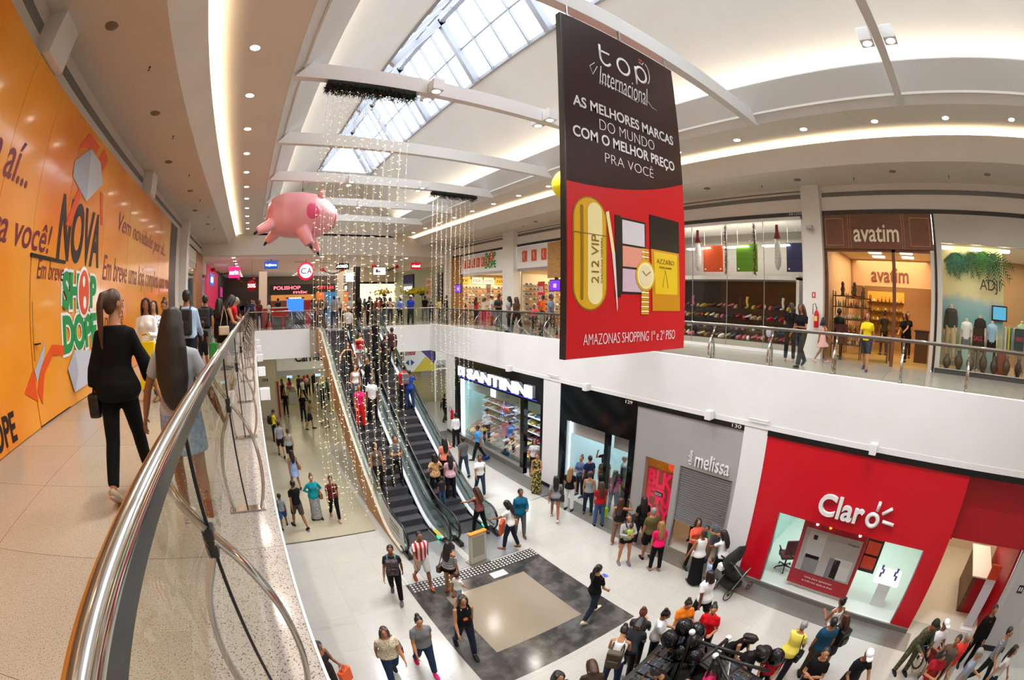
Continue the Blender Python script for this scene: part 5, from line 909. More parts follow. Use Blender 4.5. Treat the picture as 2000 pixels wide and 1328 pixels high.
# logo with a white outline
for (s, y, z, w) in (('SHOP', 7.1, 1.55, 1.85), ('DOPE', 7.1, .85, 1.85)):
    ht(s, y-.06, z-.05, w+.12, .72, WHITE, .10, 0, .016); ht(s, y, z, w, .62, GRN, .05, 0, .022)
MB().ell((hxp+.03, 8.18, 1.84), (.012, .36, .46), 20, 12).build('logo_oval', WHITE, t); MB().ell((hxp+.036, 8.18, 1.84), (.012, .30, .40), 20, 12).build('logo_oval', OR, t); MB().ell((hxp+.046, 8.14, 2.03), (.006, .07, .1), 10, 8).build('logo_mark', WHITE, t); MB().ell((hxp+.046, 8.2, 1.66), (.006, .09, .12), 10, 8).build('logo_mark', WHITE, t)
def flat(pts, m, name='print', dx=.008): return MB().prism([(hxp+dx, y, z) for y, z in pts], (.003, 0, 0)).build(name, m, t)
flat([(7.75, 4.38), (7.05, 3.94), (7.11, 3.69), (7.99, 3.45), (8.82, 3.97), (8.45, 4.31)], PAP2, 'paper_print'); flat([(7.75, 4.38), (7.9, 3.95), (7.99, 3.45), (7.11, 3.69), (7.05, 3.94)], PAP, 'paper_print', .010)
for pts in ([(7.1, 4.2), (7.5, 4.6), (8.2, 4.55), (8.0, 4.3), (7.6, 4.35)], [(8.2, 4.2), (8.5, 4.62), (8.9, 4.5), (8.7, 4.2)], [(7.5, 3.6), (7.7, 3.6), (7.35, 2.9), (7.1, 2.9)], [(8.75, 3.8), (8.95, 3.8), (9.2, 3.2), (9.05, 3.2)]): flat(pts, RIB, 'ribbon_print', .006)
flat([(5.86, .78), (6.34, 1.12), (6.25, .92), (5.9, .62)], PAP, 'paper_print', .02); flat([(5.45, .55), (5.86, .82), (5.87, .36)], RIB, 'ribbon_print'); flat([(5.88, .5), (6.1, .8), (6.6, 1.06), (7.1, 1.0), (7.1, .85), (6.6, .9), (6.2, .68), (6.0, .3)], RIB, 'ribbon_print', .02)
flat([(7.2, .62), (7.6, .88), (8.5, .78), (8.2, .22), (7.4, .2)], PAP2, 'paper_print', .026); flat([(7.2, .62), (7.6, .88), (7.7, .5), (7.4, .2)], PAP, 'paper_print', .030)
# dark frame and the shops further along the left wall
struct(MB().box(-3.87, -3.70, 17.55, 19.3, 0, 4.72), 'trim_left_frame', mat('bronze_frame', '2a1c14', .4), 'dark bronze frame past the end of the hoarding', 'frame')
room_l = MB().box(-8, -7.9, 19.3, 60, 0, 4.6).box(-8, -3.9, 60, 60.1, 0, 4.6); struct(room_l, 'wall_shop_left', P_WHITE, 'back wall of the shops on the far left', 'wall')
struct(MB().box(-8, -3.9, 19, 60, -.3, 0), 'floor_shop_left', GALFLOOR, 'floor of the shops on the far left', 'floor'); struct(MB().box(-8, -3.9, 19, 60, 4.6, 4.7), 'ceiling_shop_left', P_WHITE, 'ceiling of the shops on the far left', 'ceiling')
area('left_shop_light', (-6, 30, 4.5), (0, 0, 0), 2.5, 18, 160, WARM2)
t = thing('storefront', 'glazed shopfront with an orange wood post on the left past the hoarding', 'shopfront', (-3.85, 26, 0), world=True)
MB().box(-3.95, -3.83, 21.9, 27.2, 3.9, 4.6).build('header', plaster('pillar_paint', 'e9e6df'), t); MB().box(-3.98, -3.8, 27.2, 30.5, 0, 4.6).build('wood_post', wood('orange_wood', 'b06a2a', '9a5a20', (1, 1, 9), 2), t); MB().quad((-3.9, 21.9, .1), (-3.9, 27.2, .1), (-3.9, 27.2, 3.9), (-3.9, 21.9, 3.9)).build('window_pane', GLS, t)
t = thing('storefront', 'hot pink shopfront with a small blue sign on the far left', 'shopfront', (-3.85, 38, 0), world=True)
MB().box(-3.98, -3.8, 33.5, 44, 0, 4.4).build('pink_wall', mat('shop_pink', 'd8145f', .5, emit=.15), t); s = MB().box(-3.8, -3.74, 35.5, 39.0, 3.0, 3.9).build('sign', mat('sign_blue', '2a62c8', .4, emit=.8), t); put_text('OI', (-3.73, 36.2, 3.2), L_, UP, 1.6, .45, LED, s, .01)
t = thing('storefront', 'dark far shopfront on the left wall end', 'shopfront', (-3.85, 50, 0), world=True); MB().box(-3.98, -3.8, 44.2, 58, 0, 4.6).build('dark_wall', DARK, t); MB().box(-3.8, -3.75, 47, 50, 2.2, 3.2).build('sign', mat('sign_magenta', 'b0206a', .4, emit=1), t)
# ------------------------------------------------------------------ far corridor: hanging signs, garlands, lights, shops
HS = 33.0
def hsign(nm, label, x0, x1, z0, z1, m, text=None, tm=None, round_=False):
    t = thing('hanging_sign', label, 'sign', ((x0+x1)/2, HS, z0), world=True); xc = (x0+x1)/2
    if round_:
        R = (x1-x0)/2; MB().tube([(xc, HS-.08, (z0+z1)/2), (xc, HS+.08, (z0+z1)/2)], R, 28, up=(0, 0, 1)).build('rim', mat('sign_crimson', 'd0143c', .4, emit=1.0), t); MB().tube([(xc, HS-.1, (z0+z1)/2), (xc, HS-.08, (z0+z1)/2)], R*.78, 28, up=(0, 0, 1)).build('face', mat('sign_face', 'f4f4f6', .4, emit=.9, ecol='f4f4f6'), t)
        put_text('C', (xc-R*.6, HS-.12, (z0+z1)/2-.2), (1, 0, 0), UP, .4, .42, mat('sign_navy', '1a2a7a', .4), t, .01); put_text('A', (xc+R*.12, HS-.12, (z0+z1)/2-.2), (1, 0, 0), UP, .36, .42, MATS['sign_navy'], t, .01)
    else:
        MB().bbox(x0, x1, HS-.06, HS+.06, z0, z1, .02).build('box', m, t)
        if text: put_text(text, (x0+(x1-x0)*.1, HS-.07, z0+(z1-z0)*.3), (1, 0, 0), UP, (x1-x0)*.8, (z1-z0)*.38, tm or LED, t, .01, .02)
    MB().tube([(xc, HS, z1), (xc, HS, 4.6)], .02, 6).build('rod', DARK, t); return t
hsign('s', 'hot pink hanging sign on the left of the far corridor', -2.01, -1.15, 3.3, 4.1, mat('sign_pink', 'e0206a', .4, emit=1.4), 'marisa')
hsign('s', 'blue hanging sign with white letters left of the round sign', .76, 1.8, 3.88, 4.42, mat('sign_blue2', '1f4fb0', .4, emit=.7), 'Lojitoro')
hsign('s', 'round white hanging sign with a crimson rim', 3.33, 4.65, 3.12, 4.25, None, None, None, True)
hsign('s', 'black hanging sign right of the round sign', 6.3, 7.35, 3.8, 4.28, mat('sign_black', '17181a', .4), 'ACRILO')
t = hsign('s', 'white lit hanging sign with a purple and pink mark', 9.36, 10.3, 3.42, 3.96, mat('sign_white', 'f2f4ff', .4, emit=1.6, ecol='f2f4ff')); MB().ell((9.6, HS-.07, 3.7), (.1, .01, .14), 8, 6).build('mark', mat('mark_purple', '5a2a8a', .5), t); MB().ell((9.78, HS-.07, 3.66), (.12, .01, .07), 8, 6).build('mark', mat('mark_pink', 'e0407a', .5), t)
hsign('s', 'red hanging sign with a white emblem near the right wall', 12.45, 13.28, 3.9, 4.42, mat('sign_red', 'd0141c', .4, emit=.6), 'o bemol')
for i, (x, y) in enumerate(((-2.6, 36), (-1.0, 52), (7.0, 38), (10.6, 34))):
    pts = [(x-.9, y, 4.1), (x-.4, y, 3.85), (x, y, 3.78), (x+.4, y, 3.85), (x+.9, y, 4.1)]
    o = tinsel(pts, .14, 360, i, .02).build('festoon', GAR); tag(o, 'swag of dark garland with red bows under the far ceiling, %s' % ('above the pink shop side', 'at the far left end', 'right of the round sign', 'nearest the red hanging sign')[i], 'garland')
    MB().tube([(x-.9, y, 4.1), (x-.9, y, 4.6)], .012, 5).tube([(x+.9, y, 4.1), (x+.9, y, 4.6)], .012, 5).build('cord', DARK, o)
    for s in (-1, 1): MB().ell((x+s*.95, y-.05, 4.15), (.22, .1, .16), 8, 6).build('bow', RED, o)
for r, xx in enumerate((-1.6, 5.0, 11.5)):
    for k in range(11):
        o = MB().lathe([(.12, -.015), (.13, 0)], (xx, 31.5+2.5*k, 4.599), 12).build('downlight', LEDW); tag(o, 'round downlight in the low far ceiling, %s row' % ('left', 'middle', 'right')[r], 'downlight', 'far corridor downlights, row %s' % ('left', 'middle', 'right')[r])
area('far_corridor_light', (4, 42, 4.5), (0, 0, 0), 13, 20, 760, WARM2)
for k in range(5): o = MB().box(1.0+2.3*k, 2.0+2.3*k, 34.5+k, 34.7+k, 4.585, 4.6).build('ceiling_vent', VENT); tag(o, 'slim dark air vent in the low far ceiling', 'vent', 'air vents in the far ceiling')
struct(MB().box(.5, 1.35, 44.6, 45.4, 0, 4.6).box(8.85, 9.4, 44.6, 45.4, 0, 4.6), 'pillar_far', plaster('pillar_paint', 'e9e6df'), 'cream pillars in the far corridor', 'pillar')
struct(MB().box(-4, 14.1, 56, 56.2, 0, 4.6), 'wall_far', mat('far_dark', '6a5444', .6), 'dark end wall of the far corridor', 'wall')
def farshop(label, x0, x1, y, parts):
    t = thing('storefront', label, 'shopfront', ((x0+x1)/2, y, 0), world=True)
    for (nm, a, b, c, d, m) in parts: MB().box(a, b, y-.1, y, c, d).build(nm, m, t)
    return t
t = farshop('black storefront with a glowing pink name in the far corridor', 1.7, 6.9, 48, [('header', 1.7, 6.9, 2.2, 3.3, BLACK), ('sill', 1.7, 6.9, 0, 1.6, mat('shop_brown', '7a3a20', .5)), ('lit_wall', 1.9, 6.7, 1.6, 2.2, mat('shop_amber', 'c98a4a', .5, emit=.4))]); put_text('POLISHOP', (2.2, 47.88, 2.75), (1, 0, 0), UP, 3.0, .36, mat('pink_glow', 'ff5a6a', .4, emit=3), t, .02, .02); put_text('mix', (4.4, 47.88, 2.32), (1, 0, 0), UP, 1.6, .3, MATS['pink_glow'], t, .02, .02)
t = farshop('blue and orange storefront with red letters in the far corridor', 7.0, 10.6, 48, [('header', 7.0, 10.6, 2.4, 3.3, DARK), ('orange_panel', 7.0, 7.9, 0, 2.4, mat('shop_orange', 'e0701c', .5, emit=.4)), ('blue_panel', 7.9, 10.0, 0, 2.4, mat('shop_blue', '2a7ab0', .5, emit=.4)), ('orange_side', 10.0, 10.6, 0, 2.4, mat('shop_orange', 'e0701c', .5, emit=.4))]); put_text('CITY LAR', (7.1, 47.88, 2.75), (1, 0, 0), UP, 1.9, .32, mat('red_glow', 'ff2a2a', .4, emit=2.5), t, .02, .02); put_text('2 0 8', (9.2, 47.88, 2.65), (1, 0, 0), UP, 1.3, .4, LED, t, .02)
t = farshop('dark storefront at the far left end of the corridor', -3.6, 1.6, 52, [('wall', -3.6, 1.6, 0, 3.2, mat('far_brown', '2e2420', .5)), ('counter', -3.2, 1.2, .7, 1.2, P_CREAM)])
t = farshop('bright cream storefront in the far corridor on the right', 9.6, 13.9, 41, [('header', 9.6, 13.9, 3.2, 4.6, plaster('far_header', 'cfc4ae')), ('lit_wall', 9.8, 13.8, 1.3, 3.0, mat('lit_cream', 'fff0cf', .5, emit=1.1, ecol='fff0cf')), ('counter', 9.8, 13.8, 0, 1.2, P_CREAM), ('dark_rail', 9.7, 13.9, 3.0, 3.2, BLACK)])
t = farshop('narrow black storefront pillar with a white lit sign before the cream shop', 8.6, 9.6, 38, [('panel', 8.9, 9.5, 0, 4.4, BLACK), ('sign', 8.2, 8.9, 3.1, 3.8, LED)])
t = thing('kiosk', 'red snack kiosk with a blue screen in the far corridor', 'kiosk', (2.4, 28.2, 0), world=True)
MB().box(.4, 2.2, 27.6, 28.6, 0, 1.1).build('counter', mat('kiosk_red', 'a81a1c', .45), t); MB().box(.35, 2.25, 27.55, 28.65, 1.1, 1.16).build('worktop', P_CREAM, t); MB().box(2.15, 3.25, 28.0, 28.1, .85, 1.65).build('screen', mat('screen_blue', '2a6ad0', .3, emit=1.6, ecol='2a6ad0'), t); MB().box(2.1, 3.3, 28.02, 28.25, 0, .85).build('screen_stand', BLACK, t); MB().box(2.1, 3.3, 27.98, 28.15, 1.65, 1.75).build('header', mat('kiosk_red', 'a81a1c', .45), t)
put_text('MOMENTO', (2.3, 27.975, 1.66), (1, 0, 0), UP, .8, .07, LED, t, .004); MB().box(3.35, 3.75, 28.0, 28.1, 0, 1.5).build('side_sign', mat('kiosk_red', 'a81a1c', .45), t)
for i, x in enumerate((1.3, 2.0)):
    o = MB().bbox(x-.28, x+.28, 24.05, 24.45, 0.02, .66, .03).build('waste_bin', mat('bin_grey', '55524e', .5)); tag(o, 'grey square waste bin behind the far railing, %s one' % ('left', 'right')[i], 'bin'); MB().bbox(x-.3, x+.3, 24.03, 24.47, .66, .7, .01).build('lid', BLACK, o)
t = thing('hanging_tag', 'red round hanging ornament beside the cream far pillar', 'ornament', (-.0, 33, 2.4), world=True); MB().tube([(-.2, 33, 2.7), (-.2, 33.1, 2.7)], .4, 18, up=(0, 0, 1)).build('disc', RED, t); put_text('50%', (-.5, 32.98, 2.58), (1, 0, 0), UP, .6, .25, LED, t, .01)
MB().tube([(-.2, 33.05, 3.1), (-.2, 33.05, 4.6)], .01, 5).build('rod', DARK, t)
# ------------------------------------------------------------------ people: one continuous body each, with hair and clothes as children
def rotx(v, a, c): v = v-c; ca, sa = math.cos(a), math.sin(a); return Vector((v.x, v.y*ca-v.z*sa, v.y*sa+v.z*ca))+c
D2 = math.radians
# pose: lean, legs (L, R): (thigh forward, knee bend, spread), arms (L, R): (forward, out, elbow, inward), head (turn, nod)
POSES = {
 'stand': dict(lean=0, legs=((2, 2, 4), (-2, 2, 4)), arms=((4, 9, 12, 4), (-2, 9, 14, 4)), head=(0, 4)),
 'relax': dict(lean=0, legs=((9, 14, 5), (-3, 1, 4)), arms=((12, 10, 30, 10), (-4, 10, 12, 0)), head=(20, 8)),
 'walk': dict(lean=2, legs=((19, 8, 2), (-15, 20, 2)), arms=((-20, 9, 14, 0), (22, 9, 28, 0)), head=(0, 4)),
 'walk2': dict(lean=2, legs=((-14, 22, 2), (18, 6, 2)), arms=((20, 9, 28, 0), (-22, 9, 14, 0)), head=(-12, 4)),
 'phone': dict(lean=2, legs=((3, 4, 5), (-2, 2, 5)), arms=((22, 8, 92, 28), (20, 8, 96, 28)), head=(0, 30)),
 'walkphone': dict(lean=2, legs=((22, 8, 2), (-20, 20, 2)), arms=((18, 8, 80, 20), (10, 9, 40, 5)), head=(0, 12)),
 'cross': dict(lean=0, legs=((3, 3, 6), (-2, 2, 6)), arms=((14, 10, 84, 62), (18, 10, 80, 58)), head=(10, 4)),
 'lean': dict(lean=18, legs=((4, 4, 5), (-4, 2, 5)), arms=((40, 12, 45, 25), (36, 12, 50, 25)), head=(15, 10)),
 'rail': dict(lean=0, legs=((3, 3, 4), (-2, 2, 4)), arms=((24, 42, 30, 0), (0, 9, 14, 4)), head=(0, 6)),
 'rail2': dict(lean=2, legs=((3, 3, 4), (-2, 2, 4)), arms=((0, 9, 14, 4), (28, 44, 34, 0)), head=(0, 6)),
 'hold': dict(lean=0, legs=((4, 4, 4), (-3, 2, 4)), arms=((14, 10, 86, 18), (2, 9, 14, 2)), head=(12, 10)),
 'carry': dict(lean=-3, legs=((4, 4, 5), (-3, 2, 5)), arms=((22, 14, 84, 52), (18, 12, 78, 46)), head=(-15, 8)),
 'reach': dict(lean=8, legs=((14, 8, 4), (-12, 8, 4)), arms=((58, 8, 20, 6), (20, 10, 55, 15)), head=(0, 14)),
 'bend': dict(lean=34, legs=((8, 8, 5), (-3, 4, 5)), arms=((42, 8, 40, 20), (46, 8, 34, 18)), head=(0, 26)),
 'hips': dict(lean=0, legs=((3, 3, 7), (-3, 3, 7)), arms=((-18, 34, 70, 62), (-16, 34, 72, 62)), head=(0, 6)),
 'headhand': dict(lean=0, legs=((3, 3, 5), (-3, 2, 5)), arms=((4, 9, 14, 4), (62, 40, 118, 20)), head=(0, 4)),
 'handhold': dict(lean=0, legs=((2, 3, 3), (-6, 8, 3)), arms=((4, 26, 8, -8), (6, 22, 12, -8)), head=(0, 4)),
 'stride': dict(lean=2, legs=((-16, 26, 2), (20, 4, 2)), arms=((-8, 12, 18, 0), (10, 26, 16, -6)), head=(-42, 4)),
 'sit': dict(lean=-6, legs=((84, 82, 7), (82, 80, 7)), arms=((22, 10, 66, 30), (22, 10, 66, 30)), head=(0, 16), sit=.56),
 'babysit': dict(lean=6, legs=((66, 62, 24), (66, 62, 24)), arms=((40, 16, 50, 10), (40, 16, 50, 10)), head=(0, 4), sit=.3),
}
def skel(pose):
    p = POSES[pose]; lean = D2(p['lean']); C = Vector((0, 0, .93)); U = lambda v: rotx(Vector(v), -lean, C); S = {}
    for i, s in ((0, -1), (1, 1)):
        a, k, ab = map(D2, p['legs'][i]); h = Vector((s*.088, 0, .92)); kn = h+Vector((s*math.sin(ab)*.44, math.sin(a)*.44, -math.cos(a)*.44)); an = kn+Vector((s*math.sin(ab)*.2, math.sin(a-k)*.41, -math.cos(a-k)*.41))
        S['hip', s], S['knee', s], S['ank', s] = h, kn, an; S['foot', s] = an, a-k
        a, b, e, n = map(D2, p['arms'][i]); sh = Vector((s*.163, 0, 1.362)); el = sh+Vector((s*math.sin(b), math.sin(a)*math.cos(b), -math.cos(a)*math.cos(b)))*.285
        fd = Vector((-s*math.sin(n)+s*math.sin(b)*.4*(1 if n < .3 else 0), math.sin(a+e)*math.cos(n), -math.cos(a+e)*math.cos(n))).normalized(); wr = el+fd*.245
        S['sh', s], S['el', s], S['wr', s], S['fd', s] = U(sh), U(el), U(wr), rotx(fd, -lean, Vector((0, 0, 0)))
    ht, hn = D2(p['head'][0]), D2(p['head'][1])
    def HD(v):
        v = Vector(v)-Vector((0, 0, 1.49)); v = Matrix.Rotation(ht, 3, 'Z') @ (Matrix.Rotation(-hn, 3, 'X') @ v); return U(v+Vector((0, 0, 1.49)))
    S['U'], S['HD'] = U, HD; S['HR'] = Matrix.Rotation(-lean, 3, 'X') @ Matrix.Rotation(ht, 3, 'Z') @ Matrix.Rotation(-hn, 3, 'X'); S['dz'] = -(min(S['ank', -1].z, S['ank', 1].z)-.075) if 'sit' not in p else p['sit']-.93
    return S
TOR = {'f': [(.845, .115, .10, 0), (.90, .165, .118, -.01), (.96, .168, .118, -.012), (1.03, .142, .10, -.004), (1.10, .122, .088, 0), (1.17, .13, .094, .004), (1.25, .145, .105, .010), (1.32, .148, .10, .006), (1.375, .142, .082, -.004), (1.415, .105, .066, -.008), (1.445, .058, .056, -.008), (1.50, .050, .052, -.002), (1.55, .05, .054, .004)],
       'm': [(.845, .11, .10, 0), (.90, .155, .112, -.008), (.96, .158, .11, -.006), (1.03, .148, .10, 0), (1.10, .146, .10, .004), (1.17, .152, .104, .004), (1.25, .165, .11, .006), (1.32, .172, .108, .002), (1.375, .168, .088, -.006), (1.42, .12, .07, -.008), (1.45, .066, .062, -.008), (1.50, .058, .060, -.002), (1.55, .058, .06, .004)]}
def build_k(b): return {'s': (.90, .86), 'n': (1.0, 1.0), 'b': (1.14, 1.25)}[b]
def torso(mb, S, sex, bld, z0, z1, inf=0.0, flare=0.0, n=18):
    kx, ky = build_k(bld); pts, R, RY = [], [], []
    T = TOR[sex]; zs = sorted({z for z, *_ in T if z0 < z < z1} | {z0, z1})
    for z in zs:
        for q in range(len(T)-1):
            if T[q][0] <= z <= T[q+1][0] or (q == 0 and z < T[0][0]): f = max(0, min(1, (z-T[q][0])/(T[q+1][0]-T[q][0]))); break
        r = [T[q][i]+(T[q+1][i]-T[q][i])*f for i in (1, 2, 3)]; e = inf+flare*max(0, (1.12-z)/.2 if z < 1.12 else 0)
        if z > 1.43: k1 = k2 = 1
        else: k1, k2 = kx, ky
        pts.append(S['U']((0, r[2]*1.0, z)) if z > .93 else Vector((0, r[2], z))); R.append(r[0]*k1+e); RY.append(r[1]*k2+e)
    mb.tube(pts, R, n, ry=RY, up=(0, 1, 0))
    if sex == 'f' and z1 > 1.3 and z0 < 1.2:
        for s in (-1, 1): mb.ell(S['U']((s*.065*kx, .075*ky, 1.265)), (.062+inf, .055+inf, .062+inf), 10, 8)
def limb(mb, pts, R, n=10): mb.tube(pts, R, n)
def arm_pts(S, s, f):
    """points from the shoulder down to fraction f (0..2) of the arm"""
    a, b, c = S['sh', s], S['el', s], S['wr', s]; inn = a.lerp(S['U']((s*.09, 0, 1.385)), .85)
    if f <= 1: return [inn, a, a.lerp(b, f*.5), a.lerp(b, f)]
    return [inn, a, a.lerp(b, .5), b, b.lerp(c, (f-1)*.5), b.lerp(c, f-1)]
def remesh(name, mb, vox, sm=3, extra=None):
    o = mb.build(name); r = o.modifiers.new('r', 'REMESH'); r.mode = 'VOXEL'; r.voxel_size = vox; r.use_smooth_shade = True; s = o.modifiers.new('s', 'SMOOTH'); s.iterations = sm; s.factor = .5
    dg = bpy.context.evaluated_depsgraph_get(); me = bpy.data.meshes.new_from_object(o.evaluated_get(dg)); old = o.data; bpy.data.objects.remove(o); bpy.data.meshes.remove(old)
    if extra is not None:
        bm = bmesh.new(); bm.from_mesh(me); ex = extra.mesh('x'); bm.from_mesh(ex); bpy.data.meshes.remove(ex); bm.to_mesh(me); bm.free()
    me.polygons.foreach_set('use_smooth', [True]*len(me.polygons)); me.name = name; return me
CACHE = {}
EYE = mat('eye_dark', '140c0a', .3); LIP = mat('lip_tone', '8a3f3a', .5); EYEW = mat('eye_white', 'e9e4dc', .3)
def hand(ex, S, s, curl=.55):
    w, f = S['wr', s], S['fd', s]; side = Vector((s, 0, 0)); 
    ax = f.cross(Vector((0, 1, 0)) if abs(f.y) < .8 else Vector((0, 0, 1))).normalized()   # across the palm
    if abs(f.z) > .6: ax = Vector((0, 1, 0))-f*f.y
    ax.normalize(); pn = f.cross(ax).normalized()
    if pn.dot(Vector((-s, 0, 0))) < 0 and abs(f.z) > .6: pn = -pn
    ex.tube([w-f*.03, w+f*.02, w+f*.06, w+f*.095], [.026, .034, .040, .036], 8, ry=[.024, .018, .017, .014], up=pn)
    for q, ln in enumerate((.068, .078, .072, .056)):
        b = w+f*.09+ax*(.030-.0195*q); d1 = (f*math.cos(curl*.4)+pn*math.sin(curl*.4)); d2 = (f*math.cos(curl)+pn*math.sin(curl)); d3 = (f*math.cos(curl*1.8)+pn*math.sin(curl*1.8))
        ex.tube([b-f*.012, b+d1*ln*.42, b+d1*ln*.42+d2*ln*.33, b+d1*ln*.42+d2*ln*.33+d3*ln*.25], [.0095, .0088, .0080, .0055], 6)
    tb = w+f*.03+ax*.030; td = (f*.75+ax*.62+pn*.3).normalized(); ex.tube([tb-ax*.01, tb+td*.035, tb+td*.06+f*.004], [.012, .010, .006], 6)
def body_mesh(pose, sex, bld, hk, vox):
    key = ('b', pose, sex, bld, hk, vox)
    if key in CACHE: return CACHE[key]
    S = skel(pose); mb = MB(); kx, ky = build_k(bld); torso(mb, S, sex, bld, .845, 1.55)
    for s in (-1, 1):
        h, k, a = S['hip', s], S['knee', s], S['ank', s]; q = .95+.05*kx if bld != 'b' else 1.12
        limb(mb, [h+Vector((0, 0, .04)), h.lerp(k, .2), h.lerp(k, .6), k, k.lerp(a, .3), k.lerp(a, .7), a], [.09*q, .088*q, .070*q, .054*q, .056*q, .042*q, .036])
        ft, fa = S['foot', s]; fd = Vector((0, math.cos(fa*.8), math.sin(fa*.8))); dn = Vector((0, math.sin(fa*.8), -math.cos(fa*.8)))
        mb.tube([a+dn*.035-fd*.05, a+dn*.04, a+dn*.045+fd*.08, a+dn*.055+fd*.15, a+dn*.058+fd*.185], [.03, .036, .042, .04, .02], 8, ry=[.03, .036, .026, .018, .01], up=tuple(-dn))
        limb(mb, arm_pts(S, s, 2.0), [.040, .048*q, .044*q, .037*q, .036*q, .026])
    H = lambda v: S['HD'](Vector((v[0]*hk, v[1]*hk, 1.49+(v[2]-1.49)*hk))); M3 = S['HR']
    mb.ell(H((0, -.006, 1.618)), (.077*hk, .098*hk, .092*hk), 14, 10, mtx=M3); mb.ell(H((0, .022, 1.565)), (.056*hk, .070*hk, .070*hk), 12, 8, mtx=M3)
    mb.tube([H((0, .088, 1.617)), H((0, .104, 1.585)), H((0, .104, 1.578))], [.008*hk, .017*hk, .012*hk], 6)
    ex = MB()
    for s in (-1, 1):
        ex.ell(H((s*.078, -.004, 1.595)), (.010*hk, .02*hk, .03*hk), 8, 6, mtx=M3); ex.ell(H((s*.031, .083, 1.608)), (.0115*hk, .007*hk, .0055*hk), 8, 6, 3, M3); ex.ell(H((s*.031, .088, 1.608)), (.0062*hk, .005*hk, .0056*hk), 8, 6, 1, M3)
        ex.tube([H((s*.016, .090, 1.630)), H((s*.033, .087, 1.635)), H((s*.048, .076, 1.629))], .0035*hk, 5, 1); hand(ex, S, s)
    ex.ell(H((0, .088, 1.545)), (.023*hk, .010*hk, .008*hk), 10, 6, 2, M3)
    me = remesh('person', mb, vox, 3, ex)
    for m in (EYE, EYE, LIP, EYEW): me.materials.append(m)
    CACHE[key] = me; return me
def hair_mesh(pose, kind, hk):
    key = ('h', pose, kind, hk)
    if key in CACHE: return CACHE[key]
    S = skel(pose); H = lambda v: S['HD'](Vector((v[0]*hk, v[1]*hk, 1.49+(v[2]-1.49)*hk))); M3 = S['HR']; mb = MB()
    if kind in ('short', 'bun', 'pony', 'long', 'xlong', 'bob', 'cap', 'curly', 'braid', 'receding'):
        g = 1.0 if kind != 'curly' else 1.18
        mb.ell(H((0, -.030, 1.632)), (.086*hk*g, .100*hk*g, .094*hk*g), 16, 12, mtx=M3); mb.ell(H((0, -.055, 1.585)), (.076*hk*g, .062*hk*g, .075*hk), 14, 10, mtx=M3)
    T = lambda P, R, RY=None, n=12: mb.tube([H(p) for p in P], [r*hk for r in R], n, ry=[r*hk for r in (RY or R)], up=tuple(M3 @ Vector((0, 1, 0))))
    if kind == 'xlong': T([(0, -.05, 1.69), (0, -.09, 1.56), (0, -.115, 1.40), (0, -.13, 1.2), (0, -.125, 1.04), (0, -.11, .96)], [.085, .112, .122, .118, .10, .05], [.07, .07, .06, .05, .04, .02], 18); [T([(q*.03, -.08, 1.62), (q*.048, -.12, 1.42), (q*.056+.01*math.sin(q*2), -.135+.01*abs(q), 1.2), (q*.052+.02*math.sin(q*3), -.12, .98+.03*abs(q)+.03*math.sin(q*5))], [.04, .045, .04, .012], None, 8) for q in (-2, -1, 0, 1, 2)]
    if kind in ('long', 'bob'):
        e = 1.16 if kind == 'long' else 1.42
        T([(0, -.05, 1.67), (0, -.085, 1.55), (0, -.105, 1.43), (0, -.112, (1.43+e)/2), (0, -.10, e)], [.075, .092, .100, .100, .055] if kind == 'long' else [.072, .088, .090, .08, .05], [.06, .062, .052, .045, .015], 16)
        for s in (-1, 1): T([(s*.05, .01, 1.70), (s*.083, .012, 1.62), (s*.088, -.005, 1.52), (s*.098, -.02, 1.40)], [.03, .022, .026, .012], [.05, .05, .045, .02], 8)
    if kind == 'bun': mb.ell(H((0, -.095, 1.715)), (.05*hk, .05*hk, .045*hk), 12, 8, mtx=M3)
    if kind in ('pony', 'braid'): T([(0, -.10, 1.675), (0, -.150, 1.66), (0, -.168, 1.58), (0, -.150, 1.42), (0, -.125, 1.22)], [.03, .038, .048, .042, .012], [.03, .034, .034, .03, .01])
    me = remesh('hair', mb, .014, 2); CACHE[key] = me; return me
def hat_mesh(pose, kind, hk):
    key = ('hat', pose, kind, hk)
    if key in CACHE: return CACHE[key]
    S = skel(pose); H = lambda v: S['HD'](Vector((v[0]*hk, v[1]*hk, 1.49+(v[2]-1.49)*hk))); M3 = S['HR']; mb = MB(); mb.ell(H((0, -.015, 1.672)), (.092*hk, .108*hk, .075*hk), 16, 10, mtx=M3); d = 1 if kind == 'cap' else -1
    mb.tube([H((0, d*.07, 1.672)), H((0, d*.14, 1.664)), H((0, d*.175, 1.655))], [.08*hk, .075*hk, .035*hk], 12, ry=.007, up=tuple(M3 @ Vector((0, 0, 1)))); me = mb.mesh('cap'); CACHE[key] = me; return me
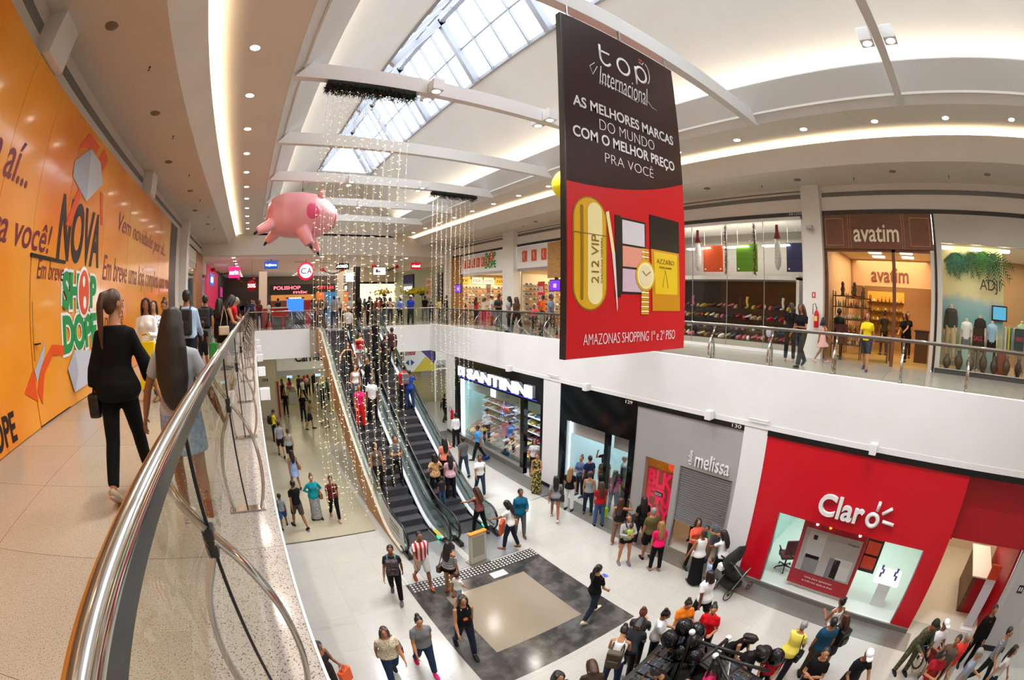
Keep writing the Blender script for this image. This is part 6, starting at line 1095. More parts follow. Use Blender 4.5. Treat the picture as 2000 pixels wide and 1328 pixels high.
def top_mesh(pose, sex, bld, kind):
    key = ('t', pose, sex, bld, kind)
    if key in CACHE: return CACHE[key]
    S = skel(pose); mb = MB(); q = 1.12 if bld == 'b' else 1.0
    hem, top, f, inf, fl = {'tee': (.90, 1.435, .62, .019, .004), 'long': (.90, 1.435, 1.97, .020, .006), 'tank': (.92, 1.36, 0, .017, .0), 'poncho': (.84, 1.43, 1.55, .034, .04), 'off': (.93, 1.33, .7, .018, .008), 'polo': (.88, 1.45, .66, .022, .006), 'blouse': (.87, 1.425, .55, .024, .022), 'jacket': (.84, 1.44, 1.95, .032, .014), 'crop': (1.02, 1.42, .5, .018, 0), 'dress': (.90, 1.36, 0, .018, .0), 'sleeveless': (.90, 1.425, 0, .019, .006)}[kind]
    torso(mb, S, sex, bld, hem, top, inf, fl)
    for s in (-1, 1):
        if f:
            wide = .012 if kind in ('poncho',) else 0
            P = arm_pts(S, s, f) if kind != 'off' else [S['sh', s].lerp(S['el', s], t) for t in (.25, .5, .8)]
            R = ([.046*q, .058*q, .057*q, .056*q] if f <= 1 else [.046*q, .058*q, .056*q, .050*q+wide*2, .047*q+wide*3, .040*q+wide*4]) if kind != 'off' else [.06*q, .058*q, .055*q]
            mb.tube(P, R, 10)
        elif kind != 'sleeveless': mb.tube([S['U']((s*.075, .085, 1.33)), S['U']((s*.085, .03, 1.425)), S['U']((s*.08, -.06, 1.40)), S['U']((s*.075, -.085, 1.33))], .016, 6)
        else: mb.tube([S['U']((s*.06, 0, 1.40)), S['U']((s*.13, 0, 1.392))], .05, 8)
    me = remesh('shirt', mb, .0165, 3); CACHE[key] = me; return me
def bottom_mesh(pose, sex, bld, kind):
    key = ('p', pose, sex, bld, kind)
    if key in CACHE: return CACHE[key]
    S = skel(pose); mb = MB(); q = (1.15 if bld == 'b' else 1.0)
    if kind in ('jeans', 'slacks', 'shorts', 'mini', 'wide', 'capri'):
        torso(mb, S, sex, bld, .86, 1.02, .014); inf = {'jeans': .012, 'slacks': .018, 'shorts': .024, 'mini': .018, 'wide': .034, 'capri': .013}[kind]; f = {'jeans': 1.93, 'slacks': 1.97, 'shorts': .92, 'mini': .34, 'wide': 1.98, 'capri': 1.55}[kind]
        for s in (-1, 1):
            h, k, a = S['hip', s], S['knee', s], S['ank', s]; P = [h+Vector((0, 0, .04)), h.lerp(k, .2), h.lerp(k, .34 if f < .5 else .6)]; R = [.094*q+inf*.6, .092*q+inf*.7, .075*q+inf]
            if f < .5: R[2] = .09*q+inf
            if .5 < f: P.append(h.lerp(k, min(1, f))); R.append(.058*q+inf*1.2)
            if f > 1: P += [k.lerp(a, .3), k.lerp(a, f-1)]; R += [.058*q+inf, (.046 if kind == 'jeans' else .052)*q+inf]
            mb.tube(P, R, 12)
    else:
        hem = {'skirt': .55, 'mididress': .48, 'maxi': .06, 'minidress': .62}[kind]; K = [(S['knee', s]*.5+S['ank', s]*.5) for s in (-1, 1)]; mid = (S['knee', -1]+S['knee', 1])/2; low = (S['ank', -1]+S['ank', 1])/2; sp = abs(S['knee', -1].y-S['knee', 1].y)/2; sl = abs(S['ank', -1].y-S['ank', 1].y)/2
        P = [Vector((0, 0, 1.03)), Vector((0, -.01, .94)), Vector((0, -.01, .82))]; R = [.142*q+.014, .175*q+.014, .185*q+.016]; RY = [.10*q+.014, .125*q+.014, .135*q+.02]
        if hem > .3: P.append(Vector((0, mid.y*(.92-hem)/.44, hem))); R.append(.19*q+.02); RY.append(.14*q+.03+sp)
        else: P += [Vector((0, mid.y, .5)), Vector((0, low.y, hem+.0))]; R += [.19*q, .21*q]; RY += [.15*q+sp*.9, .18*q+sl*.8]
        mb.tube(P, R, 18, ry=RY, up=(0, 1, 0))
    me = remesh('trousers', mb, .0165, 3); CACHE[key] = me; return me
def shoe_pair(pose, s):
    key = ('s', pose, s)
    if key in CACHE: return CACHE[key]
    S = skel(pose); a, fa = S['foot', s]; fd = Vector((0, math.cos(fa*.8), math.sin(fa*.8))); dn = Vector((0, math.sin(fa*.8), -math.cos(fa*.8))); mb = MB()
    mb.tube([a+dn*.035-fd*.062, a+dn*.034, a+dn*.045+fd*.08, a+dn*.055+fd*.15, a+dn*.060+fd*.20], [.036, .043, .049, .047, .022], 10, ry=[.038, .044, .034, .025, .013], up=tuple(-dn)); mb.tube([a+dn*.07-fd*.075, a+dn*.073+fd*.06, a+dn*.073+fd*.205], [.036, .048, .026], 8, ry=.010, up=tuple(-dn))
    me = mb.mesh('shoe'); CACHE[key] = me; return me
CL = {}
def cloth(c, rough=.85):
    if not isinstance(c, str): return c
    k = 'cloth_'+c
    if k in CL: return CL[k]
    m = mat(k, c, rough, spec=.2); CL[k] = m; return m
SKIN = [mat('skin_%d' % i, c, .5, spec=.35) for i, c in enumerate(('c99672', 'b07a55', '8f5d3f', '6a422c'))]
HS_ = lambda n, a, b: spotted(n, [a, b, a, b], 3, .48, 3, 'Object', (26, 26, 2.2), 'LINEAR')
HAIRC = {'k': HS_('hair_black', '0d0909', '1f1815'), 'b': HS_('hair_brown', '2e190e', '4a2a18'), 'l': HS_('hair_blond', '7a5430', 'a07a4a'), 'g': HS_('hair_grey', '7d7a76', '9a9894'), 'a': HS_('hair_auburn', '4a2212', '6a3620')}
def child(name, me, m, parent):
    if not me.materials: me.materials.append(m)
    o = bpy.data.objects.new(name, me); COL.objects.link(o); o.parent = parent; o.material_slots[0].link = 'OBJECT'; o.material_slots[0].material = m; return o
def person(label, loc, h, yaw, pose='stand', sex='f', skin=1, hair=('long', 'k'), top=('tee', 'ffffff'), bottom=('jeans', '1d2433'), shoes='2a2a2a', bld='n', hat=None, group=None, vox=.0165, roll=None):
    sc = h/1.70; hk = 1.0 if h > 1.45 else 1.0+(1.45-h)*.62; S = skel(pose)
    me = body_mesh(pose, sex, bld, round(hk, 1), vox)
    o = bpy.data.objects.new('person', me); COL.objects.link(o); o.location = Vector(loc)+Vector((0, 0, S['dz']*sc)); o.rotation_euler = (0, 0, D2(yaw)); o.scale = (sc, sc, sc); tag(o, label, 'person', group)
    o.material_slots[0].link = 'OBJECT'; o.material_slots[0].material = SKIN[skin]
    if hair[0] != 'bald': child('hair', hair_mesh(pose, hair[0], round(hk, 1)), HAIRC[hair[1]], o)
    if top: child('shirt' if top[0] != 'dress' else 'dress_top', top_mesh(pose, sex, bld, top[0]), cloth(top[1]), o)
    if bottom: child({'shorts': 'shorts', 'mini': 'shorts', 'skirt': 'skirt', 'maxi': 'skirt', 'mididress': 'dress_skirt', 'minidress': 'dress_skirt'}.get(bottom[0], 'trousers'), bottom_mesh(pose, sex, bld, bottom[0]), cloth(bottom[1]), o)
    if shoes:
        for s in (-1, 1): child('shoe', shoe_pair(pose, s), cloth(shoes, .5), o)
    if hat: child('cap', hat_mesh(pose, hat[0], round(hk, 1)), cloth(hat[1]), o)
    o['_pose'] = pose; return o
def loc_of(o, v):
    """a point of the person's own space (1.70 m figure, standing) in the world"""
    S = skel(o['_pose']); return Matrix.Translation(o.location) @ Euler(o.rotation_euler).to_matrix().to_4x4() @ Matrix.Diagonal((*o.scale, 1)) @ Vector(v)
def wrist(o, s): S = skel(o['_pose']); return loc_of(o, S['wr', s]+S['fd', s]*.1)
def shopping_bag(p, w, h, d, m, label, yaw=0, cat='bag', name='shopping_bag'):
    t = thing(name, label, cat, (p.x, p.y, p.z-h-.10), D2(yaw)); b = MB(); b.prism([(-w/2, -d/2, 0), (w/2, -d/2, 0), (w/2, d/2, 0), (-w/2, d/2, 0)], (0, 0, h)); b.build('bag_body', m, t, .012)
    for s in (-1, 1): MB().tube([(-w*.25, s*d*.4, h), (-w*.2, s*d*.2, h+.10), (0, 0, h+.13), (w*.2, s*d*.2, h+.10), (w*.25, s*d*.4, h)], .006, 5).build('handle', m, t)
    return t
def handbag(o, side, m, label, z=.86, y=-.02, size=.26):
    p = loc_of(o, (side*.25, y, z)); t = thing('handbag', label, 'handbag', p, o.rotation_euler.z); MB().bbox(-.06, .06, -size/2, size/2, -.1, .1, .03).build('bag_body', m, t)
    sc = o.scale.x; q = lambda v: (Vector(v)-Vector((side*.25, y, z)))*sc
    MB().tube([(0, -size*.35, .09), tuple(q((side*.19, -.06, 1.2))), tuple(q((side*.13, 0, 1.455))), tuple(q((side*.19, .07, 1.2))), (0, size*.35, .09)], .010, 6).build('strap', m, t); return t
def backpack(o, m, label, front=False, strap=None):
    p = loc_of(o, (0, .19 if front else -.19, 1.18)); t = thing('backpack', label, 'backpack', p, o.rotation_euler.z+(PI if front else 0)); s_ = o.scale.x
    MB().bbox(-.15*s_, .15*s_, -.09*s_, .07*s_, -.22*s_, .22*s_, .05*s_, seg=3).build('bag_body', m, t); MB().bbox(-.11*s_, .11*s_, -.13*s_, -.07*s_, -.18*s_, .02*s_, .03*s_).build('pocket', m, t)
    for s in (-1, 1): MB().tube([(s*.09*s_, .05*s_, .18*s_), (s*.10*s_, .14*s_, .27*s_), (s*.105*s_, .28*s_, .20*s_), (s*.11*s_, .31*s_, .05*s_), (s*.13*s_, .20*s_, -.1*s_), (s*.11*s_, .05*s_, -.16*s_)], .017*s_, 6).build('strap', strap or m, t)
    return t
def F(px, py, lv): return onz(px, py, lv)
def Hd(px, py, lv, h): p = onz(px, py, lv+h*.94); return Vector((p.x, p.y, lv))
def Es(px, py, h):
    """stand on an escalator: the head centre at the pixel, the feet on the step line"""
    d = ray(px, py); lo, hi = 8.0, 24.0
    for _ in range(60):
        y = (lo+hi)/2; z = CAM.z+d.z*y/d.y
        if z < zp(y)+.12+h*.94: hi = y
        else: lo = y
    return Vector((CAM.x+d.x*y/d.y, y, zp(y)+.12))
# ------------------------------------------------------------------ who stands where
FLORAL = spotted('floral_cream', ['8a7a5a', 'd8cfb8', 'b9a88a', 'efe8d8'], 40, .85); FLORALB = spotted('floral_blue', ['1e3a7a', 'f0f0ee', 'e9ecf2', '2a4a8a'], 26, .85); FLORALR = spotted('floral_rust', ['6a3a1e', 'c98a3a', 'e0c8a0', '7a4a2a'], 30, .85); FLORALP = spotted('floral_pink', ['c98aa0', 'f0dce4', 'a85a7a', 'ead0da'], 34, .85); FLORALK = spotted('floral_black', ['12100e', '1a1712', '8a7a2a', 'b9a85a'], 15, .85); LEOP = spotted('print_grey', ['2a2e30', 'c9ccc8', '4a5254', 'b0b4b0'], 34, .85); CAMO = spotted('camouflage', ['3a3f2a', '5a5a3c', '2a2a20', '6f6a4c'], 13, .85); BURG = spotted('print_burgundy', ['4a1418', '6a1e22', '8a5a4a', '3a0e12'], 30, .85)
STRIPE_R = striped('red_stripes', 'c4142c', 'efe6e4', 9, 'X', .5); STRIPE_G = striped('grey_stripes', '6f7276', 'b0b4b8', 16, 'Z', .6); PLAID = striped('plaid_grey', '6a6a6e', '8a8a8e', 20, 'Z', .5); DENIM = spotted('denim_light', ['6f86a0', '7d93ac', '8aa0b6'], 30, .85); JEAN = '26324a'; JEANB = '3c5278'; K = '0d0d0f'; KK = '17171a'; WH = 'f2f1ee'
LW, UPF = ZL, 0.0
def PY(px, y): q = ony(px, 600, y); return Vector((q.x, y, 0))
# --- the left walkway, from the camera outward
w = person('woman in loose black top with a long ponytail walking hand in hand with a girl', F(268, 955, 0), 1.68, 2, 'stride', 'f', 1, ('pony', 'b'), ('poncho', '060607'), ('jeans', '070708'), 'b09a84', vox=.010)
handbag(w, -1, BLACK, 'small black shoulder bag hanging at the hip of the woman in the loose black top', .80, .0, .24)
g = person('girl with very long black hair and a denim dress walking beside the rail', Vector((-.60, 3.04, 0)), 1.47, -4, 'handhold', 'f', 2, ('xlong', 'k'), ('tee', 'a9adb3'), ('minidress', DENIM), 'd8d0c0', vox=.010)
yb = mat('bag_yellow', 'f2d400', .4)
p = person('woman in white top holding yellow bags by the orange hoarding', PY(285, 7.5), 1.63, 175, 'hold', 'f', 2, ('long', 'k'), ('long', WH), ('jeans', '48607e'), '8a6a50')
shopping_bag(wrist(p, -1)+Vector((0, 0, -.02)), .34, .36, .12, yb, 'upper yellow shopping bag on the arm of the woman in white'); shopping_bag(wrist(p, -1)+Vector((.06, -.05, -.32)), .36, .42, .12, yb, 'lower yellow shopping bag below the first one by the woman in white')
person('woman with glasses in a blue and white print top behind the yellow bags', PY(300, 8.8), 1.60, 185, 'stand', 'f', 0, ('bob', 'b'), ('blouse', FLORALB), ('jeans', JEAN))
person('woman with a hair bun in a cream flowered top by the hoarding', PY(323, 9.4), 1.62, 170, 'phone', 'f', 1, ('bun', 'b'), ('blouse', spotted('floral_red', ['efe6d8', 'e9dfce', 'b04a3a', 'efe6d8'], 30, .85)), ('jeans', JEAN))
p = person('man in light blue shirt with a black backpack seen from behind', PY(364, 8.3), 1.78, -6, 'walk', 'm', 2, ('short', 'k'), ('long', 'a9c0d6'), ('slacks', '1a1c22'), KK, 'b'); backpack(p, mat('pack_black', '101216', .6), 'black backpack on the man in the light blue shirt')
p = person('man in dark tee and grey shorts walking away on the left walkway', PY(401, 11.6), 1.74, -4, 'walk2', 'm', 2, ('short', 'k'), ('tee', '202226'), ('shorts', '8f959c'), '3a3a3c'); backpack(p, mat('pack_slate', '1a1c20', .6), 'dark slate backpack on the man in grey shorts')
person('small boy in black beside the man in grey shorts', PY(394, 10.8), 1.08, 10, 'stand', 'm', 2, ('short', 'k'), ('tee', '17181c'), ('shorts', '1c1f26'), '4a5060')
person('woman in black dress with her back turned near the left rail', PY(428, 12.4), 1.63, -20, 'stand', 'f', 2, ('long', 'k'), ('tee', K), ('minidress', K), '2a2020')
p = person('woman in black sleeveless dress leaning on the left rail', Vector((-.78, 10.6, 0)), 1.70, -80, 'lean', 'f', 1, ('long', 'k'), ('tank', K), ('minidress', K), '2a2020'); handbag(p, 1, mat('bag_beige', 'c2a98a', .5), 'beige shoulder bag of the woman leaning on the left rail', .9)
person('older man in red polo looking over the left rail', Vector((-.78, 13.6, 0)), 1.68, -85, 'lean', 'm', 1, ('receding', 'g'), ('polo', 'c41a2a'), ('slacks', '2a2a30'), KK)
person('dark haired woman last in line along the left rail', Vector((-.8, 17.0, 0)), 1.6, -75, 'lean', 'f', 1, ('bob', 'k'), ('tee', '2a2226'), ('jeans', JEAN))
o = thing('shopping_bag', 'green cloth bag hanging low near the left rail', 'bag', PY(414, 11.2)+Vector((0, 0, .16))); MB().bbox(-.12, .12, -.08, .08, 0, .42, .03).build('bag_body', mat('bag_green', '2f8a3a', .5), o); MB().tube([(-.07, 0, .42), (-.03, 0, .6), (.03, 0, .6), (.07, 0, .42)], .008, 5).build('handle', MATS['bag_green'], o)
# --- the far upper floor
far = [((506, 592), 27, 'woman in dark red near the left end of the far railing', 'f', ('long', 'b'), ('tee', '5a1e22'), ('jeans', JEAN), 190, 'relax'), ((526, 590), 26, 'woman in white top walking behind the far railing', 'f', ('long', 'k'), ('tee', 'e0dcd6'), ('jeans', KK), 90, 'walk'),
 ((543, 588), 31, 'person in dark clothes at the red snack kiosk', 'm', ('short', 'k'), ('tee', '2a2c34'), ('slacks', KK), 0, 'stand'), ((612, 590), 27, 'woman in grey behind the landing of the down escalator', 'f', ('long', 'k'), ('tee', '5a5a5e'), ('jeans', JEAN), 150, 'relax'),
 ((624, 592), 26, 'woman in brown behind the head of the down escalator', 'f', ('long', 'b'), ('tee', '5a3f30'), ('jeans', JEAN), 200, 'stand'), ((652, 583), 24.4, 'broad man in grey plaid shirt about to step on the down escalator', 'm', ('short', 'k'), ('polo', PLAID), ('jeans', '2a3a54'), 10, 'stand'),
 ((683, 590), 26.5, 'man in white cap at the head of the escalators', 'm', ('short', 'k'), ('tee', 'c9c4bc'), ('slacks', KK), 170, 'stand'), ((702, 590), 25.5, 'woman in black between the two escalator heads', 'f', ('long', 'k'), ('tee', K), ('jeans', KK), 30, 'hold'),
 ((722, 583), 25, 'man in dark shirt leaving the up escalator', 'm', ('short', 'k'), ('tee', '1c1c20'), ('slacks', KK), -10, 'walk'), ((738, 590), 27, 'woman in red beyond the up escalator', 'f', ('bob', 'k'), ('tee', '8a2a2a'), ('jeans', JEAN), 140, 'walk'), ((752, 592), 24.6, 'woman with bare shoulders in black at the top of the up escalator', 'f', ('long', 'k'), ('off', K), ('jeans', '2f4a5e'), 10, 'stand'),
 ((762, 594), 29, 'woman in pale pink far behind the escalators', 'f', ('long', 'b'), ('tee', 'd8b0a8'), ('jeans', JEAN), 150, 'stand'), ((781, 586), 24.3, 'man in white hat and light blue shirt leaning on the far railing', 'm', ('short', 'k'), ('long', '7a8fd0'), ('slacks', KK), 170, 'lean'), ((802, 583), 24.4, 'man in royal blue polo beside the man in the white hat', 'm', ('short', 'k'), ('polo', '2440b0'), ('slacks', '1c1e26'), 175, 'hold'),
 ((830, 590), 29, 'person in black standing by the pale green shop', 'm', ('short', 'k'), ('tee', K), ('jeans', '6a7078'), -20, 'stand'), ((842, 590), 28, 'child with a red backpack by the pale green shop', 'm', ('short', 'k'), ('tee', '2a3a5a'), ('jeans', JEAN), -10, 'stand'), ((857, 590), 27, 'woman in yellow patterned top near the far pillar', 'f', ('long', 'k'), ('blouse', spotted('floral_yellow', ['c9b85a', 'e0d8a0', '8a7a3a', 'c9b85a'], 30, .85)), ('jeans', KK), 120, 'walk'), ((871, 590), 26, 'man in dark jacket right beside the far pillar', 'm', ('short', 'k'), ('jacket', '22242a'), ('slacks', KK), 60, 'stand'),
 ((576, 592), 36, 'woman in orange deep in the far corridor', 'f', ('long', 'k'), ('tee', 'c0602a'), ('jeans', JEAN), 180, 'walk'), ((662, 588), 34, 'man in white deep in the far corridor', 'm', ('short', 'k'), ('tee', 'd8d4cc'), ('jeans', JEAN), 170, 'walk2'), ((712, 587), 37, 'woman in teal deep in the far corridor', 'f', ('long', 'k'), ('tee', '2a6a6a'), ('jeans', JEAN), 190, 'walk'), ((636, 590), 38, 'man in grey deep in the far corridor', 'm', ('short', 'k'), ('tee', '7a7a7e'), ('jeans', KK), 175, 'walk'), ((492, 592), 34, 'couple member in blue far along the left shops', 'm', ('short', 'k'), ('tee', '3a4a7a'), ('jeans', KK), 180, 'walk2'), ((745, 588), 40, 'woman in white before the bright cream shop', 'f', ('long', 'b'), ('tee', 'e6e0d6'), ('jeans', KK), 180, 'stand')]
for (px, py), yd, lb, sx, hr, tp, bt_, yw, ps in far:
    q = ony(px, py, yd); hh = 1.72 if sx == 'm' else 1.62
    if 'child' in lb: hh = 1.3
    person(lb, Vector((q.x, yd, 0)), hh, yw, ps, sx, (px*7) % 4 if px % 4 != 3 else 1, hr, tp, bt_, KK, hat=('cap', 'e6e2da') if 'white cap' in lb or 'white hat' in lb else None)
rf = random.Random(21)
for i in range(18):
    sx = 'mf'[i % 2]; person('shopper walking in the crowd deep in the far corridor', Vector((rf.uniform(-2.5, 12.5), rf.uniform(31, 46), 0)), 1.7 if sx == 'm' else 1.6, rf.choice((0, 180, 170, 10, 90)), rf.choice(('walk', 'walk2', 'stand')), sx, i % 3, ('short' if sx == 'm' else 'long', 'k'), ('tee', rf.choice(('8a2a2a', 'd8d4cc', '2a3a5a', '3a3a3c', 'c0905a', '1a1a1c', '6a7a6a'))), ('jeans', rf.choice((JEAN, KK))), KK, group='shoppers deep in the far corridor')
# --- the right hand gallery
gal = [((961, 583), 13.2, 'man in white cap standing behind the man in the black tee', 'm', ('short', 'k'), ('tee', 'd8d8d6'), ('shorts', '7ab0d0'), -120, 'stand', 1.72), ((974, 579), 11.0, 'man in black tee with folded arms at the gallery railing', 'm', ('short', 'k'), ('tee', KK), ('jeans', '8a9096'), 110, 'cross', 1.74), ((994, 590), 11.2, 'woman with black hair in grey beside the man with folded arms', 'f', ('long', 'k'), ('tee', '8a8c90'), ('jeans', KK), 60, 'stand', 1.62), ((1009, 592), 11.6, 'woman with brown hair and brown top walking along the gallery', 'f', ('long', 'b'), ('long', '5a4430'), ('jeans', KK), 0, 'walk', 1.62), ((1076, 583), 11.1, 'man in grey blue tee half hidden by the banner edge', 'm', ('short', 'k'), ('tee', '66748a'), ('slacks', KK), -150, 'walk', 1.74), ((907, 599), 12.4, 'small child in red at the accessories shop', 'f', ('bob', 'k'), ('tee', 'd8303a'), ('jeans', JEAN), 60, 'stand', 1.2), ((1043, 600), 13.0, 'girl in coral top before the accessories shop', 'f', ('pony', 'k'), ('tee', 'e0505a'), ('jeans', KK), 160, 'walk2', 1.25), ((1060, 590), 13.6, 'shop assistant in orange shirt inside the accessories entrance', 'm', ('short', 'k'), ('tee', 'd8601a'), ('slacks', KK), 30, 'stand', 1.7), ((930, 597), 13.6, 'woman in red near the caps of the accessories shop', 'f', ('long', 'k'), ('tee', 'a82a3a'), ('jeans', JEAN), -80, 'stand', 1.6), ((945, 597), 13.4, 'woman in cream near the caps of the accessories shop', 'f', ('bob', 'b'), ('tee', 'd8c8b0'), ('jeans', JEAN), -80, 'phone', 1.58)]
for (px, py), xd, lb, sx, hr, tp, bt_, yw, ps, hh in gal:
    q = onx(px, py, xd); person(lb, Vector((xd, q.y, 0)), hh, yw, ps, sx, 1+(px % 3), hr, tp, bt_, KK, hat=('cap', 'e6e2da') if 'white cap' in lb else None)
person('woman all in black facing her friend by the fire extinguisher pillar', Vector((12.2, onx(1546, 600, 12.2).y, 0)), 1.62, -75, 'hold', 'f', 1, ('pony', 'k'), ('tee', K), ('jeans', K), 'b09070')
person('woman in black with long brown hair leaning past the gallery railing post', Vector((11.4, onx(1567, 602, 11.4).y, 0)), 1.64, 75, 'walkphone', 'f', 2, ('long', 'b'), ('tee', K), ('slacks', KK), KK)
person('little girl in pale pink near the panelled shop door', Vector((12.9, onx(1609, 625, 12.9).y, 0)), 1.28, -150, 'walk', 'f', 2, ('bob', 'k'), ('tank', 'e0b0a8'), ('minidress', 'e0b0a8'), 'd8b0a0')
person('woman in yellow tee and dark shorts walking past the panelled shop', Vector((12.3, onx(1695, 624, 12.3).y, 0)), 1.52, 88, 'walk', 'f', 1, ('pony', 'k'), ('tee', 'e8c81a'), ('shorts', '2a3038'), '3a3a44')
person('woman in black attending behind the counter of the panelled shop', Vector((16.0, .95, 0)), 1.6, 70, 'reach', 'f', 1, ('long', 'k'), ('tee', K), ('jeans', K)); person('woman in black with tied hair further inside the panelled shop', Vector((17.6, .95, 0)), 1.6, 100, 'stand', 'f', 1, ('bun', 'k'), ('tee', K), ('jeans', K)); person('shopper in dark clothes behind the glass of the panelled shop', Vector((14.5, 3.3, 0)), 1.55, -90, 'stand', 'f', 3, ('curly', 'k'), ('tee', KK), ('jeans', KK)); person('shopper with a black bun deep inside the panelled shop', Vector((17.7, 2.0, 0)), 1.6, -60, 'stand', 'f', 2, ('bun', 'k'), ('tee', '2a2420'), ('jeans', KK))
# --- mannequins in the menswear window
MQ = mat('mannequin_tan', 'cdb8a0', .4)
for (px, hh, tp, bt_, nm, zz) in ((1857, 1.82, ('long', '3a4240'), ('slacks', 'c9b28a'), 'tall one in charcoal shirt and tan trousers', .3), (1888, 1.62, ('tee', 'efece4'), ('slacks', '6f777a'), 'one in white printed tee and grey trousers', .12), (1914, 1.74, ('polo', '22252a'), ('shorts', '2a2622'), 'one in black polo', .14), (1938, 1.62, ('polo', '9fc0d8'), ('slacks', '17181c'), 'one in two tone blue polo', .12), (1996, 1.7, ('tee', 'a8c8a0'), ('slacks', 'b9a58a'), 'one in green tee at the window end', .14)):
    yv = onx(px, 640, 14.75).y; S = skel('relax'); t = thing('mannequin', 'headless shop mannequin in the beach window, '+nm, 'mannequin', (14.75, yv, zz), PI/2); sc = hh/1.7; m = MB(); torso(m, S, 'm', 'n', .845, 1.53)
    for s in (-1, 1): limb(m, [S['hip', s], S['knee', s], S['ank', s], S['ank', s]+Vector((0, .12, -.06))], [.085, .055, .036, .03]); limb(m, arm_pts(S, s, 2.0)+[S['wr', s]+S['fd', s]*.16], [.05, .05, .043, .038, .034, .026, .02])
    k = ('mq',)
    if k not in CACHE: CACHE[k] = remesh('mannequin_body', m, .0165)
    for o in (child('figure', CACHE[k], MQ, t), child('shirt', top_mesh('relax', 'm', 'n', tp[0]), cloth(tp[1]), t), child('trousers', bottom_mesh('relax', 'm', 'n', bt_[0]), cloth(bt_[1]), t)): o.scale = (sc,)*3; o.location = (0, 0, S['dz']*sc)
    MB().lathe([(.2, 0), (.2, .02), (.02, .03), (.02, .5)], n=14).build('stand', ALU, t)
for i, (x, y, c, h_) in enumerate(((14.5, -.75, '4a4038', .42), (14.45, -1.2, '2a2a26', .55), (14.5, -1.65, '5a4a3c', .5), (14.45, -2.15, '3a332c', .6), (14.5, -2.6, '2a2622', .5), (14.5, -3.1, '4a3a2c', .55), (14.5, -3.6, '2c2a28', .5))):
    o = MB().lathe([(.07, 0), (.16, h_*.35), (.15, h_*.6), (.06, h_*.85), (.08, h_), (.001, h_)], (x, y, .1), 14).build('vase', mat('vase_'+c, c, .25)); tag(o, 'dark rounded vase on the menswear window floor, number %s from the jamb' % ('one', 'two', 'three', 'four', 'five', 'six', 'seven')[i], 'vase')
for i, (y, c) in enumerate(((-1.45, '9fc0b0'), (-2.35, '8aa8a0'), (-2.9, '7a3a22'))): o = MB().bbox(14.55, 14.85, y-.17, y+.17, .1, .75, .01).build('display_block', wood('block_'+c, c, c, (1, 1, 6))); tag(o, 'wooden display block between the vases, %s' % ('mint green one', 'sage one', 'rust brown one')[i], 'display block')
for i, (x, y, z, c) in enumerate(((14.3, -1.85, 1.0, '17100e'), (14.25, 3.15, .75, '3a1218'), (14.3, -3.5, 1.1, '2a3a3c'))):
    t = thing('sign_stand', ('dark sale card in the menswear window', 'dark red sale card inside the panelled shop window', 'dark summer card at the end of the menswear window')[i], 'sign', (x, y, .1), world=True); MB().box(x, x+.02, y-.2, y+.2, z-.25, z+.35).build('card', mat('card_dark_'+c, c, .4), t); MB().tube([(x+.01, y, .1), (x+.01, y, z-.25)], .012, 6).lathe([(.14, 0), (.14, .015)], (x, y, .1), 12).build('stand', BLACK, t); put_text(('SALE', 'SALE', 'VERAO')[i], (x-.004, y+.16, z), R_, UP, .32, .12, mat('card_pink', 'd8405a', .5), t, .003)
t = thing('clothes_rail', 'rail of pale hanging garments at the end of the menswear window', 'clothes rail', (15.0, -3.3, 0), world=True); MB().tube([(15, -2.95, 0), (15, -2.95, 1.5), (15, -4.3, 1.5), (15, -4.3, 0)], .015, 6).build('frame', ALU, t)
for k in range(9): o = MB().bbox(14.82, 15.18, -.035, .035, .75, 1.46, .02).build('hanging_shirt', cloth(('c9d8d0', 'd8c84a', '7a9aa8', 'efe9dc', '8aa890', 'c9b0a0', '4a5a6a', 'd8d8d0', '9ab0a0')[k])); o.location = (0, -3.05-.14*k, 0); tag(o, 'pale garment hanging on the menswear rail', 'garment', 'garments on the menswear rail')
t = thing('screen', 'small blue advertising screen hanging in the menswear window', 'screen', (15.25, -2.75, 1.8), world=True); MB().box(15.2, 15.26, -3.15, -2.5, 1.6, 2.05).build('bezel', BLACK, t); MB().box(15.19, 15.2, -3.1, -2.55, 1.64, 2.01).build('display', mat('screen_teal', '4a9ac0', .3, emit=.8, ecol='4a9ac0'), t)
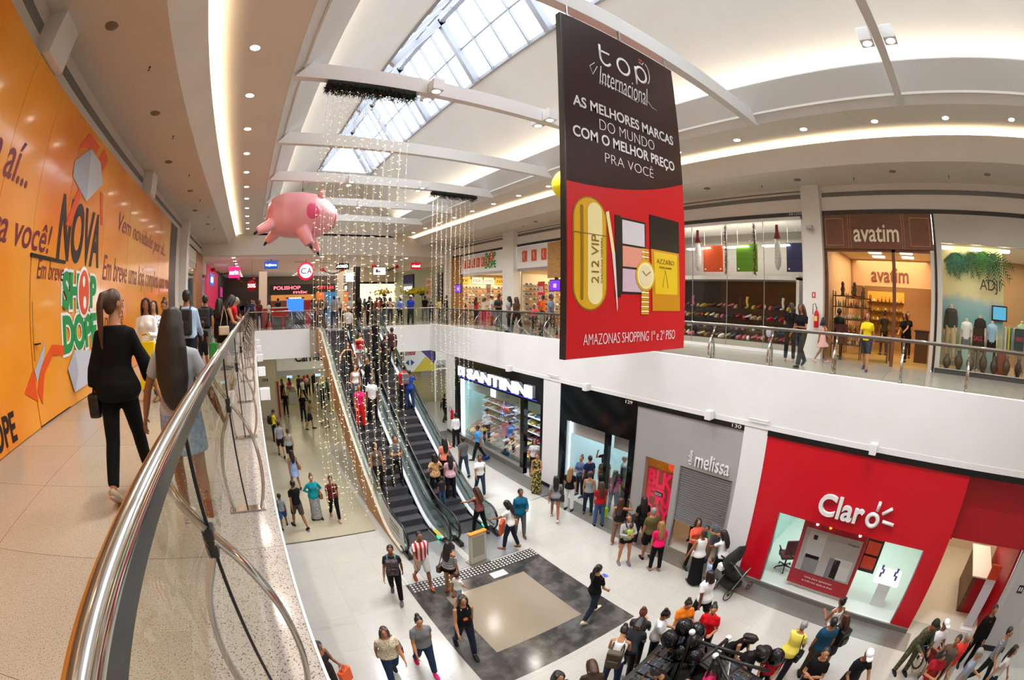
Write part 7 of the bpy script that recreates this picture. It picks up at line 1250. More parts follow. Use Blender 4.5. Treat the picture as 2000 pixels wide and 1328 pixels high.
# --- riders on the escalators
ESC = [((680, 604), 'man in cap and grey striped shirt riding down', 1.72, 'm', 175, 'stand', ('short', 'k'), ('polo', 'a8a39c'), ('slacks', '3a3836'), 1), ((702, 654), 'woman in red off shoulder top riding down', 1.62, 'f', 178, 'hold', ('long', 'k'), ('off', '9a1420'), ('mini', 'b8c4d0'), 1), ((679, 674), 'woman in black strappy top riding down by the left handrail', 1.64, 'f', 182, 'rail2', ('long', 'b'), ('tank', K), ('jeans', '1c1c20'), 1), ((717, 703), 'man in black tee resting an arm on the middle handrail', 1.70, 'm', 150, 'rail2', ('short', 'k'), ('tee', K), ('jeans', JEAN), 1), ((693, 718), 'woman in white strap top riding down', 1.6, 'f', 185, 'stand', ('long', 'b'), ('tank', 'eceae6'), ('jeans', '4a5a70'), 1), ((725, 743), 'man in white short sleeved shirt riding down', 1.72, 'm', 178, 'stand', ('short', 'k'), ('polo', 'e9eaec'), ('slacks', KK), 3), ((701, 757), 'woman in pink top and red trousers riding down', 1.64, 'f', 172, 'stand', ('bob', 'b'), ('tee', 'e8206a'), ('wide', 'd81a20'), 1), ((733, 872), 'woman in dark patterned top low on the down escalator', 1.62, 'f', 180, 'stand', ('long', 'k'), ('sleeveless', '5a5450'), ('jeans', KK), 1), ((771, 858), 'man in dark grey tee low on the down escalator', 1.70, 'm', 175, 'cross', ('short', 'k'), ('tee', '5a5e66'), ('jeans', KK), 1),
 ((733, 628), 'person in black near the top of the up escalator', 1.70, 'm', 5, 'stand', ('short', 'k'), ('tee', K), ('slacks', KK), 2), ((765, 645), 'man in red and black jacket riding up', 1.74, 'm', -5, 'rail', ('short', 'k'), ('jacket', '3a1a20'), ('slacks', KK), 2), ((739, 690), 'woman in black with a hand on the middle handrail riding up', 1.62, 'f', 5, 'rail', ('long', 'k'), ('tee', K), ('jeans', KK), 2), ((752, 660), 'man in black tee riding up in mid row', 1.7, 'm', 0, 'stand', ('short', 'k'), ('tee', KK), ('slacks', KK), 2), ((788, 718), 'man in red tee with a pink and grey backpack riding up', 1.74, 'm', 0, 'stand', ('short', 'k'), ('tee', 'd01a2a'), ('slacks', KK), 2), ((799, 728), 'woman in blue top reaching for the right handrail', 1.64, 'f', -12, 'headhand', ('short', 'k'), ('tee', '2440a0'), ('jeans', '2a3f6a'), 2), ((868, 862), 'woman in peach top with a raised arm riding up', 1.64, 'f', -5, 'headhand', ('long', 'k'), ('tee', 'ee8a6a'), ('jeans', KK), 1), ((848, 893), 'woman in rust flowered blouse riding up', 1.58, 'f', 5, 'hips', ('bob', 'k'), ('blouse', FLORALR), ('slacks', KK), 2), ((878, 894), 'woman with long black hair in pink print riding up', 1.58, 'f', -8, 'stand', ('long', 'k'), ('blouse', FLORALP), ('slacks', KK), 1)]
for (px, py), lb, hh, sx, yw, ps, hr, tp, bt_, sk in ESC:
    q = Es(px, py, hh); o = person(lb, q, hh, yw, ps, sx, sk, hr, tp, bt_, KK, hat=('cap', 'b8b2a8') if 'in cap' in lb else None)
    if 'backpack' in lb: backpack(o, mat('pack_grey_pink', '6a6468', .6), 'grey and pink backpack on the man in red riding up', False, mat('strap_pink', 'd0305a', .6))
    if 'red off' in lb: handbag(o, -1, mat('bag_cream', 'e0d0b0', .5), 'cream handbag of the woman in the red off shoulder top', .88, .12)
person('child in jeans standing low between the women on the up escalator', Es(862, 935, 1.1), 1.1, 0, 'stand', 'm', 1, ('short', 'k'), ('tee', '2a2a30'), ('jeans', JEANB))
person('woman in burgundy print top stepping onto the up escalator', Vector((6.05, 10.75, LW+.015)), 1.62, 20, 'reach', 'f', 1, ('long', 'b'), ('sleeveless', BURG), ('jeans', K), '4a3a34')
# --- lower floor, left lane toward the supermarket
low = [
 ((538, 862), 'man in yellow tee with a backpack near the cream wall', 1.72, 'm', -70, 'phone', 2, ('short', 'k'), ('tee', 'd8d020'), ('slacks', KK), KK), ((551, 891), 'man in grey tee and black shorts walking to the supermarket', 1.74, 'm', 0, 'walk', 1, ('short', 'k'), ('tee', '8f939a'), ('shorts', KK), '2a2a2c'), ((569, 903), 'woman with a bun in a grey patterned top walking to the supermarket', 1.62, 'f', 0, 'walk2', 1, ('bun', 'b'), ('sleeveless', LEOP), ('shorts', KK), '3a3030'),
 ((579, 952), 'woman in short blue dress with a brown bag', 1.6, 'f', 10, 'walk', 2, ('long', 'k'), ('tank', '8a9cc4'), ('minidress', '8a9cc4'), '3a2a20'), ((587, 1030), 'man in black tee and brown shorts holding a small boy by the hand', 1.74, 'm', 20, 'walk', 2, ('short', 'k'), ('tee', K), ('shorts', '4a3f38'), KK), ((557, 1030), 'small boy in grey tee and blue shorts led by the man in black', 1.25, 'm', -5, 'walk2', 2, ('short', 'k'), ('tee', '8a969c'), ('shorts', '3a5a8a'), KK),
 ((620, 1013), 'woman in long print dress with a teal cardigan', 1.64, 'f', 185, 'hips', 0, ('bun', 'b'), ('jacket', '128a96'), ('maxi', LEOP), '2a2420'), ((656, 1014), 'woman in dark red shirt and black trousers walking toward the camera', 1.64, 'f', 178, 'walk', 1, ('pony', 'k'), ('tee', '5a1e24'), ('jeans', K), 'b08a6a'),
 ((594, 822), 'man in black tee standing in the supermarket entrance', 1.74, 'm', 160, 'stand', 1, ('short', 'k'), ('tee', K), ('slacks', '22262e'), KK), ((607, 838), 'man in grey pushing the shopping trolley', 1.7, 'm', -100, 'reach', 1, ('short', 'k'), ('tee', '7a766c'), ('shorts', KK), KK), ((560, 812), 'woman in black walking out of the supermarket', 1.62, 'f', 180, 'walk', 1, ('bob', 'k'), ('tee', K), ('jeans', KK), KK), ((633, 799), 'man in dark green at the red supermarket barrier', 1.72, 'm', -30, 'stand', 1, ('short', 'k'), ('tee', '2a3a34'), ('slacks', KK), KK),
 ((541, 790), 'woman in black in the supermarket queue by the red post', 1.62, 'f', 120, 'stand', 1, ('long', 'k'), ('tee', K), ('jeans', KK), KK), ((553, 782), 'woman in cream in the supermarket queue', 1.62, 'f', 0, 'stand', 0, ('bob', 'k'), ('tee', 'd8d4c4'), ('jeans', KK), KK), ((567, 779), 'woman in pink in the supermarket queue', 1.6, 'f', 30, 'stand', 1, ('long', 'k'), ('tee', 'd85a8a'), ('jeans', JEAN), KK), ((574, 785), 'man in white stepping through the checkout', 1.7, 'm', 40, 'walk', 1, ('short', 'k'), ('tee', 'e0ded8'), ('jeans', KK), KK), ((586, 775), 'man in navy by the second checkout', 1.7, 'm', 10, 'stand', 1, ('short', 'k'), ('tee', '2a3048'), ('jeans', KK), KK), ((603, 772), 'woman in olive by the third checkout', 1.62, 'f', -20, 'stand', 1, ('long', 'b'), ('tee', '5a5a3c'), ('jeans', KK), KK), ((615, 768), 'man in black by the third checkout', 1.72, 'm', 0, 'stand', 2, ('short', 'k'), ('tee', KK), ('slacks', KK), KK), ((622, 785), 'girl in pale grey by the checkouts', 1.4, 'f', 0, 'stand', 1, ('pony', 'k'), ('tee', 'b0b8b4'), ('jeans', '8aa0a8'), KK), ((641, 780), 'woman in teal at the right supermarket barrier', 1.6, 'f', -60, 'stand', 1, ('bun', 'k'), ('tee', '2a7a8a'), ('jeans', JEAN), KK), ((596, 768), 'shopper in red deep in the supermarket', 1.7, 'm', 60, 'stand', 1, ('short', 'k'), ('tee', 'a8262a'), ('jeans', KK), KK),
 # right of the escalators
 ((870, 823), 'man in black with a bag walking behind the up escalator', 1.72, 'm', -60, 'walk', 2, ('short', 'k'), ('jacket', K), ('slacks', KK), KK), ((891, 872), 'man in white long sleeved shirt near the far lower pillar', 1.72, 'm', 10, 'stand', 2, ('short', 'k'), ('long', 'eceae8'), ('slacks', KK), KK), ((906, 928), 'man in grey shirt walking along the up escalator', 1.72, 'm', -10, 'walk', 2, ('short', 'k'), ('tee', '5a5d60'), ('jeans', '2a3a4a'), KK), ((938, 966), 'woman in white tee and jeans walking beside the up escalator', 1.64, 'f', 165, 'walk', 2, ('pony', 'k'), ('tee', 'f0efec'), ('jeans', JEAN), 'b0a090'),
 ((934, 898), 'cleaner in blue shirt with a dustpan cart', 1.68, 'm', 60, 'walk', 2, ('short', 'k'), ('polo', '4a9ae0'), ('slacks', KK), KK), ((1047, 962), 'woman in long black flowered dress leaning by the white pillar', 1.62, 'f', 130, 'hold', 1, ('bun', 'b'), ('sleeveless', FLORALK), ('maxi', FLORALK), '5a4030'), ((1042, 928), 'woman in white top just behind the flowered dress', 1.6, 'f', 150, 'stand', 1, ('long', 'k'), ('tee', 'd8d4d0'), ('jeans', KK), KK),
 ((1015, 1048), 'woman in teal blue jacket and grey trousers at the right newel', 1.68, 'f', 160, 'hold', 2, ('short', 'k'), ('jacket', '0f5a78'), ('jeans', '5a5f66'), '5a4a40'), ((996, 1070), 'woman in white tee with an orange bag reaching the right newel', 1.64, 'f', 40, 'reach', 2, ('long', 'k'), ('tee', 'ece9e4'), ('jeans', '1c2230'), '8a6a50'),
 ((1083, 1013), 'woman with long black hair in denim shorts walking to the black shopfront', 1.62, 'f', -40, 'walk', 2, ('long', 'k'), ('tee', '8a8c90'), ('mini', '3a4048'), 'd8d0c4'), ((1110, 996), 'woman in white trousers and black top', 1.64, 'f', -60, 'stand', 1, ('long', 'l'), ('tee', K), ('jeans', 'e9e8e4'), KK), ((1131, 968), 'woman in denim shirt at the black shopfront door', 1.62, 'f', 95, 'cross', 1, ('bun', 'b'), ('long', '4a6084'), ('jeans', KK), '22344a'), ((1147, 972), 'balding man in navy at the black shopfront door', 1.70, 'm', -20, 'stand', 1, ('receding', 'k'), ('tee', '1c2440'), ('jeans', KK), '22344a'), ((1147, 1004), 'woman in grey tank top with curly hair', 1.62, 'f', -50, 'stand', 1, ('curly', 'b'), ('tank', '8a8c8c'), ('jeans', '1c2c40'), '6a5040'), ((1168, 1026), 'woman in dark red tee and jeans before the black shopfront', 1.60, 'f', -30, 'stand', 1, ('long', 'b'), ('tee', 'a0101c'), ('jeans', JEANB), KK), ((1176, 972), 'man in camouflage shirt just inside the black shopfront', 1.68, 'm', -40, 'stand', 1, ('short', 'k'), ('tee', CAMO), ('slacks', KK), KK),
 ((1130, 930), 'tall man in black deep inside the black shopfront', 1.78, 'm', 60, 'stand', 1, ('short', 'k'), ('tee', K), ('slacks', KK), KK), ((1141, 938), 'man in black with his hand at his head inside the shop', 1.70, 'm', 80, 'headhand', 1, ('short', 'k'), ('tee', K), ('slacks', KK), KK), ((1158, 922), 'shopper in bright blue deep in the black fronted shop', 1.68, 'm', 10, 'stand', 1, ('short', 'k'), ('tee', '2a5ac0'), ('slacks', KK), KK),
 ((1195, 1000), 'woman in magenta behind the glass of the black shop', 1.6, 'f', -60, 'stand', 1, ('long', 'k'), ('tee', '8a1a5a'), ('jeans', '1c4a5a'), KK), ((1210, 992), 'woman in olive camouflage behind the right glass', 1.6, 'f', -60, 'stand', 1, ('long', 'k'), ('tee', CAMO), ('jeans', KK), KK), ((1213, 972), 'man in grey print deeper behind the right glass', 1.7, 'm', 40, 'stand', 1, ('short', 'g'), ('tee', LEOP), ('slacks', KK), KK), ((1225, 968), 'woman in pale blue deepest behind the right glass', 1.6, 'f', 20, 'stand', 1, ('bob', 'k'), ('tee', '8ab0c8'), ('jeans', KK), KK),
 ((1203, 1065), 'woman with brown hair and a raised elbow by the grey wall', 1.64, 'f', -60, 'headhand', 1, ('long', 'b'), ('tank', KK), ('jeans', '8a6a58'), 'b08a70'), ((1217, 1100), 'mother in grey top and black shorts with a baby carrier', 1.62, 'f', 150, 'carry', 1, ('pony', 'b'), ('long', 'a9a8a8'), ('mini', K), '6a6478'), ((1247, 1062), 'woman in black tee with a yellow ribbon print and long hair', 1.64, 'f', -35, 'stand', 1, ('long', 'k'), ('tee', K), ('slacks', KK), 'c08a70'), ((1262, 1090), 'heavy man in olive tee and black shorts', 1.70, 'm', -25, 'stand', 1, ('short', 'g'), ('tee', '5a5430'), ('shorts', K), KK), ((1277, 1113), 'woman with blond hair in hot pink top', 1.60, 'f', -35, 'stand', 1, ('long', 'l'), ('tee', 'ee1a64'), ('jeans', K), '9a7a60'),
 ((1353, 1136), 'woman in white tank top and long black skirt', 1.66, 'f', -30, 'handhold', 2, ('bun', 'b'), ('sleeveless', 'f0eeea'), ('maxi', K), '5a4030'), ((1405, 1090), 'boy in grey tee by the half lowered shutter', 1.62, 'm', 110, 'cross', 1, ('curly', 'k'), ('tee', '6f757c'), ('jeans', '6a7480'), KK), ((1397, 1135), 'woman in white tee with long black hair beside the stroller', 1.62, 'f', -10, 'reach', 2, ('long', 'k'), ('tee', 'f2f0ee'), ('jeans', KK), KK), ((1360, 1220), 'woman in white polo and black shorts walking toward the stroller', 1.66, 'f', -20, 'walk', 3, ('bob', 'k'), ('polo', 'f2f1ef'), ('shorts', K), '22201e'),
 ((1376, 1145), 'toddler in pale blue held between the women by the stroller', .9, 'm', 60, 'stand', 1, ('short', 'b'), ('tee', 'a8c0e0'), ('shorts', 'c9a88a'), 'c9a88a'),
 # centre floor
 ((828, 1142), 'man in red and white striped football shirt and white shorts', 1.72, 'm', 178, 'walk', 2, ('short', 'k'), ('tee', STRIPE_R), ('shorts', 'd9d8d4'), 'a05030'), ((881, 1160), 'woman in striped grey off shoulder top and black shorts', 1.64, 'f', -60, 'hold', 1, ('long', 'k'), ('off', STRIPE_G), ('mini', K), '7a4a34'), ((896, 1182), 'small boy in white tee running beside the striped grey top', 1.05, 'm', -70, 'walk', 1, ('curly', 'b'), ('tee', 'f2f0ec'), ('shorts', '8a8f96'), '5a5a5e'), ((776, 1168), 'person in black tee wearing a backpack in front', 1.68, 'm', 160, 'walk', 2, ('short', 'k'), ('tee', '22252a'), ('jeans', K), '5a5050'),
 ((910, 1272), 'woman in black sleeveless top with an orange badge', 1.72, 'f', 172, 'walk', 1, ('bob', 'k'), ('sleeveless', K), ('jeans', '1a2234'), KK), ((772, 1328), 'woman in flowered blouse with wavy hair', 1.64, 'f', 178, 'walk2', 1, ('bob', 'b'), ('blouse', FLORAL), ('jeans', '1f3050'), '2a2a2e'), ((833, 1308), 'woman in grey printed tee with pink shoes', 1.64, 'f', 176, 'walk', 1, ('bun', 'k'), ('tee', '6f7173'), ('jeans', '22304a'), 'd8206a'), ((1155, 1204), 'woman in black looking at a blue phone while walking', 1.62, 'f', -85, 'walkphone', 1, ('pony', 'k'), ('tee', '0b0b0c'), ('jeans', '1c2230'), 'cfc6a8'),
]
WHO = {}
for (px, py), lb, hh, sx, yw, ps, sk, hr, tp, bt_, sh in low:
    fat = 'b' if ('heavy' in lb or 'grey printed tee' in lb or 'flowered blouse with' in lb or 'white polo' in lb) else 'n'
    hi = .0125 if py > 1130 else .0165
    WHO[lb] = person(lb, F(px, py, LW)+Vector({'man in white stepping through the checkout': (.75, 0, 0), 'woman in black in the supermarket queue by the red post': (.5, 0, 0), 'man in black with his hand at his head inside the shop': (0, -1.1, 0), 'boy in grey tee by the half lowered shutter': (-.35, .1, 0)}.get(lb, (0, 0, 0))), hh, yw, ps, sx, sk, hr, tp, bt_, sh, fat, vox=hi)
def who(s): return [o for k, o in WHO.items() if s in k][0]
backpack(who('yellow tee with'), BLACK, 'black backpack on the man in yellow near the cream wall'); o = who('wearing a backpack in front'); backpack(o, spotted('pack_print', ['1a1a1e', '3a3238', '5a4a52', '1a1a1e'], 12, .6), 'dark printed backpack worn on the chest', True, mat('strap_teal', '3a9a94', .6))
handbag(who('short blue dress'), 1, mat('bag_brown', '9a5a2c', .5), 'brown shoulder bag of the woman in the short blue dress', .95); handbag(who('teal cardigan'), -1, mat('bag_tan', '8a5a34', .5), 'tan shoulder bag of the woman in the teal cardigan', .9, .0, .3); handbag(who('striped grey off'), -1, mat('bag_dark_brown', '4a2a20', .5), 'dark brown bag of the woman in the striped grey top', .82); handbag(who('flowered blouse with'), -1, mat('bag_dark_brown', '4a2a20', .5), 'brown bag behind the woman in the flowered blouse', .95, -.1); handbag(who('denim shorts'), 1, BLACK, 'black handbag of the woman in denim shorts', .88); handbag(who('yellow ribbon'), -1, BLACK, 'large black handbag of the woman with the yellow ribbon print', .95, -.05, .36); handbag(who('orange bag'), 1, mat('bag_leather', 'a8784a', .5), 'tan leather bag of the woman with the orange bag', .85)
o = who('orange bag'); shopping_bag(wrist(o, 1)+Vector((.05, -.15, .05)), .36, .40, .10, mat('bag_orange', 'f05a10', .45), 'bright orange shopping bag held by the woman in white at the newel', 40)
o = who('dark red tee and jeans'); shopping_bag(wrist(o, 1), .26, .34, .1, mat('bag_lime', 'a0d818', .4), 'lime green shopping bag before the black shopfront')
o = who('orange badge'); p = loc_of(o, (0, .135, 1.16)); t = thing('badge', 'orange badge on a lanyard worn over the black sleeveless top', 'badge', p, o.rotation_euler.z); MB().box(-.045, .045, -.004, .004, -.035, .035).build('card', mat('badge_orange', 'f06a1c', .4), t)
for s in (-1, 1): MB().tube([(0, 0, .035), (s*.05, -.02, .15), (s*.07, -.05, .27)], .006, 5).build('lanyard', WHITE, t)
o = who('blue phone'); p = wrist(o, -1); t = MB().box(-.04, .04, -.075, .075, 0, .01).build('phone', mat('phone_case', '3a5ad0', .3)); t.location = p+Vector((.02, 0, .015)); tag(t, 'blue phone in the hand of the walking woman in black', 'phone')
# baby in the carrier, child on the arm, toddler
o = who('baby carrier'); p = loc_of(o, (0, .24, .98)); person('baby with a light head strapped to the chest of the mother in grey', p, .72, math.degrees(o.rotation_euler.z)+180, 'babysit', 'm', 1, ('short', 'b'), ('tee', 'b8d85a'), ('shorts', 'b8d85a'), None)
t = thing('baby_carrier', 'lime and black baby carrier across the mother in grey', 'baby carrier', loc_of(o, (0, 0, 0)), o.rotation_euler.z); MB().tube([(-.15, .1, 1.05), (0, .15, 1.0), (.15, .1, 1.05)], .03, 6).build('waist_band', mat('carrier_lime', 'a8d038', .7), t)
for s in (-1, 1): MB().tube([(s*.08, .13, 1.3), (s*.11, .04, 1.46), (s*.1, -.12, 1.3)], .022, 6).build('strap', BLACK, t)
q = Hd(1365, 1021, LW, 1.62); o = person('woman in coral top holding a child in green', q, 1.62, 150, 'carry', 'f', 1, ('long', 'k'), ('tee', 'e8604a'), ('jeans', KK)); person('child in green tee carried on the arm of the woman in coral', loc_of(o, (-.16, .28, 1.0)), .86, 100, 'babysit', 'm', 2, ('short', 'k'), ('tee', '0f8a5a'), ('shorts', '3a2a40'), 'e0dcd4')
person('person in black standing inside the half open shutter', Vector((10.9, 6.1, LW)), 1.68, 90, 'stand', 'm', 1, ('short', 'k'), ('tee', K), ('slacks', KK)); person('second person in black further inside the half open shutter', Vector((11.2, 5.2, LW)), 1.68, 90, 'stand', 'f', 1, ('long', 'k'), ('tee', K), ('slacks', KK))
q = F(614, 1300, LW); o = person('woman with long dark hair half hidden below the granite ledge', Hd(618, 1262, LW, 1.64), 1.64, -140, 'hold', 'f', 2, ('long', 'k'), ('tank', '2a2226'), ('jeans', '3a3630'), KK); shopping_bag(wrist(o, -1), .3, .36, .1, MATS['bag_orange'], 'orange bag of the woman below the granite ledge', 40)
person('dark haired person at the very bottom edge before the floor square', Hd(1091, 1322, LW, 1.66), 1.66, 170, 'stand', 'f', 1, ('bob', 'k'), ('tee', '2a2a2c'), ('jeans', KK))
# --- round the black kiosk
kio = [((1255, 1200), 'woman with brown tied hair at the kiosk corner', 'f', -60, 'phone', ('bun', 'a'), ('tee', '3a3c40'), ('jeans', KK), 1), ((1247, 1228), 'woman with dark hair bent over the kiosk tray', 'f', -70, 'bend', ('bob', 'k'), ('tee', '2a2c30'), ('jeans', KK), 1), ((1209, 1255), 'woman in white strap top choosing from the kiosk tray', 'f', -60, 'bend', ('bun', 'k'), ('tank', 'efeeec'), ('jeans', JEAN), 1), ((1294, 1199), 'person in white polo with red trim at the kiosk', 'f', -150, 'phone', ('bun', 'k'), ('polo', 'e4e2e2'), ('jeans', KK), 1), ((1342, 1176), 'woman in orange tee counting something by the balloons', 'f', 150, 'phone', ('bun', 'k'), ('tee', 'f0821e'), ('jeans', '4a6a94'), 1), ((1394, 1190), 'woman in red polo with a white plastic bag', 'f', 110, 'hold', ('bun', 'k'), ('polo', 'd0101c'), ('jeans', KK), 1), ((1443, 1230), 'woman in black with crossed hands behind the kiosk', 'f', 170, 'bend', ('bob', 'k'), ('sleeveless', K), ('jeans', KK), 1), ((1470, 1258), 'woman with dark hair in patterned top at the kiosk end', 'f', 140, 'bend', ('bob', 'k'), ('blouse', '2a2226'), ('jeans', KK), 1), ((1518, 1275), 'girl in red tee with a white emblem by the kiosk', 'f', 110, 'hold', ('long', 'k'), ('tee', 'd0142c'), ('jeans', KK), 2), ((1337, 1296), 'kiosk seller in pink seated behind the counter', 'f', 20, 'hold', ('long', 'k'), ('tee', 'd8306a'), ('jeans', KK), 1), ((1287, 1290), 'kiosk seller in black among the trays', 'f', 40, 'bend', ('bun', 'k'), ('tee', K), ('jeans', KK), 1), ((1166, 1326), 'dark haired person nearest the camera at the kiosk', 'f', -30, 'bend', ('bob', 'b'), ('tee', '3a2a20'), ('jeans', KK), 1),
 ((1566, 1226), 'older woman with grey hair in yellow blouse', 'f', -95, 'reach', ('short', 'g'), ('blouse', 'e6d45a'), ('slacks', KK), 1), ((1628, 1215), 'large man in teal blue tee', 'm', -60, 'stand', ('short', 'k'), ('tee', '14405a'), ('slacks', '4a3a30'), 2), ((1652, 1208), 'woman in dark dress with a backpack before the display window', 'f', -30, 'hold', ('long', 'b'), ('sleeveless', '22222a'), ('minidress', '2a2a34'), 1), ((1645, 1176), 'woman with tied hair in white top close to the red shop', 'f', -40, 'hold', ('bun', 'k'), ('tank', 'efebe6'), ('jeans', '8a2a2a'), 2), ((1612, 1276), 'man in black tee with folded arms near the kiosk', 'm', 90, 'cross', ('short', 'k'), ('tee', K), ('slacks', KK), 1), ((1695, 1270), 'man in white cap and black tee pointing down', 'm', 120, 'reach', ('short', 'k'), ('tee', '121014'), ('slacks', KK), 2),
 ((1821, 1206), 'soldier in camouflage uniform and cap pushing the wheelchair', 'm', 125, 'lean', ('short', 'k'), ('long', CAMO), ('slacks', CAMO), 2), ((1843, 1276), 'woman with black hair in dark red blouse holding a phone', 'f', 100, 'phone', ('long', 'k'), ('tee', 'a01c24'), ('jeans', 'c9c4bc'), 1), ((1858, 1272), 'person with dark hair behind the dark red blouse', 'm', 60, 'stand', ('short', 'k'), ('tee', '5a4a40'), ('slacks', KK), 2), ((1891, 1242), 'grey haired man in coral red polo', 'm', 120, 'walk', ('short', 'g'), ('polo', 'e83a34'), ('slacks', 'd0ccc4'), 1), ((1943, 1192), 'security man in black suit with a red tie', 'm', 100, 'stand', ('short', 'k'), ('jacket', '09090a'), ('slacks', K), 2), ((1912, 1276), 'balding man in grey blue shirt near the edge', 'm', 150, 'hold', ('receding', 'g'), ('polo', '8a93a0'), ('slacks', '8a8a90'), 1), ((1972, 1232), 'man in grey checked shirt walking as a couple', 'm', 140, 'walk', ('short', 'k'), ('tee', PLAID), ('jeans', KK), 1), ((1974, 1258), 'woman in white and grey top of the couple', 'f', 140, 'walk2', ('long', 'k'), ('tee', 'c9c4be'), ('jeans', '1f2838'), 1)]
for (px, py), lb, sx, yw, ps, hr, tp, bt_, sk in kio:
    hh = 1.72 if sx == 'm' else 1.62
    if 'girl' in lb: hh = 1.4
    pq = {'kiosk seller in pink seated behind the counter': Vector((5.3, 1.85, LW)), 'kiosk seller in black among the trays': Vector((4.85, 2.3, LW))}.get(lb, Hd(px, py, LW, hh*(.93 if ps == 'bend' else 1)))+Vector({'woman with dark hair bent over the kiosk tray': (-.14, 0, 0), 'person with dark hair behind the dark red blouse': (.38, -.12, 0), 'woman in white and grey top of the couple': (-.14, -.14, 0), 'woman with dark hair in patterned top at the kiosk end': (.16, 0, 0)}.get(lb, (0, 0, 0)))
    WHO[lb] = person(lb, pq, hh, yw, ps, sx, sk, hr, tp, bt_, KK, 'b' if 'large' in lb or 'yellow blouse' in lb else 'n', hat=('cap', 'f2f2f0') if 'white cap' in lb else ('cap', '2a2c22') if 'soldier' in lb else None, vox=.0125)
shopping_bag(wrist(who('white plastic bag'), 1), .30, .36, .12, mat('bag_white', 'e9e8ea', .4), 'white plastic bag held by the woman in the red polo'); handbag(who('yellow blouse'), 1, BLACK, 'small black bag of the older woman in yellow', .9); backpack(who('with a backpack before'), BLACK, 'black backpack before the red display window'); t = backpack(who('white strap top'), mat('pack_olive', '4a4030', .7), 'olive backpack on the woman in the white strap top')
o = who('security man'); p = loc_of(o, (0, .125, 1.25)); MB().prism([(-.02, 0, .12), (.02, 0, .12), (.028, .012, -.1), (0, .012, -.14), (-.028, .012, -.1)], (0, .008, 0)).build('tie', RED, o).matrix_basis = Matrix.Translation((0, .115, 1.27))
# the black kiosk itself
t = thing('kiosk', 'black sunglasses kiosk with trays and a pipe frame', 'kiosk', (5.4, 1.9, ZL), world=True)
def counter(pts, w=.5):
    a, b = Vector((*pts[0], 0)), Vector((*pts[1], 0)); d = (b-a).normalized(); n = Vector((-d.y, d.x, 0))*w
    MB().prism([a+Vector((0, 0, ZL)), b+Vector((0, 0, ZL)), b+n+Vector((0, 0, ZL)), a+n+Vector((0, 0, ZL))], (0, 0, .95)).build('counter', mat('gloss_black', '0a0a0c', .12), t)
    MB().prism([a-n*.06+Vector((0, 0, ZL+.95)), b-n*.06+Vector((0, 0, ZL+.95)), b+n*1.05+Vector((0, 0, ZL+.95)), a+n*1.05+Vector((0, 0, ZL+.95))], (0, 0, .04)).build('countertop', BLACK, t); return a, b, d, n
CT = [counter(((5.6, 3.25), (4.3, 3.05))), counter(((6.2, 2.55), (5.65, 3.2))), counter(((5.92, .8), (6.2, 2.5)))]
for i, (a, b, d, n) in enumerate(CT):
    for k in range(4 if i != 1 else 2):
        L_n = (b-a).length; c = a+d*(L_n*(k+.6)/(4.4 if i != 1 else 2.2))+n*.5; tr = thing('tray', 'shallow tray of sunglasses on the black kiosk counter', 'tray', (c.x, c.y, ZL+.99), math.atan2(d.y, d.x), 'trays of sunglasses on the kiosk'); MB().box(-.17, .17, -.2, .2, 0, .02).build('tray_base', DARK, tr)
        for r in range(3):
            for q in range(2):
                o = MB().tube([(-.03, 0, 0), (.03, 0, 0)], .024, 8, ry=.006, up=(0, 0, 1)).tube([(-.055, 0, .01), (-.055, .09, .0)], .004, 4).tube([(.055, 0, .01), (.055, .09, .0)], .004, 4).ell((-.03, 0, .004), (.026, .02, .006), 8, 4).ell((.03, 0, .004), (.026, .02, .006), 8, 4).build('sunglasses', mat(('shade_dark', 'shade_brown', 'shade_blue')[(r+k) % 3], ('141214', '5a3a20', '4a5a6a')[(r+k) % 3], .15)); m4 = Matrix.Translation((c.x, c.y, ZL+1.012)) @ Matrix.Rotation(math.atan2(d.y, d.x), 4, 'Z') @ Matrix.Translation((-.09+.17*q, -.15+.13*r, .008)); o.matrix_world = m4; tag(o, 'pair of sunglasses lying in a kiosk tray', 'sunglasses', 'sunglasses on the kiosk')
J = [(5.30, 2.45, -3.9), (5.72, 1.98, -3.9), (4.95, 2.05, -3.9), (5.2, 1.9, -3.9), (5.25, 1.15, -3.9), (4.86, 2.75, -3.9)]
for a, b in (((5.32, 2.4), (5.5, 1.5)), ((5.72, 1.98), (4.95, 2.02)), ((5.22, 1.9), (5.4, .9)), ((5.22, 1.9), (4.7, 1.2))): MB().tube([(a[0], a[1], -3.9), (b[0], b[1], -3.9)], .035, 10).build('frame_pipe', BLACK, t)
for x, y in ((5.45, 2.6), (5.72, 1.98), (5.2, 1.9)): MB().tube([(x, y, ZL), (x, y, -3.92)], .03, 8).build('frame_post', BLACK, t); MB().ell((x, y, -3.9), .06, 12, 8).build('joint_ball', WHITE, t)
t2 = thing('tilted_board', 'grey tilted panel inside the kiosk', 'panel', (5.2, 1.55, ZL+1.25), .5); MB().box(-.28, .28, -.01, .01, 0, .4).build('sheet', P_GREY, t2); MB().tube([(0, .02, -.3), (0, .02, .2)], .015, 6).build('stem', BLACK, t2)
BLB = mat('balloon_black', '0c0c10', .12)
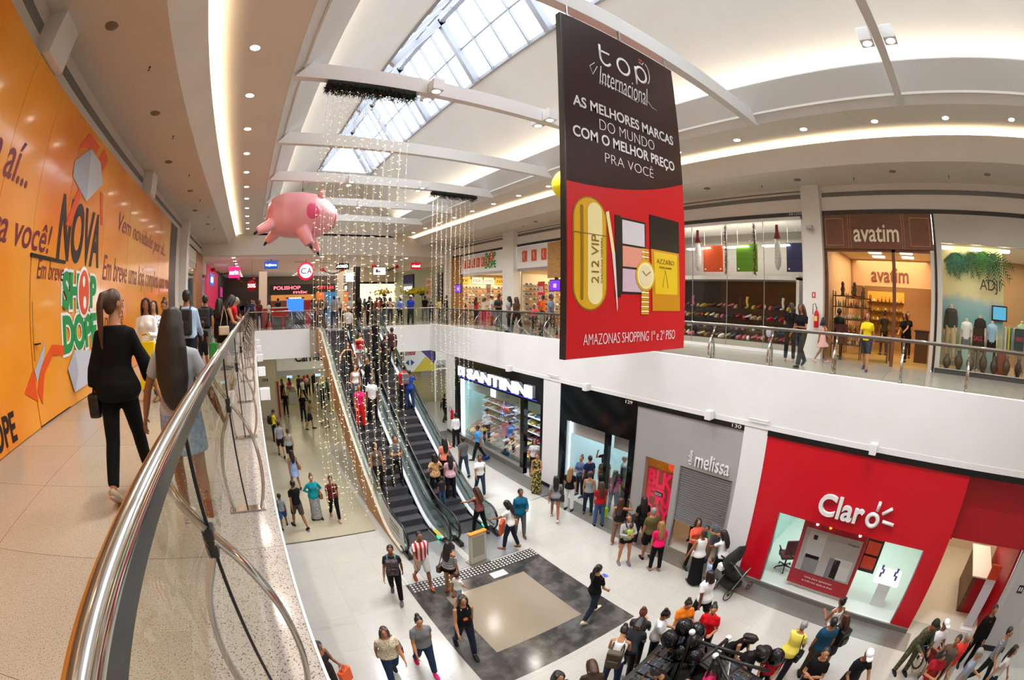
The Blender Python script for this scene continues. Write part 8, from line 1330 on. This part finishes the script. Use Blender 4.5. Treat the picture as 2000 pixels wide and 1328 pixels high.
for i, (x, y, z) in enumerate(((5.72, 2.92, -4.15), (5.45, 3.0, -4.32), (5.70, 2.66, -4.38), (5.95, 2.75, -4.32), (5.55, 2.75, -4.6), (5.6, 2.45, -4.6), (6.35, 1.35, -4.5), (6.45, 1.1, -4.55), (4.55, 1.65, -4.55))):
    o = MB().ell((0, 0, 0), (.18, .18, .205), 16, 10).lathe([(.012, -.23), (.03, -.215), (.012, -.20)], n=8).build('balloon', BLB); o.location = (x, y, z); tag(o, 'glossy black balloon of the kiosk cluster, %s' % ('topmost one', 'one toward the white polo', 'one below the topmost', 'one toward the red polo', 'lower one of the cluster', 'lowest one of the cluster', 'one by the girl in red', 'second one by the girl in red', 'one beside the white strap top')[i], 'balloon')
    MB().tube([(0, 0, -.23), (.02, 0, -.5)], .004, 4).build('string', BLACK, o)
# stroller, wheelchair with its rider, cleaning cart
def wheel(p, r, parent, axis='X', name='wheel', w=.03):
    o = MB().tube([(0, r*.93*math.cos(a), r*.93*math.sin(a)) for a in [2*PI*k/20 for k in range(20)]], r*.09, 6, closed=True)
    for k in range(8): a = PI*k/8; o.tube([(0, r*.9*math.cos(a), r*.9*math.sin(a)), (0, -r*.9*math.cos(a), -r*.9*math.sin(a))], r*.02, 4)
    o.tube([(-w, 0, 0), (w, 0, 0)], r*.12, 8); return o.build(name, BLACK, parent, loc=p)
q = F(1428, 1152, LW); t = thing('stroller', 'black baby stroller with steel frame beside the red shop corner', 'stroller', q, D2(70)); t.scale = (1.12,)*3
for s in (-1, 1): MB().tube([(s*.25, -.38, .16), (s*.25, .0, .52), (s*.25, .42, 1.02)], .014, 8).tube([(s*.25, .35, .16), (s*.25, -.05, .62), (s*.24, -.2, .72)], .014, 8).build('frame', ALU, t); wheel((s*.27, .36, .15), .15, t); wheel((s*.22, -.38, .11), .11, t)
MB().tube([(-.25, .42, 1.02), (.25, .42, 1.02)], .02, 8).build('handle', BLACK, t); MB().prism([(-.22, -.15, .52), (.22, -.15, .52), (.22, .22, .46), (-.22, .22, .46)], (0, 0, .06)).prism([(-.22, .20, .48), (.22, .20, .48), (.22, .38, .92), (-.22, .38, .92)], (0, -.06, .02)).build('seat', mat('stroller_black', '141416', .8), t)
MB().tube([(0, .38, .80), (0, .30, 1.0), (0, .10, 1.10), (0, -.05, 1.06)], [.1, .2, .22, .2], 14, ry=[.2, .12, .06, .03], up=(1, 0, 0)).build('canopy', MATS['stroller_black'], t); MB().bbox(-.2, .2, -.1, .3, .18, .36, .03).build('basket', MATS['stroller_black'], t); MB().bbox(.05, .22, .38, .5, .7, .86, .03).build('cup_pouch', WHITE, t)
q = F(1800, 1300, LW); q = Vector((q.x, q.y, LW)); t = thing('wheelchair', 'black wheelchair pushed by the soldier near the red shop entrance', 'wheelchair', q, D2(120))
for s in (-1, 1): wheel((s*.30, -.05, .30), .30, t, name='large_wheel'); wheel((s*.24, .42, .09), .09, t, name='caster'); MB().tube([(s*.24, -.22, .95), (s*.24, -.22, .45), (s*.24, .36, .45), (s*.24, .42, .12)], .013, 6).tube([(s*.24, -.22, .70), (s*.24, .28, .70), (s*.24, .30, .45)], .013, 6).build('frame', BLACK, t); MB().bbox(s*.24-.09, s*.24-.01 if s > 0 else s*.24+.09, .48, .62, .08, .10, .004).build('footrest', BLACK, t)
MB().box(-.23, .23, -.2, .3, .44, .49).build('seat', BLACK, t); MB().box(-.23, .23, -.24, -.2, .5, .92).build('backrest', BLACK, t)
person('man in white cap and white shirt seated in the wheelchair', q+Vector((0, 0, 0)), 1.68, 120, 'sit', 'm', 2, ('short', 'k'), ('tee', 'e9e8ea'), ('shorts', '6a1a20'), '8a6a58', hat=('cap', 'f2f2f2'), vox=.0125)
q = F(948, 897, LW); t = thing('cleaning_cart', 'small blue dustpan on a long handle beside the cleaner', 'dustpan', q, .3); MB().box(-.16, .16, -.14, .14, .02, .16).build('pan', mat('pan_blue', '1a2a6a', .4), t); MB().tube([(0, .1, .12), (-.02, .18, .95)], .012, 6).tube([(-.1, -.1, .1), (-.16, -.02, .98)], .012, 6).build('handle', STEEL, t)
for o in SC.objects:
    if '_pose' in o: del o['_pose']
